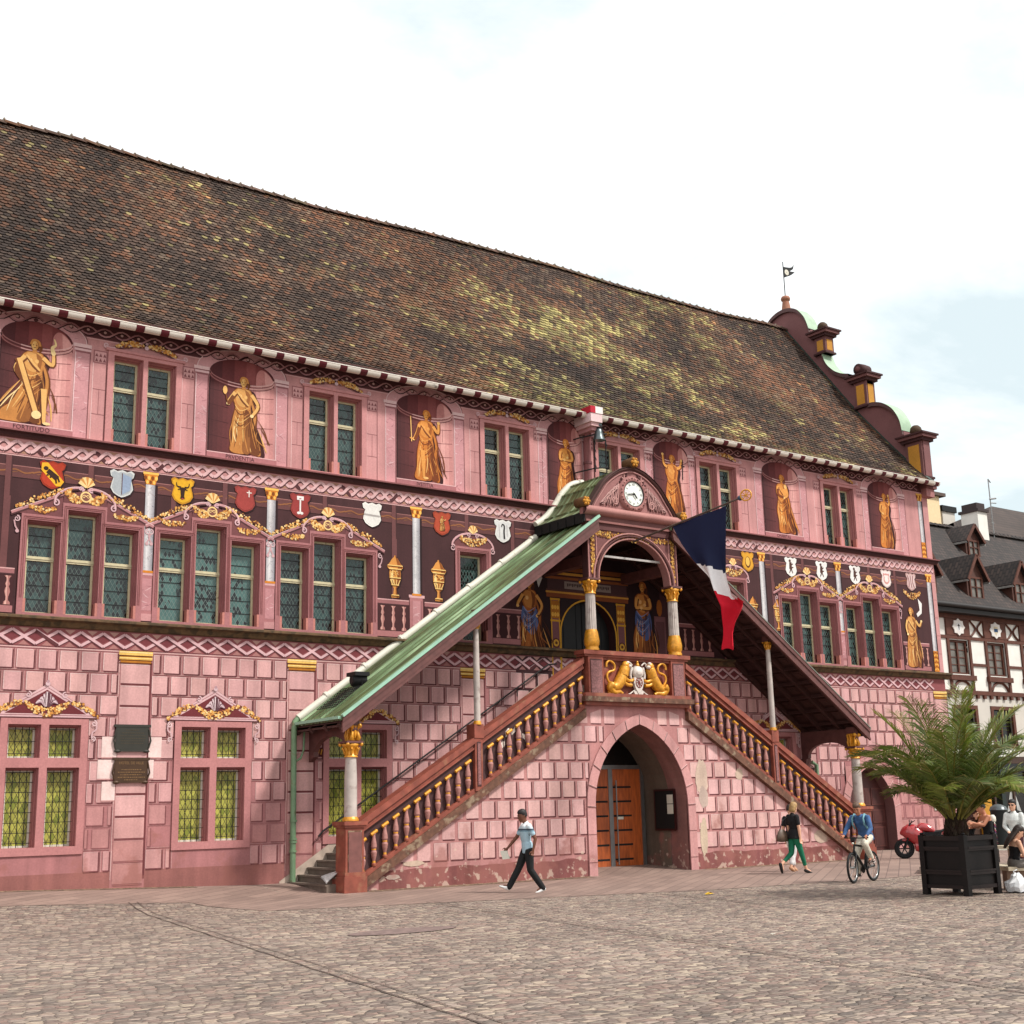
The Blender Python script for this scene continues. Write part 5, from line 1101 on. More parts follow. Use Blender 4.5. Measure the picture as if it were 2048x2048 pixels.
# glazed fanlight, timber leaves and steel frame inside the passage
M_OAK = None
def wood(name, c, rough=.45):
    m, nt, b = newmat(name); t = nt.nodes.new('ShaderNodeTexCoord'); mp = nt.nodes.new('ShaderNodeMapping'); mp.inputs['Scale'].default_value = (6, 6, 1.0); mp.inputs['Rotation'].default_value = (0, R(90), 0); nt.links.new(t.outputs['Object'], mp.inputs[0])
    n = noise_node(nt, 2.4, 7, mp.outputs[0]); col = mixn(nt, mapr(nt, n.outputs['Fac'], .3, .7, 0, 1), tuple(v*.6 for v in L(c, KA)), tuple(min(1, v*1.25) for v in L(c, KA)))
    nt.links.new(col, b.inputs['Base Color']); b.inputs['Roughness'].default_value = rough; return m
M_OAK = wood('orange_brown_timber', (196, 96, 40))
M_STEEL = mat('brushed_steel', (150, 150, 150), .35, metal=.8, amt=.1)
dr_ = MB(); dr_.box(23.3, 25.24, -.36, -.30, -.25, 2.78); dr_.box(25.40, 26.50, -.36, -.30, -.25, 2.78)
for i in range(6):
    z = .12+.42*i; dr_.box(23.6, 25.2, -.368, -.36, z, z+.055, mi=1); dr_.box(25.42, 26.12, -.368, -.36, z, z+.055, mi=1)
door_ = dr_.build('portal_door', [M_OAK, M_BLACK], st)
h = MB(); h.tube([(25.47, -.46, .0), (25.47, -.46, 2.45)], .02, 8)
for z in (.1, 2.3): h.tube([(25.47, -.46, z), (25.47, -.36, z)], .014, 6)
h.build('handle', M_STEEL, door_)
n_ = MB(); n_.box(25.52, 25.78, -.376, -.369, 1.30, 1.38); n_.build('notice_strip', M_WHITEM, door_)
fr = MB(); fr.box(25.24, 25.40, -.38, -.28, -.25, 2.80); fr.box(26.50, 26.62, -.40, -.26, -.25, 2.82); fr.box(23.2, 26.62, -.40, -.26, 2.78, 2.90); fr.build('portal_frame', M_STEEL, st)
fg = MB(); fg.box(23.2, 26.70, -.34, -.30, 2.90, 4.2); fan = fg.build('fanlight', mat('dark_fanlight', (26, 24, 24), .25, amt=.1), st)
t = MB(); put_text(t, 'de Mulhouse', .20, lambda u, v: (24.95+u, -.345, 3.62+v), L((110, 100, 92), KA)); put_text(t, 'Ville', .18, lambda u, v: (24.62+u, -.345, 3.35+v), L((90, 82, 76), KA)); t.build('lettering', M_PAINT, fan)
tb = thing('notice_board', 'dark red framed notice board with white sheets on the wall inside the arched portal', 'notice board', (26.70, -1.25, .95))
m_ = MB(); m_.box(-.05, .0, -.47, .45, 0, 1.20); m_.build('frame', mat('dark_red_frame', (70, 22, 24), .4), tb)
m_ = MB(); m_.box(-.055, -.045, -.42, .40, .05, 1.15); m_.build('backing', M_BLACK, tb)
for z0, z1 in ((.78, 1.04), (.48, .76)): m_ = MB(); m_.box(-.062, -.056, -.40, -.14, z0, z1); m_.build('paper_sheet', M_WHITEM, tb)
# two flights of steps, landing
sp2 = MB()
for s_ in (-1, 1):
    for i in range(31):
        z1 = -.14+.168*(i+1); xa = 14.95+.268*i if s_ < 0 else 2*CX-(14.95+.268*i); xb = 23.0 if s_ < 0 else 2*CX-23.0
        sp2.box(min(xa, xa-s_*.30), max(xa, xa-s_*.30), YF+.05, -.03, z1-.26 if i else -.4, z1); sp2.box(min(xa+s_*.03, xa), max(xa+s_*.03, xa), YF+.05, -.03, z1-.045, z1-.002)
sp2.box(22.95, 26.85, YF+.03, -.01, 4.62, 5.06); sp2.build('steps', M_STEP, st)
sk = MB()
for s_ in (-1, 1):
    f = lambda x: x if s_ < 0 else 2*CX-x
    sk.poly([(f(14.7), -.02, -.2), (f(15.0), -.02, -.2), (f(23.2), -.02, 4.9), (f(23.0), -.02, 5.25), (f(14.7), -.02, .05)])
sk.build('stair_skirting', mat('bare_render', (196, 176, 160), .85, amt=.3, sc=4), st)
# parapets: solid maroon panel, balusters standing proud, sloping string and handrail
for s_ in (-1, 1):
    f = lambda x: x if s_ < 0 else 2*CX-x
    pn = MB(); q = [(15.8, .1), (LX, 4.5), (LX, 5.75), (15.8, 1.3)]
    pn.extr([(f(x), z) for x, z in q], 'y', YF-.0, YF+.16); pn.build('parapet_panel', mat('dark_maroon_panel', (98, 54, 54), .7, amt=.2, sc=3), st)
    def slope(name, xa, xb, off, th, y0, y1, m, ref):
        mb = MB(); za, zb = ref(f(xa))+off, ref(f(xb))+off
        mb.hexa([(f(xa), y0, za-th), (f(xb), y0, zb-th), (f(xa), y1, za-th), (f(xb), y1, zb-th), (f(xa), y0, za), (f(xb), y0, zb), (f(xa), y1, za), (f(xb), y1, zb)]); return mb
    mb = slope('', 15.75, LX, 0, .17, YF-.14, YF+.2, None, zh_t); mb.add(slope('', 15.75, LX, -.17, .10, YF-.08, YF+.2, None, zh_t)); mb.add(slope('', 15.75, LX, -.27, .05, YF-.11, YF+.2, None, zh_t)); mb.build('handrail', M_RAIL, st)
    mb = slope('', 15.6, LX, .0, .13, YF-.10, YF-.002, None, zs_t); mb.build('string', M_RAIL, st)
    mb = slope('', 15.65, LX+.0, -.13, .24, YF-.16, YF-.002, None, zs_t); mb.build('coping', M_RAILD, st)
# balusters
M_BAL = attr_mat('baluster_paint', .6, .12, .1, .1)
bb = MB(); cp_, cg = L((192, 126, 116), KA), L((226, 158, 56), KA); cm_ = L((170, 96, 76), KA)
prof = [(r*1.28, z) for r, z in [(.045, 0), (.050, .05), (.035, .08), (.030, .13), (.052, .24), (.062, .33), (.045, .38), (.048, .385), (.048, .41), (.045, .415), (.06, .46), (.052, .56), (.033, .68), (.030, .74), (.04, .77), (.04, .79)]]
cols = [cm_, cm_, cg, cp_, cp_, cp_, cg, cg, cg, cp_, cp_, cp_, cp_, cp_, cp_]
bb.lathe(prof, (0, 0, 0), 10, cols=cols); bal_me = None
b0 = None; BG = None
def baluster(x, left):
    global bal_me
    z = zs_t(x)-.0
    if bal_me is None: bal_me = bb.mesh('baluster', M_BAL)
    o = bpy.data.objects.new('baluster', bal_me); COL.objects.link(o); o.parent = st; o.location = (x, YF-.07, z-.02)
    c = MB(); k = SL if left else -SL; c.tube([(-.085, 0, -.085*k), (.085, 0, .085*k)], .046, 8); 
    if left: 
        if 'capL' not in caps: caps['capL'] = c.mesh('baluster_cap', M_GOLD)
    elif 'capR' not in caps: caps['capR'] = c.mesh('baluster_cap', M_GOLD)
    q = bpy.data.objects.new('cap', caps['capL' if left else 'capR']); COL.objects.link(q); q.parent = o; q.location = (0, -.01, .80)
caps = {}
for i in range(11):
    for a in (15.86+.312*i, 19.70+.312*i):
        if a < LX-.05: baluster(a, True); baluster(2*CX-a, False)
# piers in the parapets, newels at the foot, balcony piers
def post(x0, x1, z0, z1, y0, y1, panel=True, cap=True, name='pier'):
    mb = MB(); mb.box(x0, x1, y0, y1, z0, z1, mi=0)
    if panel: mb.box(x0+.06, x1-.06, y0-.012, y0+.01, z0+.12, z1-.12, mi=1); mb.box(x0+.075, x1-.075, y0-.022, y0, z0+.16, z1-.16, mi=2)
    if cap: mb.box(x0-.07, x1+.07, y0-.07, y1+.07, z1, z1+.09, mi=0); mb.box(x0-.04, x1+.04, y0-.04, y1+.04, z1-.05, z1, mi=0)
    return mb
M_CARV = mat('carved_pink_panel', (166, 104, 102), .7, amt=.45, sc=26, bmp=.6)
PM = [M_RAIL, mat('panel_frame_paint', (104, 54, 52), .6), M_CARV]
for s_ in (-1, 1):
    f = lambda a, b: (a, b) if s_ < 0 else (2*CX-b, 2*CX-a)
    a, b = f(19.18, 19.42); x = (a+b)/2; mb = post(a, b, zs_t(x)-.15, zh_t(x)-.08, YF-.13, YF+.2, True, False); mb.box(a-.03, b+.03, YF-.16, YF+.22, zh_t(x)-.10, zh_t(x)+.26); mb.build('pier', PM, st)
    a, b = f(15.26, 15.76); mb = post(a, b, -.2, 1.40, YF-.32, YF+.18, True, True); mb.box(a-.06, b+.06, YF-.38, YF+.24, -.35, .20); mb.box(a-.03, b+.03, YF-.35, YF+.21, .2, .30); mb.build('newel', [M_RAIL, M_RAILD, mat('newel_panel_paint', (150, 86, 78), .6, amt=.2)], st)
    a, b = f(23.05, 23.60); mb = post(a, b, 4.62, 5.92, YF-.20, YF+.18, True, False); mb.build('balcony_pier', PM, st)
bm_ = MB(); bm_.box(22.86, 26.94, YF-.26, YF+.2, 5.93, 6.05); bm_.box(22.92, 26.88, YF-.21, YF+.18, 5.87, 5.93); bm_.box(22.88, 26.92, YF-.24, YF+.1, 4.74, 4.84); bm_.box(22.82, 26.98, YF-.30, YF+.1, 4.60, 4.74, mi=1); bm_.box(22.92, 26.88, YF-.20, YF+.1, 4.50, 4.60)
bm_.box(23.60, 26.20, YF-.04, YF+.12, 4.8, 5.9); bm_.box(23.60, 26.20, YF-.14, YF-.04, 5.80, 5.88); bm_.build('balcony_parapet', [M_RAIL, M_RAILD], st)
# carved arms between two gilded lions
lr = MB(); yl = YF-.10
def T(u, v, d=0): return (24.9+u, yl-d, 5.32+v)
for s_ in (-1, 1):
    U = lambda pts, d=0.05: [T(s_*a, b, d) for a, b in pts]
    body = sm_([(.98, -.30), (.80, -.26), (.66, -.10), (.56, .08), (.52, .22)], 4)
    lr.tube(U(body), [.12+.05*math.sin(math.pi*i/(len(body)-1)) for i in range(len(body))], 9)
    lr.tube(U(sm_([(.56, .05), (.50, .22), (.47, .30)], 4), .07), [.16]*5+[.15]*3+[.12], 10)             # mane
    lr.tube(U(sm_([(.98, -.22), (1.06, -.33), (.92, -.44), (.74, -.42), (.62, -.47)], 4), .08), [.13, .14, .13, .12, .11, .10, .10, .09, .09, .08, .08, .07, .06, .06, .05, .05, .05], 8)     # haunch
    lr.tube(U(sm_([(.94, -.3), (1.05, -.4), (1.06, -.47)], 4), .04), .06, 8)
    lr.tube(U(sm_([(.58, .02), (.42, -.08), (.28, -.10), (.20, -.06)], 4), .10), [.075, .07, .065, .06, .055, .05, .05, .045, .045, .045, .045, .05, .055], 8)
    lr.tube(U(sm_([(.62, -.08), (.44, -.20), (.26, -.22)], 4), .08), .055, 8)
    lr.tube(U(sm_([(.98, -.26), (1.12, -.05), (1.08, .12), (.86, .20), (.84, .36), (1.0, .46), (1.12, .40), (1.14, .28)], 5), .03), .036, 7)
    lr.ball(T(s_*.47, .34, .10), (.13, .11, .13), 10); lr.ball(T(s_*.36, .32, .15), (.07, .07, .055), 8, mi=1); lr.ball(T(s_*.42, .42, .14), (.07, .06, .05), 8, mi=1); lr.ball(T(s_*.38, .25, .16), (.035, .03, .02), 6, mi=2)
    lr.tube(U(sm_([(.18, .36), (.28, .44), (.36, .40), (.34, .34)], 4), .05), .025, 6, mi=1)
    lr.tube(U(sm_([(.20, .30), (.27, .10), (.24, -.1), (.30, -.16)], 4), .06), [.05, .05, .045, .045, .04, .04, .04, .035, .03, .03, .03, .03, .03], 7, mi=1)
    lr.tube(U([(.10, -.34), (.30, -.46), (.40, -.50)], .06), .022, 6, mi=1)
    lr.beam(T(s_*.6, -.49, .0), T(s_*1.08, -.49, .0), .1, .05)
lr.lathe([(0, -.1), (.17, -.08), (.21, 0), (.17, .02), (0, .03)], T(0, .16, .06), 14, 'y', mi=1); lr.ball(T(0, .16, .12), (.15, .06, .12), 10, mi=1)
lr.extr([(24.9+x, 5.32+z) for x, z in [(-.17, .02), (.17, .02), (.19, -.12), (.13, -.3), (0, -.5), (-.13, -.3), (-.19, -.12)]], 'y', yl-.12, yl-.02, mi=1)
lr.extr([(24.9+x, 5.32+z) for x, z in [(-.2, -.38), (.2, -.38), (.14, -.5), (-.14, -.5)]], 'y', yl-.10, yl-.02, mi=1)
for k in range(8): a = 2*math.pi*k/8; lr.beam(T(0, -.14, .125), T(.13*math.cos(a), -.14+.15*math.sin(a), .125), .012, .028, (0, 1, 0), mi=2)
lr.tube([T(.12*math.cos(2*math.pi*k/16), -.14+.14*math.sin(2*math.pi*k/16), .125) for k in range(17)], .014, 5, mi=2, cap=False)
lr.ball(T(0, .36, .08), (.06, .06, .08), 8); lr.ball(T(0, .45, .08), (.035, .035, .05), 8)
lr.build('carved_crest', [M_GOLD, mat('silvered_carving', (226, 214, 204), .5, amt=.18, sc=12), mat('crest_red', (170, 50, 44), .5)], st)
# columns
def column(x, y, z0, z1, r, flute=False, gilt=True, cap=.42, block=0):
    mb = MB(); H = z1-z0; zc = z1-cap
    if flute:
        mb.lathe([(r*1.35, 0), (r*1.35, .05), (r*1.2, .09), (r*1.25, .12), (r*1.42, .17), (r*1.46, .28), (r*1.25, .50), (r*1.05, .60)], (x, y, z0), 16, mi=1)
        n = 32; rows = []
        for k in range(9):
            z = z0+.57+(zc-z0-.57)*k/8; rk = r*(1.02-.10*k/8); rows.append([(x+rk*(1-.09*(i % 2))*math.cos(2*math.pi*i/n), y+rk*(1-.09*(i % 2))*math.sin(2*math.pi*i/n), z) for i in range(n)])
        mb.grid(rows, mi=0, closed=True, sm=False)
    else:
        mb.lathe([(r*1.3, 0), (r*1.3, .04), (r*1.12, .08), (r*1.06, .10)], (x, y, z0), 16, mi=1); mb.lathe([(r*1.04, .09), (r*1.02, .5*H), (r*.86, zc-z0)], (x, y, z0), 18, mi=0)
    rc = r*.92
    mb.lathe([(rc*1.2, -.03), (rc*1.2, .0), (rc*.98, .02), (rc*1.02, .4*cap), (rc*1.35, .62*cap), (rc*1.65, .8*cap), (rc*1.3, .84*cap)], (x, y, zc), 16, mi=1)
    for k in range(8):
        a = 2*math.pi*k/8+.39; mb.tube([(x+rc*1.02*math.cos(a), y+rc*1.02*math.sin(a), zc+.1*cap), (x+rc*1.2*math.cos(a), y+rc*1.2*math.sin(a), zc+.4*cap), (x+rc*1.55*math.cos(a), y+rc*1.55*math.sin(a), zc+.55*cap), (x+rc*1.6*math.cos(a), y+rc*1.6*math.sin(a), zc+.45*cap)], [.03, .035, .025, .012], 6, mi=1)
    for sx in (-1, 1):
        for sy in (-1, 1): mb.ball((x+sx*rc*1.35, y+sy*rc*1.35, zc+.78*cap), rc*.36, 8, mi=1)
    mb.box(x-rc*1.6, x+rc*1.6, y-rc*1.6, y+rc*1.6, zc+.86*cap, z1, mi=2)
    mb.build('column', [M_MARBLE, M_GOLD, M_MAROON], st)
YC = YF-.08
for x in (23.30, 26.50): column(x, YC, 6.05, 8.14, .155, True)
for x in (19.30, 2*CX-19.30): column(x, YC, zh_t(x)+.25, 6.72, .085, cap=.26); 
for x in (15.52, 2*CX-15.52): column(x, YC, 1.50, 3.42, .155, cap=.36)
for x in (15.56, 2*CX-15.56):             # gilded consoles above the corner columns, pads on the others
    br_ = MB()
    br_.extr([(YC+.16, 3.42), (YC-.08, 3.42), (YC-.10, 3.55), (YC-.06, 3.68), (YC-.10, 3.84), (YC+.16, 3.84)], 'x', x-.10, x+.10, mi=0)
    for k in (-1, 1):
        br_.tube([(x+.09*k, YC-.10, 3.44), (x+.10*k, YC-.16, 3.50), (x+.08*k, YC-.14, 3.60), (x+.06*k, YC-.11, 3.68), (x+.09*k, YC-.17, 3.78), (x+.12*k, YC-.20, 3.81)], [.045, .05, .04, .035, .045, .05], 7, mi=0); br_.ball((x+.11*k, YC-.17, 3.79), .065, 8, mi=0); br_.ball((x+.09*k, YC-.13, 3.47), .055, 8, mi=0)
        for y in (YC+.02, YC+.12): br_.tube([(x+.10*k, y, 3.44), (x+.13*k, y, 3.56), (x+.10*k, y, 3.68), (x+.14*k, y, 3.80)], .035, 6, mi=0)
    br_.tube([(x, YC-.12, 3.50), (x, YC-.14, 3.62), (x, YC-.12, 3.72), (x, YC-.17, 3.80)], [.03, .045, .04, .03], 7, mi=0)
    br_.box(x-.12, x+.12, YC-.14, YC+.16, 3.84, 4.05, mi=1); br_.build('console', [M_GOLD, M_MAROON], st)
for x in (19.30, 2*CX-19.30): br_ = MB(); br_.box(x-.12, x+.12, YC-.12, YC+.12, 6.72, 6.95, mi=1); br_.build('console', [M_GOLD, M_MAROON], st)
# canopy: sloping roofs with seams, soffit beams, barge boards
YB = -2.55; RS = .71
zr = lambda x: 4.02+RS*(x-15.10)           # top of the left slope
for s_ in (-1, 1):
    f = lambda x: x if s_ < 0 else 2*CX-x
    xa, xb = 15.08, 23.45; th = .10
    mb = MB(); a, b = f(xa), f(xb)
    mb.hexa([(a, YB-.03, zr(xa)-th), (b, YB-.03, zr(xb)-th), (a, -.02, zr(xa)-th), (b, -.02, zr(xb)-th), (a, YB-.03, zr(xa)), (b, YB-.03, zr(xb)), (a, -.02, zr(xa)), (b, -.02, zr(xb))])
    for i in range(1, 7): y = YB+.36*i; mb.beam((f(xa), y, zr(xa)+.02), (f(xb), y, zr(xb)+.02), .03, .05)
    rf = mb.build('canopy_roof', M_COPPER, st); M_EDGE2 = M_COPEDGE if s_ < 0 else mat('grey_copper_edge', (136, 140, 128), .5)  # right-hand edge coloured greyer than the left one
    e = MB(); ew = .10 if s_ < 0 else .05; e.beam((f(xa), YB-.05, zr(xa)+(.005 if s_ < 0 else .0)), (f(xb), YB-.05, zr(xb)+(.005 if s_ < 0 else .0)), ew, .07 if s_ < 0 else .028); e.beam((f(xa)+s_*.04, YB, zr(xa)-.03), (f(xa)+s_*.04, -.05, zr(xa)-.03), .09, .07); e.build('copper_edge', M_EDGE2, rf)
    bg_ = MB()
    for d0, d1, y in ((.02, .16, YB-.06), (.16, .34, YB-.03), (.34, .42, YB-.05)): bg_.hexa([(f(xa+.02), y, zr(xa+.02)-d1), (f(xb), y, zr(xb)-d1), (f(xa+.02), y+.07, zr(xa+.02)-d1), (f(xb), y+.07, zr(xb)-d1), (f(xa+.02), y, zr(xa+.02)-d0), (f(xb), y, zr(xb)-d0), (f(xa+.02), y+.07, zr(xa+.02)-d0), (f(xb), y+.07, zr(xb)-d0)])
    bg_.build('barge_board', M_MAROON, st)
    so = MB()                               # coffered soffit
    zso = lambda x: zr(x)-.20
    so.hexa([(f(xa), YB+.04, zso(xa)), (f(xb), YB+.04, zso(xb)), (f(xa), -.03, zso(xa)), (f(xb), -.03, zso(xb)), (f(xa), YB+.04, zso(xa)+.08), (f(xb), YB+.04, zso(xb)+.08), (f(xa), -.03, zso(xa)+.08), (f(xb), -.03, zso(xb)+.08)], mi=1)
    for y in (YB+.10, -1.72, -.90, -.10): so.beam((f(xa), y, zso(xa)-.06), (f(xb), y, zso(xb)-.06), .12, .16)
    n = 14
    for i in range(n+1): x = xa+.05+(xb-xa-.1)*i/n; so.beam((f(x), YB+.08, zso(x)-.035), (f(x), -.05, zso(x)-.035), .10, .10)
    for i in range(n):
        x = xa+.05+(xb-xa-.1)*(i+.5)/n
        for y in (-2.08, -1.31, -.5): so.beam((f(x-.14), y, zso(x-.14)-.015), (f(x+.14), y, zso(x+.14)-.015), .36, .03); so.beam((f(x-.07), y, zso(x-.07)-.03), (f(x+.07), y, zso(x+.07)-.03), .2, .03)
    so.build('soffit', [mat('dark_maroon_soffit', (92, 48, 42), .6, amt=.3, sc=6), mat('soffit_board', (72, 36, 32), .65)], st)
    eb = MB(); xx = f(15.55)                # arched tie beam at the foot
    q = [(YB+.15, 4.0), (-.03, 4.0), (-.03, 3.0), (-.30, 3.12)]+[(-1.2+.90*math.cos(R(9*i)), 3.18+.42*math.sin(R(9*i))) for i in range(1, 20)]+[(YB+.40, 3.2), (YB+.15, 3.7)]
    eb.extr(q, 'x', xx-.07, xx+.07); eb.build('tie_beam', M_MAROON, st)
    if s_ > 0: cb = MB(); cb.extr([(-.02, 2.6), (-.16, 2.8), (-.26, 3.1), (-.02, 3.1)], 'x', xx-.12, xx+.12); cb.build('corbel', M_MAROON, st)
# upper hood behind the clock gable
pf = sm_([(1.90, 10.06), (1.50, 10.34), (1.12, 10.78), (.84, 11.16), (.45, 11.50), (0, 11.62)], 4)
full_p = [(CX-a, z) for a, z in pf]+[(CX+a, z) for a, z in pf[:-1][::-1]]
hd = MB(); ys = [-2.36, -1.6, -.8, -.02]
hd.grid([[(x, y, z) for x, z in full_p] for y in ys], sm=True); hd.grid([[(x, y, z-.09) for x, z in full_p] for y in (ys[0], ys[-1])], mi=1)
for i in (3, 7, 11, 15): 
    for k in (i, len(full_p)-1-i): x, z = full_p[k]; hd.beam((x, -2.4, z+.02), (x, -.03, z+.02), .03, .05)
hood = hd.build('hood_roof', [M_COPPER, M_BLACK], st)
for s_ in (-1, 1):                          # scalloped eaves of the hood, black boards
    hs = MB()
    x = CX+s_*1.90; hs.box(min(x, x-s_*.05), max(x, x-s_*.05), -2.45, -.05, 9.78, 10.06)
    for i in range(6): hs.box(min(x, x+s_*.03), max(x, x+s_*.03), -2.42+.4*i, -2.42+.4*i+.34, 9.74, 10.0)
    hs.build('hood_eaves', M_BLACK, hood)
wf = MB()                                   # white flashing where the roofs meet the wall
pts = [(15.12, -.10, 4.12), (23.0, -.10, zr(23.0)+.10)]; wf.tube(pts, .10, 10)
wf.tube([(x, -.10, z+.06) for x, z in full_p[:len(full_p)//2+1]], .10, 10)
wf.tube([(2*CX-15.12, -.10, 4.12), (2*CX-23.0, -.10, zr(23.0)+.10)], .06, 8); wf.tube([(x, -.10, z+.04) for x, z in full_p[len(full_p)//2:]], .06, 8)
for i in range(7): x = 15.9+1.15*i; wf.tube([(x, -.10, zr(x)+.12), (x+.07, -.10, zr(x)+.17)], .112, 10)
wf.build('white_flashing', M_WHITEM, st)
dpp = MB(); dpp.tube([(15.12, -.10, 4.12), (15.02, -.11, 4.02), (15.0, -.12, 3.8), (15.02, -.12, -.06)], .075, 10)
dpp.tube([(15.30, -.12, 3.9), (15.28, -.12, 3.3), (15.20, -.12, 3.1), (15.04, -.12, 3.0)], .03, 8)
for z in (.75, .98, 1.05, 1.5): dpp.lathe([(.095, 0), (.095, .05)], (15.02, -.12, z), 10)
dpp.build('downpipe', M_GREENP, st)
dq = MB(); x = 34.75; dq.tube([(x-.2, -.1, 3.0), (x, -.12, 2.9), (x, -.12, -.1)], .07, 10); dq.build('downpipe', M_GREENP, st)
# clock gable
tym = [(23.22, 10.22), (23.30, 10.37), (23.56, 10.72), (23.80, 11.03), (24.06, 11.25), (24.38, 11.45), (24.72, 11.56), (24.9, 11.58)]
tp = sm_(tym, 3); tf = tp+[(2*CX-x, z) for x, z in tp[:-1][::-1]]
cgb = MB(); cgb.extr(tf, 'y', -2.46, -2.20, L((176, 112, 108), KA)); cgb.box(23.05, 26.75, -2.42, -2.2, 9.86, 10.24, L((150, 92, 88), KA))
rows = [[(x, -2.42-.20*math.cos(R(a)), 10.14+.14*math.sin(R(a))) for x in (22.98, 26.82)] for a in range(-90, 91, 15)]; cgb.grid(rows, L((190, 124, 116), KA)); cgb.box(22.98, 26.82, -2.44, -2.3, 10.0, 10.28, L((176, 112, 108), KA))
clk = cgb.build('clock_gable', M_STONE, st)
tr = MB(); tr.tube([(x, -2.48, z+.01) for x, z in tf], .055, 8, L((110, 66, 60), KA)); tr.tube([(24.9+(x-24.9)*.93, -2.48, 10.24+(z-10.24)*.93-.01) for x, z in tf], .022, 6, L((196, 132, 126), KA))
tr.grid([[(x, -2.56, z+.05) for x, z in tf], [(x, -2.18, z+.05) for x, z in tf]], L((92, 62, 52), KA))
for cx_, cz_, rad_ in ((22.98, 10.34, .15), (26.78, 10.30, .15), (24.9, 11.76, .17)):
    tr.lathe([(0, -2.62), (rad_, -2.62), (rad_, -2.2), (0, -2.2)], (cx_, 0, cz_), 14, 'y', L((120, 84, 50), KA)); tr.lathe([(0, -2.66), (rad_*.45, -2.66), (rad_*.45, -2.62)], (cx_, 0, cz_), 10, 'y', L((206, 150, 60), KA))
    for k in range(6): a = 2*math.pi*k/6; tr.ball((cx_+rad_*.62*math.cos(a), -2.63, cz_+rad_*.62*math.sin(a)), .05, 6, L((206, 140, 50), KA))
tr.build('gable_scrolls', M_STONE, clk)
lf = MB(); cl_, cd_ = L((206, 146, 138), KA), L((118, 66, 66), KA)   # carved leaf scrolls
for s_ in (-1, 1):
    for i in range(26):
        t = i/25; x = .60+.94*t; top = lerp([0, .4, .75, 1.1, 1.4, 1.6], [11.42, 11.36, 11.05, 10.66, 10.36, 10.3], x)
        zz0 = 10.36+.04*math.sin(i*2); q = sm_([(x, zz0), (x-.06, zz0+(top-zz0)*.5), (x-.16+.1*math.sin(i), top-.06)], 4)
        if top-zz0 > .1: lf.tube([(24.9+s_*a, -2.485, b) for a, b in q], [.010+.018*math.sin(math.pi*k/(len(q)-1)) for k in range(len(q))], 6, cl_ if i % 2 else cd_); lf.tube([(24.9+s_*(x-.05+.07*math.cos(a)*(1-a/9)), -2.495, min(top-.10, zz0+(top-zz0)*.75)+.05*math.sin(a)*(1-a/9)) for a in [k*.7 for k in range(11)]], .012, 5, L((222, 168, 160), KA))
    lf.tube([(24.9+s_*(.72+.13*math.cos(a)*(1-a/16)), -2.49, 10.50+.13*math.sin(a)*(1-a/16)) for a in [k*.5 for k in range(22)]], .024, 6, cl_)
    for i in range(9): a = R(35+14*i); lf.tube([(24.9+s_*.50*math.cos(a), -2.485, 10.82+.56*math.sin(a)), (24.9+s_*.58*math.cos(a+.1), -2.49, 10.82+.66*math.sin(a+.1))] if 10.82+.66*math.sin(a) < 11.45 else [(24.9, -2.47, 11.3), (24.9+s_*.1, -2.47, 11.32)], .026, 6, cl_ if i % 2 else cd_)
lf.build('carved_scrolls', M_STONE, clk)
c0 = (24.88, 0, 10.79)
ck = MB(); ck.lathe([(.36, -2.50), (.40, -2.56), (.47, -2.56), (.55, -2.51), (.57, -2.46)], c0, 36, 'y', L((178, 112, 106), KA)); ck.tube([(c0[0]+.385*math.cos(2*math.pi*k/36), -2.545, c0[2]+.385*math.sin(2*math.pi*k/36)) for k in range(37)], .016, 6, L((60, 46, 44), KA), cap=False)
for k in range(26): ck.ball((c0[0]+.475*math.cos(2*math.pi*k/26), -2.56, c0[2]+.475*math.sin(2*math.pi*k/26)), .026, 6, L([(206, 146, 138), (116, 66, 66)][k % 2], KA))
ck.build('clock_ring', M_STONE, clk)
df = MB(); df.poly([(c0[0]+.37*math.cos(2*math.pi*k/40), -2.53, c0[2]+.37*math.sin(2*math.pi*k/40)) for k in range(40)], L((236, 240, 232), .9))
for i, s in enumerate(('XII', 'I', 'II', 'III', 'IIII', 'V', 'VI', 'VII', 'VIII', 'IX', 'X', 'XI')):
    a = R(90-30*i); ca, sa = math.cos(a-R(90)), math.sin(a-R(90)); put_text(df, s, .10, lambda u, v: (c0[0]+.29*math.cos(a)+u*ca-v*sa, -2.536, c0[2]+.29*math.sin(a)+u*sa+v*ca), L((30, 30, 34), KA), sx=.9)
for k in range(60): a = R(6*k); df.poly([(c0[0]+r*math.cos(a+d), -2.535, c0[2]+r*math.sin(a+d)) for r, d in ((.345, -.008), (.36, -.008), (.36, .008), (.345, .008))], L((40, 40, 44), KA))
df.build('clock_dial', M_PAINT, clk)
hn = MB()
for ang, ln, w_ in ((90-30*4.72, .20, .055), (90-6*43.5, .31, .036)):
    a = R(ang); d = Vector((math.cos(a), 0, math.sin(a))); n = Vector((-d.z, 0, d.x)); o_ = Vector((c0[0], -2.545-.004*w_*100, c0[2]))
    hn.poly([o_-d*.07, o_+n*w_*.5, o_+d*ln*.7+n*w_*.5, o_+d*ln, o_+d*ln*.7-n*w_*.5, o_-n*w_*.5])
hn.ball((c0[0], -2.55, c0[2]), .03, 8); hn.build('clock_hands', M_IRON, clk)
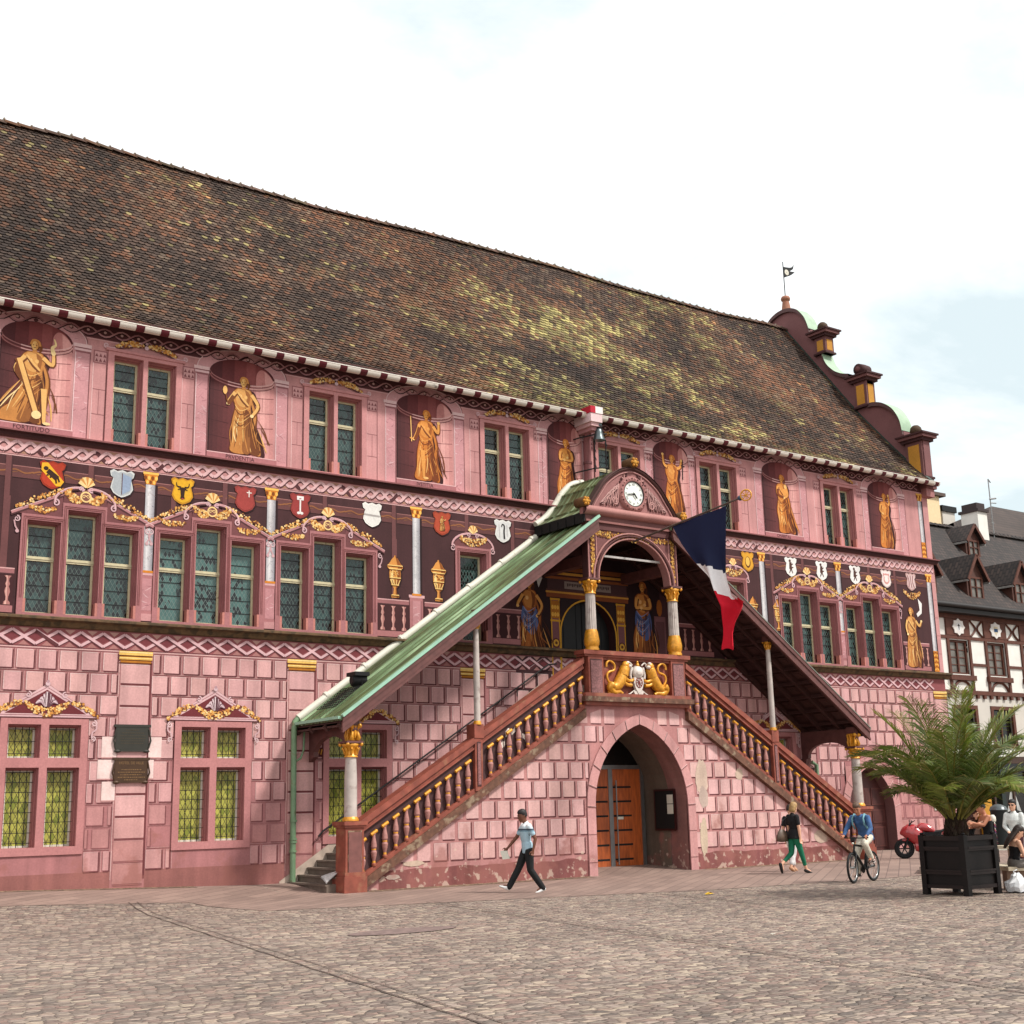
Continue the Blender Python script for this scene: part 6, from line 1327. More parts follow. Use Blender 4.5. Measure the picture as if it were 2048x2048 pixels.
# arched front between the landing columns
AF = [(23.51, 8.14)]+[(24.9+1.39*math.cos(R(180-7.5*i)), 8.16+1.27*math.sin(R(180-7.5*i))) for i in range(25)]+[(26.29, 8.14)]
aa = arch_infill(23.16, 26.64, 8.14, 9.66, AF, -2.36, -2.10, L((150, 88, 86), KA), L((184, 120, 114), KA)); aa.poly([(23.16, -2.36, 8.14), (23.16, -2.1, 8.14), (23.16, -2.1, 9.66), (23.16, -2.36, 9.66)], L((110, 62, 60), KA)); aa.poly([(26.64, -2.36, 8.14), (26.64, -2.1, 8.14), (26.64, -2.1, 9.66), (26.64, -2.36, 9.66)], L((110, 62, 60), KA))
aa.box(23.1, 26.7, -2.40, -2.1, 9.60, 9.90, L((128, 72, 70), KA)); aa.box(23.08, 26.72, -2.46, -2.38, 9.80, 9.86, L((170, 104, 98), KA))
for k, rr_, yy, c in ((0, 1.0, -2.40, (196, 130, 122)), (1, 1.06, -2.43, (120, 66, 66)), (2, 1.12, -2.40, (196, 130, 122))): aa.tube([(24.9+(x-24.9)*rr_, yy, 8.14+(z-8.14)*rr_) for x, z in AF], .028, 6, L(c, KA))
aa.beam((23.7, -2.22, 8.86), (26.1, -2.22, 8.86), .05, .06, col=L((190, 184, 180), KA))
for x0, x1 in ((23.17, 23.50), (26.30, 26.63)): 
    for xx in (x0, x1-.03): aa.box(xx, xx+.03, -2.385, -2.36, 8.16, 9.58, L((196, 130, 122), KA))
ar_ = aa.build('landing_arch', M_STONE, st)
gp = Paint(-2.375); tones = [(206, 150, 66), (184, 122, 52), (222, 178, 100), (150, 96, 44)]
gp.garland((23.34, 9.5), (26.46, 9.5), .04, .15, 60, 1, tones)
for x in (23.34, 26.46):
    for i in range(9): gp.garland((x-.06, 9.45-.14*i), (x+.06, 9.40-.14*i), 0, .08, 5, 1, tones)
gp.build('gilded_garland', M_PAINT, ar_)
tp_ = MB(); tp_.box(23.1, 26.7, -2.3, -.02, 9.62, 9.70); 
for x in (23.8, 24.9, 26.0): tp_.beam((x, -2.2, 9.55), (x, -.05, 9.55), .12, .14)
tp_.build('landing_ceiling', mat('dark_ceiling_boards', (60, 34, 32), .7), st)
for x in (23.30, 26.50): cb = MB(); cb.box(x-.13, x+.13, -2.1, -.03, 8.55, 8.85); cb.build('landing_beam', M_MAROON, st)
# handrail on the wall, ribbon on the parapet
hr = MB(); hr.tube([(15.72, -.14, 1.12), (15.85, -.14, 1.25), (23.3, -.14, 5.86), (23.6, -.14, 5.9)], .024, 8)
for i in range(6): x = 16.1+1.35*i; hr.tube([(x, -.14, 1.25+.619*(x-15.85)-.02), (x, -.07, 1.25+.619*(x-15.85)-.08), (x, -.0, 1.25+.619*(x-15.85)-.08)], .014, 6)
hr.build('wall_handrail', M_IRON, st)
rb = MB(); q = sm_([(20.02, 3.28), (20.16, 3.42), (20.20, 3.40), (20.24, 3.62), (20.34, 3.76), (20.46, 3.70), (20.56, 3.80), (20.66, 3.82), (20.78, 3.66), (20.86, 3.60), (20.94, 3.52)], 4)
rb.grid([[(x, YF-.012-.02*math.sin(i*.9), z-(.09+.03*math.sin(i*.5))) for i, (x, z) in enumerate(q)], [(x, YF-.012-.02*math.sin(i*.9+.4), z+.06) for i, (x, z) in enumerate(q)]], mi=0)
rb.build('ribbon_scroll', mat('white_scroll_paint', (238, 226, 214), .7, amt=.15, sc=18), st)

# ================================================================== THINGS ON THE BUILDING
fl_ = thing('flag', 'blue white and red flag hanging on a pole from the arch under the clock', 'flag', (24.9, -2.43, 9.38))
def F(y, z): return (0.0, y+2.43, z-9.38)
m = MB(); m.tube([F(-2.4, 9.36), F(-6.80, 9.76)], [.035, .026], 8); m.build('pole', mat('grey_pole', (120, 104, 96), .45, metal=.4), fl_)
m = MB(); m.ball(F(-6.86, 9.765), .075, 10, mi=0); qd = Vector((-.45, .89, 0)); qn = F(-7.08, 9.80)
m.tube([Vector(qn)+qd*.15*math.cos(2*math.pi*k/18)+Vector((0, 0, .15*math.sin(2*math.pi*k/18))) for k in range(19)], .022, 6, mi=1, cap=False)
for k in range(8): m.tube([qn, Vector(qn)+qd*.15*math.cos(R(45*k))+Vector((0, 0, .15*math.sin(R(45*k))))], .012, 5, mi=1)
m.build('finial', [mat('blue_knob', (60, 90, 120), .4), M_GOLD], fl_)
ft = MB(); rows = []; NV = 46; NU = 30
vz = [0, .12, .30, .46, .60, .70, .80, .90, 1.0]
in_y = [-4.13, -4.42, -4.86, -5.30, -5.66, -5.84, -5.96, -6.0, -5.90]; out_y = [-6.31, -6.28, -6.24, -6.26, -6.40, -6.86, -6.42, -6.26, -6.30]
in_z = [9.50, 9.00, 8.42, 7.92, 7.42, 6.98, 6.52, 6.20, 5.84]; out_z = [9.66, 9.20, 8.40, 7.72, 7.20, 6.88, 6.50, 6.22, 5.81]
for j in range(NV+1):
    v = j/NV; r_ = []; ya, yb, za, zb = lerp(vz, in_y, v), lerp(vz, out_y, v), lerp(vz, in_z, v), lerp(vz, out_z, v)
    for i in range(NU+1):
        u = i/NU; amp = (.02+.15*smooth(.15, .6, v))*(1-.82*smooth(.66, .86, v)); ph = 9*u+2.6*v
        r_.append((amp*math.sin(ph)+.06*smooth(.3, .7, v)*math.sin(4*u+5*v)-.05*v, ya+(yb-ya)*u+2.43+.05*v*math.sin(7*u+6*v), za+(zb-za)*u-9.38-.10*math.sin(math.pi*u)*smooth(.3, .8, v)+.04*math.sin(11*u+3)*v))
    rows.append(r_)
BL, WH, RD_ = L((32, 40, 78), .9), L((244, 240, 240), .82), L((214, 20, 46), .9)
for j in range(NV):
    for i in range(NU):
        v = (j+.5)/NV; e = v+.10*((i+.5)/NU-.5)*-1
        c = BL if e < .40 else WH if e < .605 else RD_
        ft.poly([rows[j][i], rows[j][i+1], rows[j+1][i+1], rows[j+1][i]], c, 0, True)
M_FLAG = attr_mat('flag_cloth', .75, .06, .05, 0, .2)
ft.build('cloth', M_FLAG, fl_, weld=True)
bl = thing('bell', 'small dark bell with a gilt top on a scrolled iron bracket beside the pipe', 'bell', (25.14, -.70, 12.95))
m = MB(); m.lathe([(.20, 0), (.195, .03), (.16, .12), (.13, .24), (.115, .34), (.07, .40), (0, .42)], (0, 0, 0), 16); m.lathe([(.06, .42), (.13, .46), (.10, .56), (.04, .62)], (0, 0, 0), 12); m.build('bell_body', mat('grey_bell_metal', (110, 120, 122), .35, metal=.7, amt=.2), bl)
m = MB(); m.ball((0, 0, .66), .07, 8); m.ball((.08, 0, .60), .05, 8); m.build('crown', M_GOLD, bl)
m = MB()
for x in (-.12, .34):
    m.tube([(x, .08, -1.02), (x, .08, .10)], .02, 6)
    for k in range(4): m.tube([(x+.05*math.cos(t)*(1-t/9), .08, -.9+.26*k+.07*math.sin(t)+.03*t) for t in [i*.6 for i in range(10)]], .012, 5)
for z in (.12, -.98): m.tube([(-.5, .66, z), (-.42, .5, z+.02), (-.12, .08, z+.08), (.36, .04, z+.16)], .022, 6)
m.tube([(-.12, .08, .12), (0, 0, .7), (.34, .08, .16)], .016, 6); m.build('bracket', M_IRON, bl)
def plaque(name, label, x0, x1, z0, z1, m_, lines, tcol):
    p_ = thing(name, label, 'plaque', ((x0+x1)/2, 0, z0)); w_, h_ = (x1-x0)/2, z1-z0
    mb = MB(); mb.box(-w_+.05, w_-.05, -.05, -.008, .06, h_); mb.box(-w_, w_, -.058, -.02, h_-.05, h_+.01); mb.box(-w_+.16, w_-.16, -.07, -.02, .05, .10)
    for s_ in (-1, 1): mb.ball((s_*(w_-.10), -.05, .06), (.09, .03, .04), 8); mb.tube([(s_*(w_-.05), -.05, .12), (s_*w_, -.06, h_*.45), (s_*(w_-.02), -.06, h_*.6), (s_*(w_-.05), -.05, h_*.85)], .022, 6)
    mb.build('slab', m_, p_); t = MB(); z = h_-.12
    for s, sz in lines:
        if isinstance(s, str): put_text(t, s, sz, lambda u, v: (u, -.054, z+v), tcol, sx=.92)
        else:                              # worn lines nobody can read from the square: broken strokes
            x = -s; 
            while x < s: d_ = rnd.uniform(.01, .05); t.poly([(x, -.054, z-sz*.3), (x+d_, -.054, z-sz*.3), (x+d_, -.054, z+sz*.25), (x, -.054, z+sz*.25)], tcol); x += d_+rnd.uniform(.008, .02)
        z -= sz*1.7
    t.build('inscription', M_PAINT, p_)
plaque('plaque', 'blackened upper plaque on the pilaster strip, above the brown bronze one', 10.33, 11.23, 3.20, 3.88, mat('blackened_plaque', (58, 56, 46), .6, amt=.2), [(.16, .04), (.26, .04), (.3, .035), (.3, .035), (.3, .035), (.28, .035)], L((92, 82, 66), KA))
plaque('plaque', 'brown bronze lower plaque headed hotel de ville, below the blackened one', 10.33, 11.23, 2.47, 3.10, mat('brown_plaque', (92, 64, 42), .5, metal=.3, amt=.25), [('HOTEL DE VILLE', .09), (.24, .035), (.32, .035), (.26, .035), (.32, .035), (.16, .035)], L((150, 116, 80), KA))
np_ = MB(); np_.box(15.60, 15.88, -.03, -.004, 3.14, 3.38, L((110, 30, 26), KA)); 
for i in range(3): np_.beam((15.66+.08*i, -.034, 3.20), (15.69+.08*i, -.034, 3.33), .03, .02, (0, 1, 0), L((216, 150, 50), KA))
tag(np_.build('number_plate', M_PAINT), 'small dark red plate with gold strokes under the canopy eave beside the downpipe', 'plate')
fs = thing('floodlight', 'black floodlight with a mesh step lying on the lower end of the copper canopy', 'floodlight', (16.20, -1.25, zr(16.2)))
m = MB(); m.lathe([(.10, -.20), (.17, -.16), (.20, .12), (.22, .16), (0, .17)], (.05, 0, .24), 12, 'x'); m.box(-.16, .26, -.24, .24, .34, .44); m.build('lamp_housing', M_IRON, fs)
m = MB(); m.tube([(.05, -.2, .0), (.05, -.24, .25)], .02, 6); m.tube([(.05, .2, .0), (.05, .24, .25)], .02, 6); m.build('bracket', M_IRON, fs)
m = MB()
for i in range(9): t = i/8; m.tube([(-.15-.75*t, -.55, -.05-.56*t+.10), (-.15-.75*t, .45, -.05-.56*t+.10)], .009, 4)
for k in range(9): y = -.55+1.0*k/8; m.tube([(-.15, y, .05), (-.90, y, -.51)], .009, 4)
m.build('mesh_tray', M_IRON, fs)
sg = thing('sign', 'small white sign with a red diamond on the pink wall behind the palm', 'sign', (41.32, -.02, 1.25))
m = MB(); m.box(-.21, .21, -.02, .0, 0, .40); m.build('board', M_WHITEM, sg); m = MB()
for r_, c, y in ((.10, (190, 60, 60), -.024), (.055, (240, 236, 232), -.027)): m.poly([(0, y, .22-r_), (r_*.8, y, .22), (0, y, .22+r_), (-r_*.8, y, .22)], L(c, KA))
m.build('diamond_mark', M_PAINT, sg)
nw = MB(); nw.grid([[(15.30+.62*u+.0*v, -1.85+.30*v, .02+.36*u+.10*v*(1-u)+.04*math.sin(3*u+2*v)) for u in [i/6 for i in range(7)]] for v in [0, .5, 1]]); nw.grid([[(15.30+.62*u, -1.83+.30*v, -.01+.36*u+.10*v*(1-u)+.04*math.sin(3*u+2*v)) for u in [i/6 for i in range(7)]] for v in [0, .5, 1]])
o = nw.build('newspaper', mat('printed_paper', (206, 200, 198), .8, amt=.3, sc=30)); o.location = (-.35, -.25, .06); tag(o, 'crumpled newspaper lying on the lowest steps beside the newel post', 'newspaper')
# ================================================================== HALF-TIMBERED HOUSE AND ITS NEIGHBOURS
def tiles_proc(name, c1, c2, row=.25, wd=.24, slope=1.45):
    m, nt, b = newmat(name); t = nt.nodes.new('ShaderNodeTexCoord'); mp = nt.nodes.new('ShaderNodeMapping'); mp.inputs['Scale'].default_value = (1, slope, 1); nt.links.new(t.outputs['Object'], mp.inputs[0])
    br = nt.nodes.new('ShaderNodeTexBrick'); nt.links.new(mp.outputs[0], br.inputs[0]); br.inputs['Scale'].default_value = 1; br.inputs['Brick Width'].default_value = wd; br.inputs['Row Height'].default_value = row; br.inputs['Mortar Size'].default_value = .035; br.inputs['Mortar Smooth'].default_value = .4; br.inputs['Bias'].default_value = 0
    br.inputs['Color1'].default_value = (*L(c1, KA), 1); br.inputs['Color2'].default_value = (*L(c2, KA), 1); br.inputs['Mortar'].default_value = (*L((40, 32, 30), KA), 1)
    n = noise_node(nt, .8, 7, t.outputs['Object']); sc = nt.nodes.new('ShaderNodeVectorMath'); sc.operation = 'SCALE'; nt.links.new(br.outputs[0], sc.inputs[0]); nt.links.new(mapr(nt, n.outputs['Fac'], .3, .7, .72, 1.2), sc.inputs['Scale'])
    nt.links.new(sc.outputs[0], b.inputs['Base Color']); b.inputs['Roughness'].default_value = .85; bump(nt, b, br.outputs['Fac'], -.6, .03); return m
M_HT = tiles_proc('house_roof_tiles', (84, 68, 62), (54, 44, 42)); M_HT2 = tiles_proc('ribbed_roof_tiles', (86, 70, 64), (98, 80, 72), .34, .28, 1.3)
M_TIMB = mat('brown_timber', (112, 62, 44), .7, amt=.25, sc=5); M_WHITE = mat('white_plaster', (236, 234, 226), .85, amt=.08, sc=2); M_GREYP = mat('pale_grey_plaster', (208, 202, 192), .85, amt=.08, sc=1.5)
M_HGLASS = mat('curtained_glass', (126, 120, 112), .2, amt=.35, sc=2.5, bmp=0); M_DARKG = mat('dark_room_glass', (40, 34, 32), .15, amt=.3, bmp=0)
hs_ = thing('half_timbered_house', 'white half timbered house with brown beams, star shaped shields and dormers beside the town hall', 'house', (46.0, 4.0, 0))
HX, HY = 46.0, 4.0
def HB(mb, x0, x1, y0, y1, z0, z1, mi=0): mb.box(x0-HX, x1-HX, y0, y1, z0, z1, mi=mi)
WX = [(45.83, 47.1), (48.57, 49.87), (51.31, 52.60), (54.05, 55.32), (56.8, 58.1), (59.5, 60.8)]
wl2 = MB(); hol = [(a-HX, b-HX, 6.98, 8.48) for a, b in WX if a > 46]+[(a-.1-HX, b+.1-HX, 3.95, 5.5) for a, b in WX if a > 46]
wl2.gridholes(0, 17, 3.35, 9.6, hol, 0); wl2.box(0, .2, .01, 10, 3.3, 9.6); wl2.poly([(0, 10, 3.3), (17, 10, 3.3), (17, 10, 9.6), (0, 10, 9.6)]); wl2.poly([(17, 0, 0), (17, 10, 0), (17, 10, 9.6), (17, 0, 9.6)])
wl2.build('wall', M_WHITE, hs_)
tm = MB(); Y0, Y1 = -.06, .02
HB(tm, 46, 63, Y0-.03, Y1, 9.42, 9.62); HB(tm, 46, 63, Y0, Y1, 8.52, 8.66); HB(tm, 46, 63, Y0-.06, Y1, 6.08, 6.26)
for i in range(34): x = 46.1+.5*i; HB(tm, x, x+.16, Y0-.05, Y1, 5.92, 6.075)
for i, (a, b) in enumerate(WX):
    if a < 46: continue
    for x in (a-.20, b+.04): HB(tm, x, x+.16, Y0-.005, Y1, 6.265, 8.515); HB(tm, x, x+.16, Y0-.005, Y1, 8.665, 9.415)
    HB(tm, a-.26, b+.26, Y0-.09, Y1, 6.70, 6.92)
    HB(tm, a-.19, b+.19, Y0-.012, Y1, 8.67, 9.41)
    na = WX[i+1][0] if i+1 < len(WX) else 62
    HB(tm, b+.21, na-.21, Y0, Y1, 7.36, 7.48)
    c = (b+na)/2; w2 = (na-b)/2-.26
    for s_ in (-1, 1):
        q = sm_([(c-s_*w2, 8.67), (c-s_*.05, 8.98), (c-s_*.05, 9.1), (c-s_*w2, 9.41)], 4); q2 = sm_([(c+s_*w2*.0+s_*w2, 8.67), (c+s_*.06, 9.04), (c+s_*w2, 9.41)], 4)
        tm.tube([(x-HX, Y0+.02, z) for x, z in q2], (.06, .055), 4, sm=False)
        m_ = (a+b)/2; q = sm_([(m_-s_*.62, 6.30), (m_-s_*.46, 6.52), (m_-s_*.2, 6.66), (m_-s_*.02, 6.68)], 4); tm.tube([(x-HX, Y0+.025, z) for x, z in q], (.07, .06), 4, sm=False)
HB(tm, 46, 46.14, Y0-.004, Y1, 6.265, 9.41); tm.build('timber_frame', M_TIMB, hs_)
st_ = None
for i, (a, b) in enumerate(WX):
    if a < 46 or i > 4: continue
    m_ = (a+b)/2-HX; f = MB()
    for x0, x1, z0, z1 in ((a, a+.09, 6.98, 8.48), (b-.09, b, 6.98, 8.48), (a+.09, b-.09, 8.39, 8.48), (a+.09, b-.09, 6.98, 7.06), ((a+b)/2-.05, (a+b)/2+.05, 7.06, 8.39)): HB(f, x0, x1, .06, .16, z0, z1)
    for k in range(1, 4): HB(f, a+.09, b-.09, .10, .14, 7.06+.333*k-.018, 7.06+.333*k+.018)
    w_ = f.build('window', M_TIMB, hs_); g_ = MB(); g_.poly([(a-HX, .13, 6.98), (b-HX, .13, 6.98), (b-HX, .13, 8.48), (a-HX, .13, 8.48)]); g_.build('pane', M_HGLASS, w_)
    f = MB()
    for x0, x1, z0, z1 in ((a-.24, a-.06, 3.9, 5.62), (b+.06, b+.24, 3.9, 5.62), (a-.06, b+.06, 5.46, 5.62), (a-.28, b+.28, 3.78, 3.95)): HB(f, x0, x1, -.05, .05, z0, z1)
    HB(f, (a+b)/2-.04, (a+b)/2+.04, .1, .16, 3.95, 5.46); w_ = f.build('window', M_TIMB, hs_); g_ = MB(); g_.poly([(a-.1-HX, .15, 3.95), (b+.1-HX, .15, 3.95), (b+.1-HX, .15, 5.5), (a-.1-HX, .15, 5.5)]); g_.build('pane', M_DARKG, w_)
    s_ = MB(); pts = []
    for k in range(16): r_ = .45 if k % 2 == 0 else .36; pts.append((m_+r_*math.cos(math.pi*k/8), 9.05+r_*.86*math.sin(math.pi*k/8)))
    s_.extr(pts, 'y', -.12, -.075, L((232, 228, 222), KA)); em = Paint(-.121); cx_ = m_; fl2 = [(216, 190, 150), (226, 226, 226), (214, 200, 170), (226, 226, 226)][i % 4]
    em.pg([(cx_-.15, 9.22), (cx_+.15, 9.22), (cx_+.15, 8.98), (cx_, 8.82), (cx_-.15, 8.98)], fl2, 1)
    if i % 2: em.stroke([(cx_, 9.18), (cx_, 8.92)], .07, (50, 40, 36), 2, .04); em.stroke([(cx_-.08, 9.1), (cx_+.08, 9.1)], .04, (50, 40, 36), 2.2)
    else: em.rect(cx_-.14, cx_+.14, 8.97, 9.12, (56, 92, 132), 2)
    s_.add(em); s_.build('star_shield', M_PAINT, hs_)
lowz = MB(); HB(lowz, 46, 63, -.012, -.002, 5.62, 5.90)
for i, (a, b) in enumerate(WX):
    na = WX[i+1][0] if i+1 < len(WX) else 62.5
    HB(lowz, max(46, b+.28), na-.28, -.012, -.002, 3.4, 5.62)
lowz.build('lower_plaster', M_GREYP, hs_)
shp = MB()
for x0, x1, mi in ((46, 46.6, 0), (49.76, 50.40, 0), (53.8, 54.4, 0), (58, 58.6, 0)): HB(shp, x0, x1, -.05, .3, -.3, 3.3, mi)
HB(shp, 46, 63, .25, .35, -.3, 3.3, 1); HB(shp, 46, 63, -.12, .1, 3.10, 3.40, 2); HB(shp, 46, 63, -.02, .2, 2.75, 3.10, 1)
for x in (47.6, 48.9, 50.6, 50.95, 52.4, 53.7, 55.5, 57): HB(shp, x, x+.12, .16, .26, -.3, 2.75, 2)
HB(shp, 46.6, 63, .15, .26, -.3, .35, 2)
shp.build('shopfront', [mat('ochre_pillar_paint', (206, 146, 40), .6, amt=.12, sc=2), M_DARKG, mat('brown_shop_trim', (84, 56, 42), .6)], hs_)
ps = MB(); q = [(51.9, 1.0), (52.25, 1.9), (52.2, 2.15), (52.3, 2.35), (52.45, 2.5), (52.55, 2.34), (52.62, 2.1), (52.55, 1.9), (52.95, 1.0), (52.45, 1.12)]
ps.poly([(x-HX, .235, z) for x, z in q]); ps.build('shop_poster', mat('pale_dress_print', (190, 190, 186), .6, amt=.3, sc=7), hs_)
rf = MB(); RZ = lambda y: 9.95+1.04*(y+.5)   # y local, eave at -.5
rows = [[(x, y, RZ(y)) for x in (-.2, 4, 8, 12, 17.2)] for y in (-.5, 1, 2.5, 4.4)]; rf.grid(rows, sm=False); rf.grid([[(x, 8.8-y, RZ(y)) for x in (-.2, 17.2)] for y in (-.5, 4.4)], sm=False); rf.box(-.2, 17.2, -.52, -.42, 9.82, 9.94)
for xx in (0.0, 17.0): rf.poly([(xx, 0, 9.6), (xx, 8.8, 9.6), (xx, 4.4, RZ(4.4)-.06)])
roof2 = rf.build('roof', M_HT, hs_)
ri = MB(); x = -.2
while x < 17: ri.grid([[(xx, 4.4+.16*math.cos(R(180*k/6)), RZ(4.4)+.14*math.sin(R(180*k/6))+d) for k in range(7)] for xx, d in ((x, .03), (x+.4, 0))]); x += .36
ri.build('ridge_tiles', M_HT, roof2)
ea = MB(); ea.box(-.2, 17.2, -.52, 0, 9.62, 9.80); ea.tube([(-.2, -.6, 9.92), (17.2, -.6, 9.92)], .10, 8); ea.build('eaves', mat('black_eaves', (46, 40, 38), .6), hs_)
def dormer(x0, x1, yf, z0, zw, zp, nm):
    x0 -= HX; x1 -= HX; m_ = (x0+x1)/2; mb = MB()
    yb = lambda z: (z-9.95)/1.04-.5+.3
    mb.poly([(x0, yf, z0), (x1, yf, z0), (x1, yf, zw), (m_, yf, zp), (x0, yf, zw)], mi=0)
    for x in (x0, x1): mb.poly([(x, yf, z0), (x, yf, zw), (x, yb(zw), zw)], mi=0)
    ov = .16
    for s_, xe in ((-1, x0), (1, x1)):
        e = (xe+s_*ov, zw-.16); d = (zp-zw)/(m_-x0)
        mb.hexa([(xe+s_*ov, yf-.22, zw-ov*d), (m_, yf-.22, zp), (xe+s_*ov, yb(zw)+.2, zw-ov*d), (m_, yb(zp)+.3, zp), (xe+s_*ov, yf-.22, zw-ov*d+.10), (m_, yf-.22, zp+.10), (xe+s_*ov, yb(zw)+.2, zw-ov*d+.10), (m_, yb(zp)+.3, zp+.10)], mi=1)
        mb.beam((xe+s_*ov, yf-.23, zw-ov*d+.03), (m_, yf-.23, zp+.03), .05, .14, mi=2); mb.beam((xe+s_*ov, yf-.2, zw-ov*d+.0), (xe+s_*ov, yb(zw), zw-ov*d+.0), .07, .09, mi=3)
    d_ = mb.build('dormer', [mat(nm+'_boards', (108, 62, 46), .7, amt=.2), M_HT, M_TIMB, mat(nm+'_gutter', (180, 180, 176), .4, metal=.4)], hs_)
    w = MB(); wz0, wz1 = z0+.12, zw-.02; a, b = x0+.14, x1-.14
    for q in ((a, a+.09, wz0, wz1), (b-.09, b, wz0, wz1), (a+.09, b-.09, wz1-.09, wz1), (a-.05, b+.05, wz0-.08, wz0), (m_-.03, m_+.03, wz0, wz1-.09), (a+.09, b-.09, (wz0+wz1)/2-.02, (wz0+wz1)/2+.02)): w.box(q[0], q[1], yf-.07, yf-.012, q[2], q[3])
    w.build('window', M_TIMB, d_); g_ = MB(); g_.poly([(a, yf-.008, wz0), (b, yf-.008, wz0), (b, yf-.008, wz1), (a, yf-.008, wz1)]); g_.build('pane', M_HGLASS, d_)
dormer(50.45, 51.70, .10, 10.40, 11.50, 12.45, 'dormer'); dormer(53.9, 55.15, .10, 10.40, 11.50, 12.45, 'dormer'); dormer(57.3, 58.55, .10, 10.40, 11.50, 12.45, 'dormer'); dormer(47.0, 48.25, .10, 10.40, 11.50, 12.45, 'dormer'); dormer(54.5, 55.65, 2.75, 13.2, 14.1, 14.8, 'dormer')
ch = MB(); ch.box(11.6, 12.4, 4.0, 5.0, 13.5, 16.10); ch.box(11.53, 12.47, 3.9, 5.1, 16.10, 16.24, mi=1); ch.box(11.65, 12.35, 4.05, 4.95, 16.24, 16.58, mi=1); ch.build('chimney', [M_WHITE, mat('chimney_cap', (64, 42, 40), .6)], hs_)
an = thing('aerial', 'thin rooftop aerial mast behind the ridge of the half timbered house', 'aerial', (59.3, 8.3, 14.8)); m = MB(); m.tube([(0, 0, -.5), (0, 0, 3.3)], .03, 6); m.tube([(-.05, 0, 2.2), (.3, -.15, 2.25)], .05, 6); m.tube([(-.0, 0, 2.0), (.35, -.1, 2.0)], .03, 6); m.tube([(0, 0, 3.3), (.12, -.05, 3.1)], .03, 6); m.tube([(-.12, 0, .9), (.12, 0, .9)], .03, 6); m.build('mast', mat('galvanised_mast', (150, 150, 150), .5, metal=.5), an)
# neighbours behind
rh = thing('rear_house', 'house with a ribbed brown roof rising behind the half timbered house', 'house', (67, 13, 0))
m = MB(); m.box(-2, 22, 0, 10, 0, 15.6); m.build('wall', M_GREYP, rh)
m = MB(); m.poly([(-4.4, 0, 17.0), (-4.4, -.4, 15.2), (23, -.4, 15.2), (23, 5, 20.3), (7, 5, 20.3)]); m.poly([(-4.4, 0, 17.0), (7, 5, 20.3), (-4.4, 10.4, 15.2)]); m.poly([(-4.4, 10.4, 15.2), (7, 5, 20.3), (23, 5, 20.3), (23, 10.4, 15.2)]); m.build('roof', M_HT2, rh)
gbm = MB(); gbm.poly([(8.3, -1.2, 15.0), (13.2, -1.2, 15.0), (13.2, -1.2, 17.6), (10.75, -1.2, 20.6), (8.3, -1.2, 17.6)]); gbm.build('gable_front', mat('pale_teal_plaster', (190, 220, 214), .8), rh)
gbm = MB()
for s_ in (-1, 1): gbm.hexa([(10.75+s_*2.7, -1.5, 17.2), (10.75, -1.5, 20.6), (10.75+s_*2.7, 3.5, 17.2), (10.75, 3.5, 20.6), (10.75+s_*2.7, -1.5, 17.4), (10.75, -1.5, 20.8), (10.75+s_*2.7, 3.5, 17.4), (10.75, 3.5, 20.8)])
gbm.build('gable_roof', M_HT2, rh)
ch_ = thing('cream_house', 'tall cream rendered house wall with a flat brown coping rising behind the town hall corner', 'house', (60.2, 15, 0))
m = MB(); m.box(0, 4.1, 0, 5, 0, 19.15); m.build('wall', mat('cream_render', (240, 214, 170), .85, amt=.06), ch_); m = MB(); m.box(-.2, 4.5, -.2, 5.2, 19.15, 19.35); m.box(4.1, 6.6, -.2, 3, 17.2, 17.45); m.build('coping', mat('brown_coping', (110, 84, 70), .7), ch_)
m = MB(); m.box(4.12, 6.4, 0, 3, 0, 17.2); m.build('wing', M_WHITE, ch_); m = MB(); m.box(4.7, 5.9, .3, 1.4, 17.45, 18.4); m.box(4.6, 6.0, .2, 1.5, 18.4, 18.75, mi=1); m.build('chimney', [M_GREYP, M_IRON], ch_)
rw = thing('rear_terrace', 'plain pale house with a dark roof at the far right end of the street', 'house', (63.5, 4.0, 0)); m = MB(); m.box(.2, 40, 0, 10, -.5, 9); m.build('wall', M_GREYP, rw); m = MB(); m.poly([(0, -.5, 9), (40.5, -.5, 9), (40.5, 5, 14.5), (0, 5, 14.5)]); m.poly([(0, 10.5, 9), (40.5, 10.5, 9), (40.5, 5, 14.5), (0, 5, 14.5)]); m.poly([(0.2, -.3, 9), (.2, 5, 14.4), (.2, 10.3, 9)]); m.build('roof', M_HT, rw)

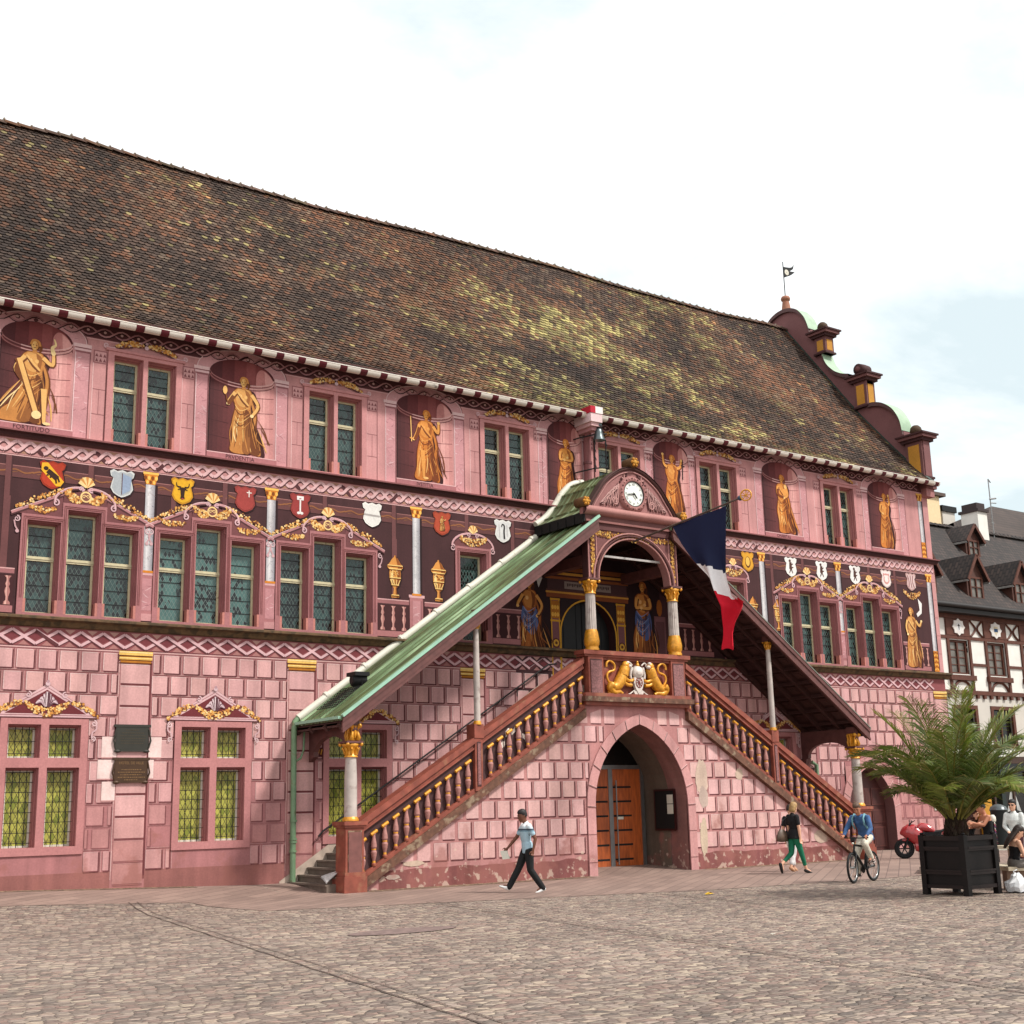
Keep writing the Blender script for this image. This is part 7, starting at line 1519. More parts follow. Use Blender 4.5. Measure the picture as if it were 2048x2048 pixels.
# ================================================================== PLANTER AND PALM
pz = -.18
pt = thing('planter', 'large square dark brown wooden planter box on short legs holding the palm', 'planter', (23.06, -14.06, pz))
M_PLNT = mat('dark_brown_planter', (27, 19, 18), .5, amt=.3, sc=4, spec=.25); M_PL2 = mat('dark_planter_moulding', (42, 28, 26), .45, amt=.25, sc=4, spec=.3)
h_ = .545; m = MB(); m.box(-h_+.05, h_-.05, -h_+.05, h_-.05, .13, 1.12); m.build('box', M_PLNT, pt)
for sx in (-1, 1):
    for sy in (-1, 1): m = MB(); a, b = sx*h_, sy*h_; m.box(min(a, a-sx*.12), max(a, a-sx*.12), min(b, b-sy*.12), max(b, b-sy*.12), 0, 1.17); m.ball((a-sx*.06, b-sy*.06, 1.19), (.05, .05, .03), 8); m.build('leg', M_PLNT, pt)
m = MB()
for z0, z1, e in ((1.06, 1.15, .0), (.86, .90, -.005), (.40, .46, -.005), (.46, .49, .01), (.90, .94, .012), (.13, .2, -.005)):
    for s_ in (-1, 1):
        y = s_*(h_-.04); m.box(-h_+.12, h_-.12, min(y, y+s_*(.035+e)), max(y, y+s_*(.035+e)), z0, z1); m.box(min(y, y+s_*(.035+e)), max(y, y+s_*(.035+e)), -h_+.12, h_-.12, z0, z1)
for s_ in (-1, 1):
    for k in (-.22, .22): pass
m.build('rails', M_PL2, pt)
m = MB(); m.poly([(-.5, -.5, 1.06), (.5, -.5, 1.06), (.5, .5, 1.06), (-.5, .5, 1.06)]); m.build('soil', mat('potting_soil', (60, 46, 36), .95, amt=.5, sc=20), pt)
pm = thing('palm_tree', 'bushy date palm with arching green fronds growing in the dark wooden planter', 'palm', (23.06, -14.06, pz+1.06))
def frond_mat():
    m, nt, b = newmat('palm_leaf'); a = nt.nodes.new('ShaderNodeAttribute'); a.attribute_name = 'Col'; n = noise_node(nt, 5, 3)
    sc = nt.nodes.new('ShaderNodeVectorMath'); sc.operation = 'SCALE'; nt.links.new(a.outputs['Color'], sc.inputs[0]); nt.links.new(mapr(nt, n.outputs['Fac'], .3, .7, .75, 1.2), sc.inputs['Scale']); nt.links.new(sc.outputs[0], b.inputs['Base Color'])
    b.inputs['Roughness'].default_value = .42; b.inputs['Specular IOR Level'].default_value = .5
    tr = nt.nodes.new('ShaderNodeBsdfTranslucent'); nt.links.new(sc.outputs[0], tr.inputs[0]); mx_ = nt.nodes.new('ShaderNodeMixShader'); mx_.inputs[0].default_value = .22
    out = [x for x in nt.nodes if x.type == 'OUTPUT_MATERIAL'][0]; nt.links.new(b.outputs[0], mx_.inputs[1]); nt.links.new(tr.outputs[0], mx_.inputs[2]); nt.links.new(mx_.outputs[0], out.inputs[0]); return m
M_LEAF = frond_mat()
rp_ = random.Random(11)
tk = MB()
tk.lathe([(.12, -.05), (.19, .05), (.215, .18), (.18, .32), (.10, .46)], (0, 0, 0), 14, col=L((50, 36, 28), KA))
for i in range(90):                        # stubs of old fronds
    a = i*2.4; z = .02+.38*i/90; r_ = .20-.07*(i/90); tk.tube([(r_*.7*math.cos(a), r_*.7*math.sin(a), z-.04), (r_*1.1*math.cos(a), r_*1.1*math.sin(a), z+.05), (r_*1.2*math.cos(a), r_*1.2*math.sin(a), z+.14)], [.06, .05, .028], 5, L(vary((66, 47, 34), 16), KA), sm=False)
tk.build('trunk', attr_mat('palm_trunk_fibre', .9, .2, .3, .4), pm)
def frond(az, el, ln, droop, seed):
    r_ = random.Random(seed); mb = MB(); d = Vector((math.cos(az)*math.cos(el), math.sin(az)*math.cos(el), math.sin(el))); pos = Vector((.09*math.cos(az), .09*math.sin(az), .32)); pts = [pos.copy()]; n = 26; dirs = [d.copy()]
    sd_ = r_.uniform(-.25, .25)
    for i in range(n):
        t = i/n; d = (d+Vector((-math.sin(az)*sd_/n, math.cos(az)*sd_/n, -droop*(.25+1.6*t*t)/n))).normalized(); pos = pos+d*ln/n; pts.append(pos.copy()); dirs.append(d.copy())
    g = r_.uniform(0, 1); base = mixc((84, 106, 40), (146, 156, 62), g); stem = (150, 140, 66)
    mb.tube(pts, [.022*(1-.85*i/n)+.003 for i in range(n+1)], 5, L(stem, KA))
    m_ = 60
    for i in range(m_):
        t = .22+.77*i/m_; k = t*n; j = min(n-1, int(k)); p_ = pts[j].lerp(pts[j+1], k-j); dd = dirs[j]; sde = dd.cross(Vector((0, 0, 1)))
        if sde.length < .05: sde = Vector((-math.sin(az), math.cos(az), 0))
        sde.normalize(); up = sde.cross(dd).normalized(); L_ = (.58*math.sin(math.pi*min(1, .12+.86*t))**.6+.08)*r_.uniform(.85, 1.1)*(ln/1.9)**.5
        for s_ in (-1, 1):
            dir_ = (dd*(.55+.7*t)+sde*s_*1.0+up*r_.uniform(.15, .55)).normalized(); dr_ = Vector((0, 0, -1))*r_.uniform(.20, .75)
            a0 = p_; a1 = p_+dir_*L_*.5+dr_*L_*.12; a2 = p_+dir_*L_*.95+dr_*L_*.6; wv = dd*.5+up*.3*s_; wv = (wv-dir_*wv.dot(dir_)).normalized()*.0115*(1.2-.3*t)
            c = L(vary(mixc(base, (176, 150, 96), .6 if r_.random() < .10+.25*(t > .9) else 0), 16), KA)
            i0 = len(mb.v); mb.v += [tuple(q) for q in (a0-wv*.5, a0+wv*.5, a1+wv, a1-wv, a2+wv*.15, a2-wv*.15)]; mb.f += [(i0, i0+1, i0+2, i0+3), (i0+3, i0+2, i0+4, i0+5)]; mb.mi += [0, 0]; mb.c += [c, c]; mb.sm += [False, False]
    mb.build('frond', M_LEAF, pm)
vr_ = math.atan2(-.775, .632)              # the direction across the view
k = 0
for ring, (nn, e0, e1, l0, l1, dr0, dr1) in enumerate(((5, 74, 86, 2.5, 2.95, .5, .9), (9, 60, 74, 2.5, 2.9, 1.0, 1.7), (13, 50, 64, 2.4, 2.8, 1.5, 2.3), (12, 44, 56, 2.0, 2.4, 1.6, 2.4), (7, 40, 52, 1.3, 1.7, 1.3, 1.9))):
    for i in range(nn):
        frond(2*math.pi*(i+.5*(ring % 2))/nn+rp_.uniform(-.2, .2), R(rp_.uniform(e0, e1)), rp_.uniform(l0, l1), rp_.uniform(dr0, dr1), 100+k); k += 1
# ================================================================== PEOPLE
def remeshed(mb, name, m, parent, voxel=.011, smooth_it=4, col=None):
    me = mb.mesh(name+'_src', M_IRON); ob = bpy.data.objects.new('source', me); COL.objects.link(ob)
    md = ob.modifiers.new('r', 'REMESH'); md.mode = 'VOXEL'; md.voxel_size = voxel
    if smooth_it: sm2 = ob.modifiers.new('s', 'SMOOTH'); sm2.iterations = smooth_it; sm2.factor = .5
    bpy.context.view_layer.update()
    out_ = bpy.data.meshes.new_from_object(ob.evaluated_get(bpy.context.evaluated_depsgraph_get())); out_.name = name
    bpy.data.objects.remove(ob); bpy.data.meshes.remove(me)
    out_.materials.clear(); out_.materials.append(m); out_.polygons.foreach_set('use_smooth', [True]*len(out_.polygons))
    o = bpy.data.objects.new(name, out_); COL.objects.link(o); o.parent = parent; return o
def V(*a): return Vector(a)
def seg(mb, a, b, r0, r1, n=4, bulge=0, flat=1):
    a, b = Vector(a), Vector(b); pts = [a.lerp(b, i/n) for i in range(n+1)]
    mb.tube(pts, [((r0+(r1-r0)*i/n)*(1+bulge*math.sin(math.pi*i/n)),)*2 for i in range(n+1)], 10); mb.ball(a, r0*.98, 10); mb.ball(b, r1*.98, 10)
def loft(mb, rings, nseg=14):
    """rings: (centre, half depth along fwd, half width along left, fwd, left)"""
    rows = []
    for c, rx, ry, fx, lx in rings: rows.append([c+fx*rx*math.cos(t)+lx*ry*math.sin(t) for t in [2*math.pi*k/nseg for k in range(nseg)]])
    mb.grid(rows, closed=True); mb.poly(rows[0][::-1]); mb.poly(rows[-1])
def hand(mb, wrist, elbow, side, curl=.5, fw=None):
    w_, e = Vector(wrist), Vector(elbow); d = (w_-e).normalized(); f = Vector(fw) if fw else Vector((1, 0, 0)); n = d.cross(f)
    if n.length < .1: n = d.cross(Vector((0, 0, 1)))
    n.normalize(); f = n.cross(d).normalized(); palm_n = n*side*-1
    loft(mb, [(w_, .022, .028, n, f), (w_+d*.04, .018, .038, n, f), (w_+d*.085, .016, .042, n, f)], 10)
    for k, (off, ln) in enumerate(((-.031, .065), (-.011, .078), (.011, .085), (.031, .074))):
        p0 = w_+d*.08+f*off; p1 = p0+(d*(1-.35*curl)+palm_n*.6*curl).normalized()*ln*.5; p2 = p1+(d*(1-1.1*curl)+palm_n*1.2*curl).normalized()*ln*.32; p3 = p2+(d*(.8-1.6*curl)+palm_n*1.3*curl).normalized()*ln*.25
        mb.tube([p0, p1, p2, p3], [.0095, .0088, .008, .0065], 7)
    p0 = w_+d*.03+f*.036; mb.tube([p0-f*.012, p0+f*.02+d*.02+palm_n*.01, p0+f*.03+d*.055+palm_n*.018, p0+f*.026+d*.08+palm_n*.022], [.013, .012, .010, .008], 7)
def shoe(mb, ankle, toe, h=.05):
    a, t = Vector(ankle), Vector(toe); d = (t-a); up = Vector((0, 0, 1)); d.normalize(); l = up.cross(d); l = l.normalized() if l.length > .01 else Vector((0, 1, 0)); u = d.cross(l)
    heel = a-d*.055
    loft(mb, [(heel-u*.035, .02, .03, u, l), (heel+d*.03-u*.03, .05, .04, u, l), (a+d*.05-u*.04, .045, .044, u, l), (a+d*.12-u*.052, .032, .048, u, l), (a+d*.185-u*.058, .022, .042, u, l), (a+d*.215-u*.06, .01, .022, u, l)], 12)
SKIN = {'tan': mat('tan_skin', (196, 130, 100), .55, amt=.08, bmp=0, spec=.35), 'fair': mat('fair_skin', (232, 178, 148), .55, amt=.08, bmp=0, spec=.35), 'brown': mat('brown_skin', (132, 82, 60), .55, amt=.08, bmp=0, spec=.35)}
def person(label, loc, rz, J, skin, hair, clothes, group=None, head_yaw=0, head_pitch=0, hair_style='short', sc=1.0):
    """J: joints in metres, x forward, y left, z up. clothes: list of (name, material, set of pieces)"""
    root = thing('person', label, 'person', loc, rz, group); root.scale = (sc,)*3
    g = lambda k: Vector(J[k])
    pel, chest, neck, head = g('pelvis'), g('chest'), g('neck'), g('head')
    fx = Vector(J.get('fwd', (1, 0, 0))).normalized(); spine = (chest-pel).normalized(); lx = spine.cross(fx).normalized(); fx = lx.cross(spine).normalized()
    sh = lambda s: g('shL' if s > 0 else 'shR')
    female = J.get('female', False); wd = .88 if female else 1
    def torso(mb, k=1.0, top=1.0, bot=0.0, e=0):
        T = [(0, .105, .165), (.15, .100, .158), (.35, .092, .142), (.55, .104, .158), (.78, .115, .182), (.93, .095, .178), (1.0, .07, .13)]
        if female: T = [(0, .115, .172), (.15, .105, .162), (.35, .084, .128), (.55, .098, .142), (.74, .122, .158), (.93, .088, .150), (1.0, .062, .11)]
        ln = neck-pel; mid = chest-pel.lerp(neck, .6); R_ = []
        for t, rx, ry in T:
            if t < bot-.01 or t > top+.01: continue
            c = pel+ln*t+mid*math.sin(math.pi*min(1, t*.83)); R_.append((c, rx*k+e, ry*k*wd**0+e, fx, lx))
        loft(mb, R_)
    # body
    b = MB(); torso(b)
    for s in 'LR': 
        seg(b, g('hip'+s), g('kn'+s), .088, .056, 5, .06); seg(b, g('kn'+s), g('an'+s), .054, .036, 5, .18); seg(b, g('sh'+s), g('el'+s), .052, .040, 4, .05); seg(b, g('el'+s), g('wr'+s), .040, .026, 4, .08)
        a, t = g('an'+s), g('toe'+s); seg(b, a, a+(t-a)*.6-Vector((0, 0, .02)), .036, .028, 3); b.ball(g('sh'+s), .058, 10)
        hand(b, g('wr'+s), g('el'+s), 1 if s == 'L' else -1, J.get('curl', .55))
    seg(b, neck-spine*.04, head-(head-neck)*.35, .058*wd, .054*wd, 3)
    hu = (head-neck).normalized(); hu = (hu*.6+Vector((0, 0, 1))*.4).normalized(); hf = (Matrix.Rotation(head_yaw, 3, 'Z') @ fx); hf = (hf-hu*hf.dot(hu)).normalized(); hf = (hf*math.cos(head_pitch)-hu*math.sin(head_pitch)).normalized(); hl = hu.cross(hf).normalized(); hu = hf.cross(hl)
    HS = 1.12
    Hq = lambda x, y, z: head+(hf*x+hl*y+hu*z)*HS
    rows = [(-.115, .05, .040, .035), (-.095, .058, .056, .020), (-.06, .078, .064, .012), (-.02, .088, .070, .006), (.03, .094, .073, .0), (.075, .088, .068, -.004), (.105, .062, .05, -.006), (.122, .025, .02, -.006)]
    loft(b, [(Hq(o_, 0, z), rx*HS, ry*HS, hf, hl) for z, rx, ry, o_ in rows], 18)
    b.tube([Hq(.088, 0, .02), Hq(.108, 0, -.012), Hq(.112, 0, -.03), Hq(.092, 0, -.036)], [.011, .014, .017, .012], 7)
    for s in (-1, 1): b.ball(Hq(-.005, s*.072, -.01), (.02, .012, .03), 8); b.ball(Hq(.083, s*.03, .022), (.014, .018, .008), 8)
    b.tube([Hq(.088, -.022, -.062), Hq(.096, 0, -.060), Hq(.088, .022, -.062)], .009, 6); b.ball(Hq(.075, 0, -.095), .026, 8)
    remeshed(b, 'body', SKIN[skin], root, .010, 3)
    ey = MB()
    for s in (-1, 1): ey.ball(Hq(.086, s*.031, .008), (.009, .012, .007), 8, mi=0); ey.tube([Hq(.094, s*.016, .028), Hq(.092, s*.034, .032), Hq(.082, s*.05, .027)], .005, 5, mi=1)
    ey.build('eyes', [mat('eye_white', (60, 48, 44), .3, bmp=0), mat('brow', (54, 40, 32), .8, bmp=0)], root)
    # hair
    hr_ = MB()
    if hair_style in ('short', 'bob', 'long', 'curly'):
        R_ = []
        for z, r1, r2, o_ in ((-.03, .07, .079, -.030), (.02, .088, .081, -.020), (.06, .097, .082, -.008), (.095, .090, .074, -.004), (.125, .062, .054, -.006), (.138, .02, .02, -.006)): R_.append((Hq(o_, 0, z), r1*HS, r2*HS, hf, hl))
        loft(hr_, R_, 16)
        if hair_style != 'short':
            ln = {'bob': -.10, 'long': -.40, 'curly': -.16}[hair_style]
            back = [(Hq(-.05, 0, .03), .065, .086, hf, hl), (Hq(-.055, 0, -.06), .06, .088, hf, hl)]
            if hair_style == 'long': back += [(Hq(-.085, 0, -.2), .05, .095, hf, hl), (Hq(-.09, 0, -.33), .035, .085, hf, hl), (Hq(-.085, 0, -.42), .015, .05, hf, hl)]
            elif hair_style == 'curly': back += [(Hq(-.05, 0, -.13), .07, .11, hf, hl), (Hq(-.05, 0, -.2), .05, .08, hf, hl)]
            else: back += [(Hq(-.05, 0, -.10), .045, .07, hf, hl)]
            loft(hr_, back, 14)
        if hair_style == 'curly':
            q = random.Random(5)
            for i in range(60): a, z = q.uniform(0, 6.28), q.uniform(-.2, .13); hr_.ball(Hq(-.03+.085*math.cos(a)-.02, .09*math.sin(a), z), q.uniform(.022, .038), 6)
        ho = remeshed(hr_, 'hair', hair, root, .009, 2)
    for nm, m_, pc in clothes:
        c = MB(); vx = .011; si = 4
        if 'torso' in pc: torso(c, 1.07, 1.0, .0, .008); seg(c, neck-spine*.06, neck-spine*.015, .085, .072, 2)
        if 'vest' in pc: torso(c, 1.06, .86, .05, .006); [seg(c, sh(s)+(neck-sh(s))*.42+Vector((0, 0, .01)), sh(s)+(neck-sh(s))*.45-spine*.14+fx*.06, .022, .03, 3) for s in (1, -1)]
        if 'tail' in pc: loft(c, [(pel-spine*.10, .13, .19, fx, lx), (pel+spine*.02, .13, .185, fx, lx), (pel+spine*.12, .118, .172, fx, lx)])
        for s in 'LR':
            if 'short_sleeve' in pc: m1 = g('sh'+s).lerp(g('el'+s), .62); seg(c, g('sh'+s)+Vector((0, 0, .004)), m1, .068, .060, 3)
            if 'long_sleeve' in pc: seg(c, g('sh'+s), g('el'+s), .068, .056, 4); seg(c, g('el'+s), g('wr'+s).lerp(g('el'+s), J.get('cuff', .08)), .056, .042, 4)
            if 'legs' in pc or 'crop' in pc or 'shorts' in pc:
                k = .0
                if 'shorts' in pc: seg(c, g('hip'+s), g('hip'+s).lerp(g('kn'+s), .42), .112, .104, 4)
                else:
                    w1, w2, w3 = (.108, .078, .066) if 'loose' in pc else (.100, .068, .048)
                    e_ = g('an'+s).lerp(g('kn'+s), .26) if 'crop' in pc else g('an'+s)-Vector((0, 0, .01))
                    seg(c, g('hip'+s), g('kn'+s), w1, w2, 5, .03); seg(c, g('kn'+s), e_, w2, w3, 5, .04)
            if 'shoes' in pc: shoe(c, g('an'+s), g('toe'+s)); vx = .008; si = 2
        if 'legs' in pc or 'crop' in pc or 'shorts' in pc: loft(c, [(pel-spine*.09, .10, .15, fx, lx), (pel-spine*.02, .122, .178, fx, lx), (pel+spine*.07, .115, .172, fx, lx)])
        remeshed(c, nm, m_, root, vx, si)
    return root
def cloth(name, c, rough=.85, amt=.15): return mat(name, c, rough, amt=amt+.1, sc=9, bmp=.8)
def standing(h=1.0, female=False):
    return dict(pelvis=(0, 0, .97), chest=(.01, 0, 1.22), neck=(-.01, 0, 1.50), head=(.02, 0, 1.665), shL=(-.01, .185, 1.43), shR=(-.01, -.185, 1.43), elL=(-.03, .23, 1.14), elR=(-.03, -.23, 1.14), wrL=(.05, .23, .90), wrR=(.05, -.23, .90),
                hipL=(0, .09, .93), hipR=(0, -.09, .93), knL=(.02, .10, .50), knR=(.02, -.10, .50), anL=(0, .10, .09), anR=(0, -.10, .09), toeL=(.2, .12, .05), toeR=(.2, -.12, .05), female=female)
DKHAIR = mat('dark_hair', (36, 28, 26), .6, amt=.3, sc=30); BLOND = mat('blond_hair', (178, 142, 92), .6, amt=.35, sc=30); GREYH = mat('greying_hair', (112, 84, 66), .6, amt=.3, sc=30); REDH = mat('auburn_hair', (86, 44, 34), .6, amt=.35, sc=30); BRNH = mat('brown_hair', (60, 42, 34), .55, amt=.35, sc=30)
WSHOE = mat('white_shoe', (236, 236, 234), .5); BSHOE = mat('black_shoe', (30, 26, 26), .45)
# man walking left with white papers
J = standing(); J.update(pelvis=(0, 0, .95), chest=(.04, 0, 1.21), neck=(.03, 0, 1.49), head=(.10, 0, 1.645), shL=(.0, .19, 1.42), shR=(.05, -.18, 1.42), elL=(-.13, .24, 1.15), wrL=(-.07, .25, .90), elR=(.20, -.25, 1.17), wrR=(.40, -.27, .95),
    hipL=(-.01, .09, .91), hipR=(.02, -.09, .91), knR=(.20, -.10, .50), anR=(.42, -.10, .13), toeR=(.60, -.12, .20), knL=(-.03, .10, .48), anL=(-.30, .11, .10), toeL=(-.10, .13, .04), curl=.85)
SH_M = None
m, nt, b = newmat('pale_blue_striped_shirt'); t = nt.nodes.new('ShaderNodeTexCoord'); s_ = nt.nodes.new('ShaderNodeSeparateXYZ'); nt.links.new(t.outputs['Object'], s_.inputs[0]); rp = nt.nodes.new('ShaderNodeValToRGB'); nt.links.new(mapr(nt, s_.outputs[2], .9, 1.6, 0, 1), rp.inputs[0]); rp.color_ramp.interpolation = 'CONSTANT'
for i, (p_, c) in enumerate(((0, (170, 200, 214)), (.56, (150, 186, 200)), (.585, (110, 140, 156)), (.625, (70, 84, 100)), (.665, (206, 222, 230)), (.74, (236, 240, 242)))):
    e = rp.color_ramp.elements[i] if i < 2 else rp.color_ramp.elements.new(p_); e.position = p_; e.color = (*L(c, KA), 1)
nt.links.new(rp.outputs[0], b.inputs['Base Color']); b.inputs['Roughness'].default_value = .85; bump(nt, b, noise_node(nt, 14, 3).outputs['Fac'], .35, .02); M_SHIRT = m
mx_, my_ = 18.1, -6.0
man = person('man in a pale striped T-shirt and black trousers striding past the portal', (mx_, my_, G(mx_, my_)+.005), R(156), J, 'brown', DKHAIR, [('shirt', M_SHIRT, {'torso', 'short_sleeve', 'tail'}), ('trousers', cloth('black_trousers', (28, 28, 30)), {'legs', 'loose'}), ('shoes', WSHOE, {'shoes'})], head_yaw=R(12), sc=1.04)
mb = MB(); mb.grid([[(-.02+.16*u+.01*math.sin(4*v), .0+.02*math.sin(3*u), -.20*v+.03*u) for u in (0, .33, .66, 1)] for v in (0, .33, .66, 1)]); mb.grid([[(.0+.15*u, .012+.02*math.sin(3*u+1), -.19*v-.01+.03*u) for u in (0, .5, 1)] for v in (0, .5, 1)])
o = mb.build('papers', M_WHITEM); bpy.context.view_layer.update(); o.location = man.matrix_world @ Vector((.42, -.28, .90)); o.rotation_euler = (R(10), R(15), R(150)); tag(o, 'white folded papers held in the forward hand of the walking man', 'papers')
# woman walking right, seen from behind
J = standing(female=True); J.update(pelvis=(0, 0, .95), chest=(.03, 0, 1.20), neck=(.0, 0, 1.46), head=(.05, 0, 1.62), shL=(.0, .165, 1.40), shR=(-.01, -.165, 1.40), elL=(.02, .22, 1.12), wrL=(.08, .22, .90), elR=(.02, -.20, 1.12), wrR=(.03, -.21, .87),
    hipL=(0, .085, .91), hipR=(0, -.085, .91), knR=(.14, -.08, .50), anR=(.27, -.07, .10), toeR=(.45, -.08, .05), knL=(-.04, .09, .50), anL=(-.38, .09, .24), toeL=(-.32, .09, .06))
wx, wy = 26.9, -6.1
person('blond woman in a black T-shirt and green cropped trousers by the stair wall', (wx, wy, G(wx, wy)), R(-8), J, 'fair', BLOND, [('shirt', cloth('black_tshirt', (26, 24, 28)), {'torso', 'short_sleeve', 'tail'}), ('trousers', cloth('green_trousers', (20, 128, 92)), {'crop'}), ('shoes', BSHOE, {'shoes'})], head_yaw=R(20), hair_style='bob', sc=1.06)
hb = thing('handbag', 'brown leather shoulder bag under the arm of the woman in green trousers', 'handbag', (wx-.28, wy+.16, G(wx, wy)+1.02)); mb = MB(); mb.lathe([(.05, -.19), (.20, -.17), (.19, -.02), (.12, .10), (.06, .14)], (0, 0, 0), 14, sq=.45); mb.build('bag_body', mat('taupe_leather', (112, 90, 74), .5, amt=.25), hb)
mb = MB(); mb.tube([(-.08, 0, .12), (.05, .0, .36), (.22, -.02, .46), (.26, -.06, .36)], .014, 6); mb.build('strap', BSHOE, hb)
# companion almost hidden behind her
J = standing(female=True); J.update(wrL=(.02, .22, .86), knL=(.10, .09, .5), anL=(.16, .09, .09), toeL=(.35, .1, .05), knR=(-.06, -.09, .5), anR=(-.24, -.09, .13), toeR=(-.06, -.1, .05))
hx, hy = 27.72, -5.25
person('person in wide white cropped trousers almost hidden behind the woman in green trousers', (hx, hy, G(hx, hy)), R(8), J, 'fair', BRNH, [('shirt', cloth('dark_top', (34, 30, 34)), {'torso', 'short_sleeve', 'tail'}), ('trousers', cloth('white_trousers', (232, 228, 226)), {'crop', 'loose'}), ('shoes', mat('tan_sandal', (190, 140, 104), .6), {'shoes'})], sc=1.0)
# bicycle and rider
bx, by = 25.0, -9.95; bh = math.atan2(-.246, -.97)
bk = thing('bicycle', 'black mountain bicycle ridden by the man in the blue shirt', 'bicycle', (bx, by, G(bx, by)), bh)
M_RUB = mat('black_rubber', (24, 24, 25), .8); M_FRM = mat('black_frame_paint', (30, 32, 36), .35, metal=.3); M_SIL = mat('bright_alloy', (180, 180, 178), .3, metal=.8, amt=.1)
def wheel(name, x, r, parent, tw=.030, rim=.022, spokes=16, m_r=None, yaw=0):
    M_ = Matrix.Translation((x, 0, r)) @ Matrix.Rotation(yaw, 4, 'Z')
    t = MB(); t.tube([(( r-tw)*math.cos(2*math.pi*k/36), 0, (r-tw)*math.sin(2*math.pi*k/36)) for k in range(37)], tw, 8, cap=False); q = MB(); q.add(t, M_); w_ = q.build(name, M_RUB, parent)
    t = MB(); t.tube([((r-2.1*tw)*math.cos(2*math.pi*k/36), 0, (r-2.1*tw)*math.sin(2*math.pi*k/36)) for k in range(37)], rim*.6, 6, cap=False)
    for k in range(spokes): a = 2*math.pi*k/spokes; t.tube([(0, .03*(-1)**k, 0), ((r-2.2*tw)*math.cos(a), 0, (r-2.2*tw)*math.sin(a))], .003 if spokes > 8 else .02, 4)
    t.lathe([(.025, -.05), (.03, -.03), (.03, .03), (.025, .05)], (0, 0, 0), 10, 'y'); q = MB(); q.add(t, M_); q.build('rim', m_r or M_SIL, w_); return w_
wheel('wheel', .53, .35, bk, yaw=R(6)); wheel('wheel', -.53, .35, bk)
m = MB(); BB = (-.10, 0, .30); ST = (-.26, 0, .80); HT1, HT2 = (.36, 0, .86), (.395, 0, .72)
for a, b, r_ in ((BB, ST, .026), (BB, HT2, .034), (ST, HT1, .026), (BB, (-.53, .06, .35), .012), (BB, (-.53, -.06, .35), .012), (ST, (-.53, .06, .35), .010), (ST, (-.53, -.06, .35), .010), (HT1, HT2, .024), (ST, (-.29, 0, .95), .014), (HT1, (.33, 0, 1.0), .016)): m.tube([a, b], r_, 8)
for s_ in (-1, 1): m.tube([HT2, (.41, s_*.06, .66), (.53, s_*.06, .35)], .016, 7)
m.build('frame', M_FRM, bk)
m = MB(); m.tube([(.28, -.33, 1.03), (.33, -.15, 1.02), (.33, .15, 1.02), (.28, .33, 1.03)], .014, 7); m.tube([(.29, -.34, 1.03), (.31, -.22, 1.025)], .019, 7); m.tube([(.29, .34, 1.03), (.31, .22, 1.025)], .019, 7); m.box(.34, .42, -.05, .05, .96, 1.04); m.build('handlebar', M_FRM, bk)
m = MB(); m.lathe([(.02, -.13), (.05, -.12), (.085, -.02), (.075, .06), (.02, .12)], (-.29, 0, .97), 10, 'x', sq=.5); m.build('saddle', M_RUB, bk)
m = MB(); m.lathe([(.02, -.05), (.10, -.045), (.10, -.03), (.02, -.02)], BB, 18, 'y'); m.tube([(-.10, -.09, .30), (-.04, -.10, .14)], .012, 6); m.tube([(-.10, .09, .30), (-.16, .10, .46)], .012, 6); m.box(-.10, .02, -.20, -.10, .125, .15); m.box(-.22, -.10, .10, .20, .45, .475); m.build('crankset', M_FRM, bk)
m = MB(); m.ball((.42, 0, .90), (.03, .03, .03), 8); m.build('front_lamp', M_WHITEM, bk)
J = dict(pelvis=(-.30, 0, 1.05), chest=(-.16, 0, 1.32), neck=(-.02, 0, 1.54), head=(.07, 0, 1.69), fwd=(1, 0, -.35), shL=(-.05, .20, 1.48), shR=(-.05, -.20, 1.48), elL=(.06, .31, 1.22), elR=(.06, -.31, 1.22), wrL=(.27, .29, 1.07), wrR=(.27, -.29, 1.07),
         hipL=(-.27, .09, 1.02), hipR=(-.27, -.09, 1.02), knL=(.08, .13, .88), knR=(.02, -.13, .60), anL=(-.18, .15, .56), anR=(-.08, -.15, .22), toeL=(.0, .16, .50), toeR=(.12, -.16, .17), curl=.9, cuff=.12)
person('cyclist in a rolled up blue shirt and cream trousers riding towards the square', (bx, by, G(bx, by)), bh, J, 'tan', GREYH, [('shirt', cloth('blue_shirt', (70, 110, 164), .8, .25), {'torso', 'long_sleeve', 'tail'}), ('trousers', cloth('cream_trousers', (226, 218, 200)), {'legs', 'loose'}), ('shoes', mat('brown_shoe', (96, 60, 44), .5), {'shoes'})], head_yaw=R(14), head_pitch=R(8))
bp_ = thing('backpack', 'teal blue backpack worn by the cyclist', 'backpack', (bx, by, G(bx, by)), bh); mb = MB()
loft(mb, [(V(-.30, 0, 1.14), .08, .14, V(.9, 0, -.35), V(0, 1, 0)), (V(-.31, 0, 1.22), .10, .16, V(.9, 0, -.35), V(0, 1, 0)), (V(-.24, 0, 1.40), .10, .16, V(.9, 0, -.35), V(0, 1, 0)), (V(-.16, 0, 1.52), .06, .12, V(.9, 0, -.35), V(0, 1, 0))]); mb.build('pack', cloth('teal_canvas', (24, 96, 122)), bp_); mb = MB()
for s_ in (-1, 1): mb.tube([(-.16, s_*.11, 1.53), (-.03, s_*.13, 1.56), (.07, s_*.14, 1.46), (.04, s_*.15, 1.32), (-.10, s_*.17, 1.22)], .022, 6)
mb.build('strap', cloth('pale_strap', (130, 180, 190)), bp_)
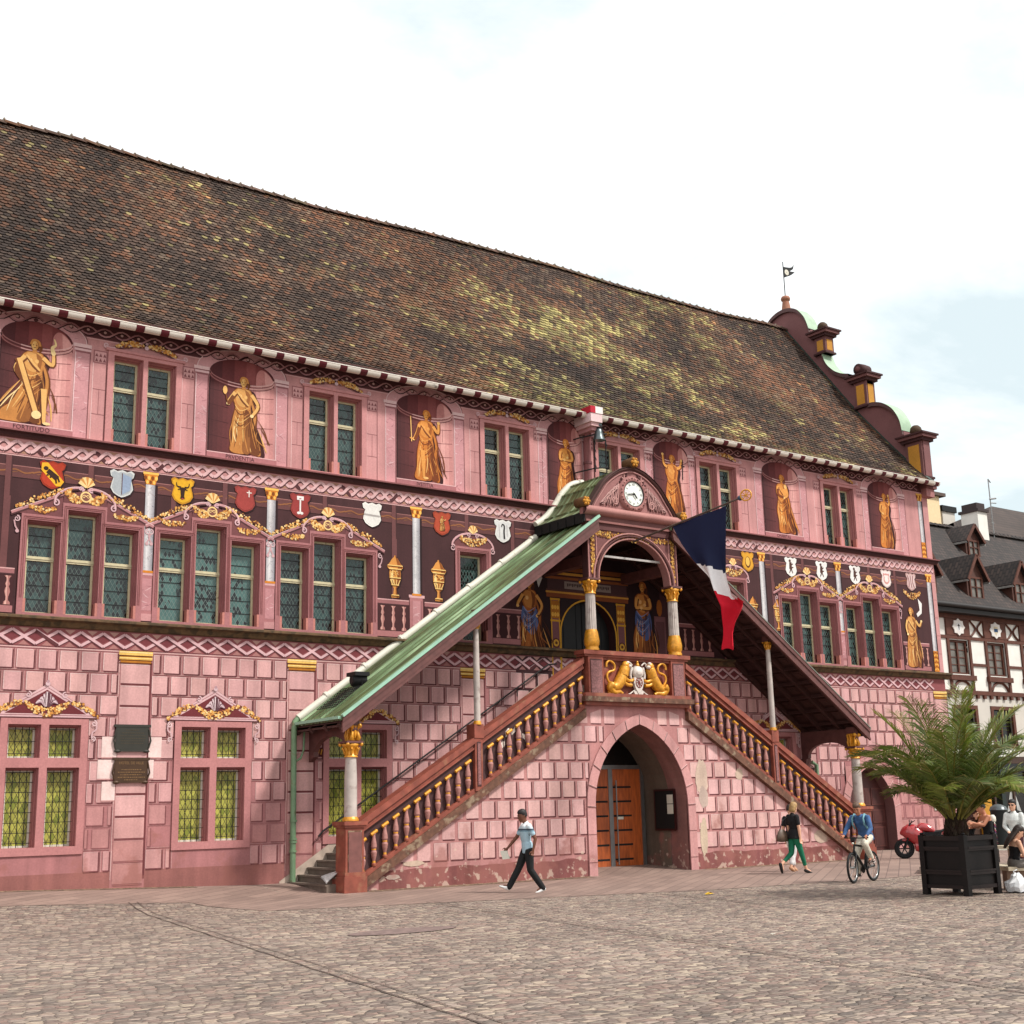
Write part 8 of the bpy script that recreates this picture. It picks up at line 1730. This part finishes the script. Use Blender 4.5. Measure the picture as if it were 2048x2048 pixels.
# red motorcycle parked by the arched door
qx, qy = 35.55, -3.85
mo = thing('motorcycle', 'red and black sports motorcycle parked in front of the arched door', 'motorcycle', (qx, qy, G(qx, qy)), math.atan2(.72, -.70)); M_RED = mat('red_gloss', (206, 22, 34), .18, amt=.08, bmp=0, spec=.8); M_BPL = mat('black_plastic', (28, 28, 30), .4)
wheel('wheel', .76, .32, mo, .062, .06, 6, M_BPL, R(4)); wheel('wheel', -.76, .33, mo, .075, .06, 6, M_BPL)
def shell(rings, m_, nm):
    mb = MB(); loft(mb, [(V(*c), rx, ry, V(*u).normalized(), V(0, 1, 0)) for c, rx, ry, u in rings], 14); mb.build(nm, m_, mo)
shell([((.86, 0, .80), .04, .05, (0, 0, 1)), ((.78, 0, .84), .13, .14, (0, 0, 1)), ((.60, 0, .82), .26, .21, (0, 0, 1)), ((.40, 0, .74), .34, .25, (0, 0, 1)), ((.20, 0, .66), .30, .24, (0, 0, 1)), ((.12, 0, .60), .18, .20, (0, 0, 1))], M_RED, 'front_fairing')
shell([((.42, 0, .40), .16, .18, (0, 0, 1)), ((.20, 0, .36), .20, .21, (0, 0, 1)), ((-.12, 0, .32), .16, .19, (0, 0, 1)), ((-.38, 0, .28), .07, .12, (0, 0, 1))], M_RED, 'belly_fairing')
shell([((.36, 0, .92), .08, .13, (0, 0, 1)), ((.20, 0, .98), .14, .18, (0, 0, 1)), ((-.02, 0, .95), .14, .18, (0, 0, 1)), ((-.22, 0, .84), .08, .11, (0, 0, 1))], M_RED, 'fuel_tank')
shell([((-.18, 0, .82), .05, .12, (0, 0, 1)), ((-.42, 0, .84), .05, .14, (0, 0, 1)), ((-.62, 0, .92), .05, .11, (0, 0, 1))], M_BPL, 'seat')
shell([((-.44, 0, .78), .07, .14, (0, 0, 1)), ((-.72, 0, .92), .08, .12, (.3, 0, 1)), ((-1.02, 0, 1.04), .03, .05, (.3, 0, 1))], M_RED, 'tail')
shell([((.60, 0, 1.02), .02, .13, (.5, 0, 1)), ((.46, 0, 1.14), .02, .12, (.5, 0, 1)), ((.36, 0, 1.19), .012, .08, (.5, 0, 1))], mat('smoked_screen', (44, 44, 48), .1), 'windscreen')
mb = MB(); mb.box(-.40, .30, -.15, .15, .30, .82); mb.tube([(-.1, 0, .6), (-.76, .0, .34)], .05, 8); mb.tube([(.1, -.15, .26), (-.4, -.18, .3), (-.95, -.2, .62)], [.03, .035, .06], 9)
for s_ in (-1, 1): mb.tube([(.50, s_*.12, .98), (.76, s_*.12, .32)], .03, 8); mb.tube([(.42, 0, 1.0), (.34, s_*.32, .98)], .014, 6)
mb.build('engine_and_fork', mat('dark_engine', (40, 40, 42), .35, metal=.5), mo)
mb = MB()
for s_ in (-1, 1): mb.tube([(.55, s_*.12, 1.02), (.50, s_*.30, 1.16)], .010, 5); mb.ball((.50, s_*.34, 1.17), (.02, .07, .04), 8)
mb.build('mirrors', M_BPL, mo); mb = MB()
for s_ in (-1, 1): mb.ball((.79, s_*.06, .88), (.025, .045, .03), 8)
mb.build('headlight', M_WHITEM, mo); mb = MB(); mb.ball((.74, 0, .58), (.22, .07, .05), 10); mb.build('mudguard', M_RED, mo)
# seated girl, bench, bag
def seated(female=True): 
    return dict(pelvis=(0, 0, .55), chest=(.06, 0, .80), neck=(.09, 0, 1.04), head=(.17, 0, 1.19), shL=(.07, .165, .98), shR=(.07, -.165, .98), elL=(.12, .24, .72), elR=(.12, -.24, .72), wrL=(.34, .16, .68), wrR=(.36, -.14, .68), hipL=(.02, .09, .53), hipR=(.02, -.09, .53), knL=(.44, .10, .54), knR=(.44, -.10, .54), anL=(.36, .10, .10), anR=(.42, -.10, .10), toeL=(.55, .11, .05), toeR=(.6, -.11, .05), female=female)
gx_, gy_ = 24.62, -14.25
person('long haired girl in a black top and grey shorts seated beside the planter', (gx_, gy_, -.18), R(-28), seated(), 'fair', BRNH, [('top', cloth('black_vest', (26, 24, 28)), {'vest'}), ('shorts', cloth('grey_shorts', (130, 122, 116)), {'shorts'}), ('shoes', mat('red_shoe', (150, 40, 50), .5), {'shoes'})], hair_style='long', head_pitch=R(18), sc=.98)
def bench(loc, rz, label, ln=1.7):
    b_ = thing('bench', label, 'bench', loc, rz); mb = MB(); mb.box(-ln/2, ln/2, -.22, .22, .39, .47); mb.build('seat', mat('pale_bench_stone', (206, 190, 164), .7), b_)
    for s_ in (-1, 1): mb = MB(); mb.box(s_*(ln/2-.22)-.10, s_*(ln/2-.22)+.10, -.2, .2, 0, .39); mb.build('leg', mat('bench_leg', (150, 120, 100), .7), b_)
bench((25.0, -13.55, -.18), R(62), 'pale stone bench on which the girl in black sits beside the planter', 1.9)
pb = MB(); rq = random.Random(4); rows = []
for i, (z, r_) in enumerate(((0, .10), (.03, .22), (.12, .25), (.20, .21), (.27, .13), (.33, .10), (.38, .04))):
    rows.append([(r_*1.15*(1+rq.uniform(-.16, .16))*math.cos(2*math.pi*k/16), r_*(1+rq.uniform(-.16, .16))*math.sin(2*math.pi*k/16), z+rq.uniform(-.015, .02)*(i > 0)) for k in range(16)])
pb.grid(rows, closed=True, sm=False); pb.tube([(-.05, 0, .30), (-.10, 0, .42), (.02, 0, .44)], .012, 5)
o = pb.build('plastic_bag', mat('white_plastic_bag', (222, 222, 224), .35, amt=.2, sc=9, spec=.5)); o.location = (23.98, -14.72, -.178); tag(o, 'crumpled white plastic bag on the cobbles beside the planter', 'bag')
# couple sitting behind the planter
c1 = (30.1, -9.9, .02); J = seated(False); J.update(pelvis=(0, 0, .62), chest=(.02, 0, .90), neck=(.06, 0, 1.16), head=(.13, 0, 1.31), shL=(.05, .17, 1.09), shR=(.05, -.17, 1.09), elR=(.16, -.22, .86), wrR=(.40, -.10, .84), elL=(.2, .2, .9), wrL=(.4, .1, .95))
person('dark haired half of the embracing couple behind the planter, in a black vest', c1, R(150), J, 'tan', DKHAIR, [('top', cloth('black_singlet', (22, 22, 24)), {'vest'}), ('trousers', cloth('dark_trousers', (30, 30, 34)), {'legs', 'loose'}), ('shoes', BSHOE, {'shoes'})], head_pitch=R(5), sc=1.08)
c2 = (29.91, -9.42, -.06); J = seated(True); J.update(pelvis=(0, 0, .60), chest=(.05, 0, .88), neck=(.10, 0, 1.12), head=(.17, 0, 1.27), shL=(.08, .15, 1.06), shR=(.08, -.15, 1.06), elR=(.26, -.25, 1.0), wrR=(.46, -.12, 1.12), elL=(.22, .22, .92), wrL=(.42, .1, 1.0))
person('auburn haired half of the embracing couple behind the planter, in pale jeans', c2, R(-60), J, 'fair', REDH, [('top', cloth('black_camisole', (24, 22, 26)), {'vest'}), ('trousers', cloth('pale_jeans', (140, 170, 196)), {'legs'}), ('shoes', BSHOE, {'shoes'})], hair_style='curly', sc=1.06)
bench((30.0, -9.65, .0), R(125), 'stone bench behind the planter under the embracing couple', 2.0)
pl_ = MB(); pl_.box(-1.5, 1.5, -1.0, 1.0, -.25, .0); o = pl_.build('stone_plinth', mat('plinth_stone', (150, 126, 110), .8)); o.location = (30.0, -9.65, .0); o.rotation_euler = (0, 0, R(125)); tag(o, 'low stone platform carrying the bench of the embracing couple', 'platform')
J = standing(female=True); J.update(elL=(.05, .24, 1.14), wrL=(.22, .10, 1.02), elR=(.05, -.24, 1.14), wrR=(.22, -.08, 1.02))
person('long haired woman in sunglasses and a white jacket standing behind the seated girl', (30.0, -10.75, -.18), R(195), J, 'fair', DKHAIR, [('jacket', cloth('white_jacket', (226, 230, 226)), {'torso', 'long_sleeve'}), ('trousers', cloth('dark_red_trousers', (92, 26, 40)), {'legs'}), ('shoes', BSHOE, {'shoes'})], hair_style='long')
sgl = thing('sunglasses', 'dark sunglasses worn by the standing woman in the white jacket', 'sunglasses', (30.0, -10.75, -.18), R(195)); mb = MB()
for s_ in (-1, 1): mb.ball((.125, s_*.034, 1.672), (.012, .03, .022), 8); mb.tube([(.115, s_*.06, 1.675), (.02, s_*.085, 1.67)], .005, 5)
mb.build('lenses', M_BLACK, sgl)
# street furniture beyond the planter
def bollard(x, y, label):
    z = G(x, y); b_ = thing('bollard', label, 'bollard', (x, y, z), group='black bollards with white tops'); mb = MB(); mb.lathe([(.13, 0), (.13, .05), (.09, .12), (.075, .95), (.09, .97), (.09, 1.0)], (0, 0, 0), 14); mb.build('post', M_IRON, b_); mb = MB(); mb.lathe([(.10, 1.0), (.115, 1.05), (.11, 1.16), (.06, 1.23), (0, 1.24)], (0, 0, 0), 14); mb.build('cap', M_WHITEM, b_)
bollard(41.6, -2.1, 'black bollard with a white top beside the embracing couple'); bollard(44.2, -1.2, 'black bollard with a white top beside the standing woman in white')
lp = thing('street_post', 'dark green square post in front of the ochre shop pillar', 'post', (49.6, 2.9, -.1)); mb = MB(); mb.box(-.14, .14, -.14, .14, 0, 3.3); mb.box(-.2, .2, -.2, .2, 0, .4); mb.build('shaft', mat('dark_green_post', (34, 50, 46), .5), lp); mb = MB(); mb.box(-.2, .2, -.2, .2, 3.3, 3.45); mb.build('head', M_IRON, lp)
bi = thing('litter_bin', 'dark teal litter bin with a domed lid in front of the shop window', 'bin', (43.6, -1.0, -.1)); mb = MB(); mb.lathe([(.28, 0), (.30, .1), (.30, 1.25), (.33, 1.3)], (0, 0, 0), 18); mb.build('drum', mat('dark_teal_bin', (26, 44, 46), .45), bi); mb = MB(); mb.lathe([(.33, 1.3), (.28, 1.42), (.12, 1.5), (0, 1.52)], (0, 0, 0), 18); mb.build('lid', mat('grey_bin_lid', (110, 116, 118), .3, metal=.4), bi)
sc_ = thing('striped_chair', 'cafe chair with a pink and white striped back behind the planter', 'chair', (32.3, -8.6, -.18), R(40)); mb = MB()
for i in range(11): mb.beam((-.2, 0, .62+.05*i), (.2, 0, .68+.05*i), .02, .028, mi=i % 3)
mb.build('backrest', [mat('pink_weave', (206, 90, 120), .6), M_WHITEM, mat('violet_weave', (96, 80, 140), .6)], sc_); mb = MB(); mb.box(-.2, .2, -.4, .0, .44, .47); mb.build('seat', M_WHITEM, sc_)
for sx in (-1, 1):
    for y in (-.38, 0): mb = MB(); mb.tube([(sx*.19, y, 0), (sx*.19, y, .45 if y else 1.2)], .014, 6); mb.build('leg', M_IRON, sc_)
yl_ = MB(); yl_.poly([(-.14, -.05, .0), (.02, -.09, .012), (.15, .0, .004), (.04, .08, .02), (-.10, .05, .006)]); yl_.grid([[(-.1, -.03, .01), (0, -.02, .04), (.1, .0, .015)], [(-.08, .05, .01), (.02, .06, .035), (.1, .05, .01)]])
o = yl_.build('yellow_wrapper', mat('yellow_paper', (240, 196, 40), .6)); o.location = (20.0, -9.95, G(20, -9.95)+.014); tag(o, 'yellow wrapper lying on the cobbles in front of the portal', 'wrapper')
wp = MB(); wp.poly([(-.04, -.03, 0), (.05, -.02, .012), (.03, .04, .004), (-.03, .03, .01)]); o = wp.build('paper_scrap', M_WHITEM); o.location = (14.6, -16.9, G(14.6, -16.9)+.012); tag(o, 'tiny white paper scrap alone on the open cobbles', 'litter')
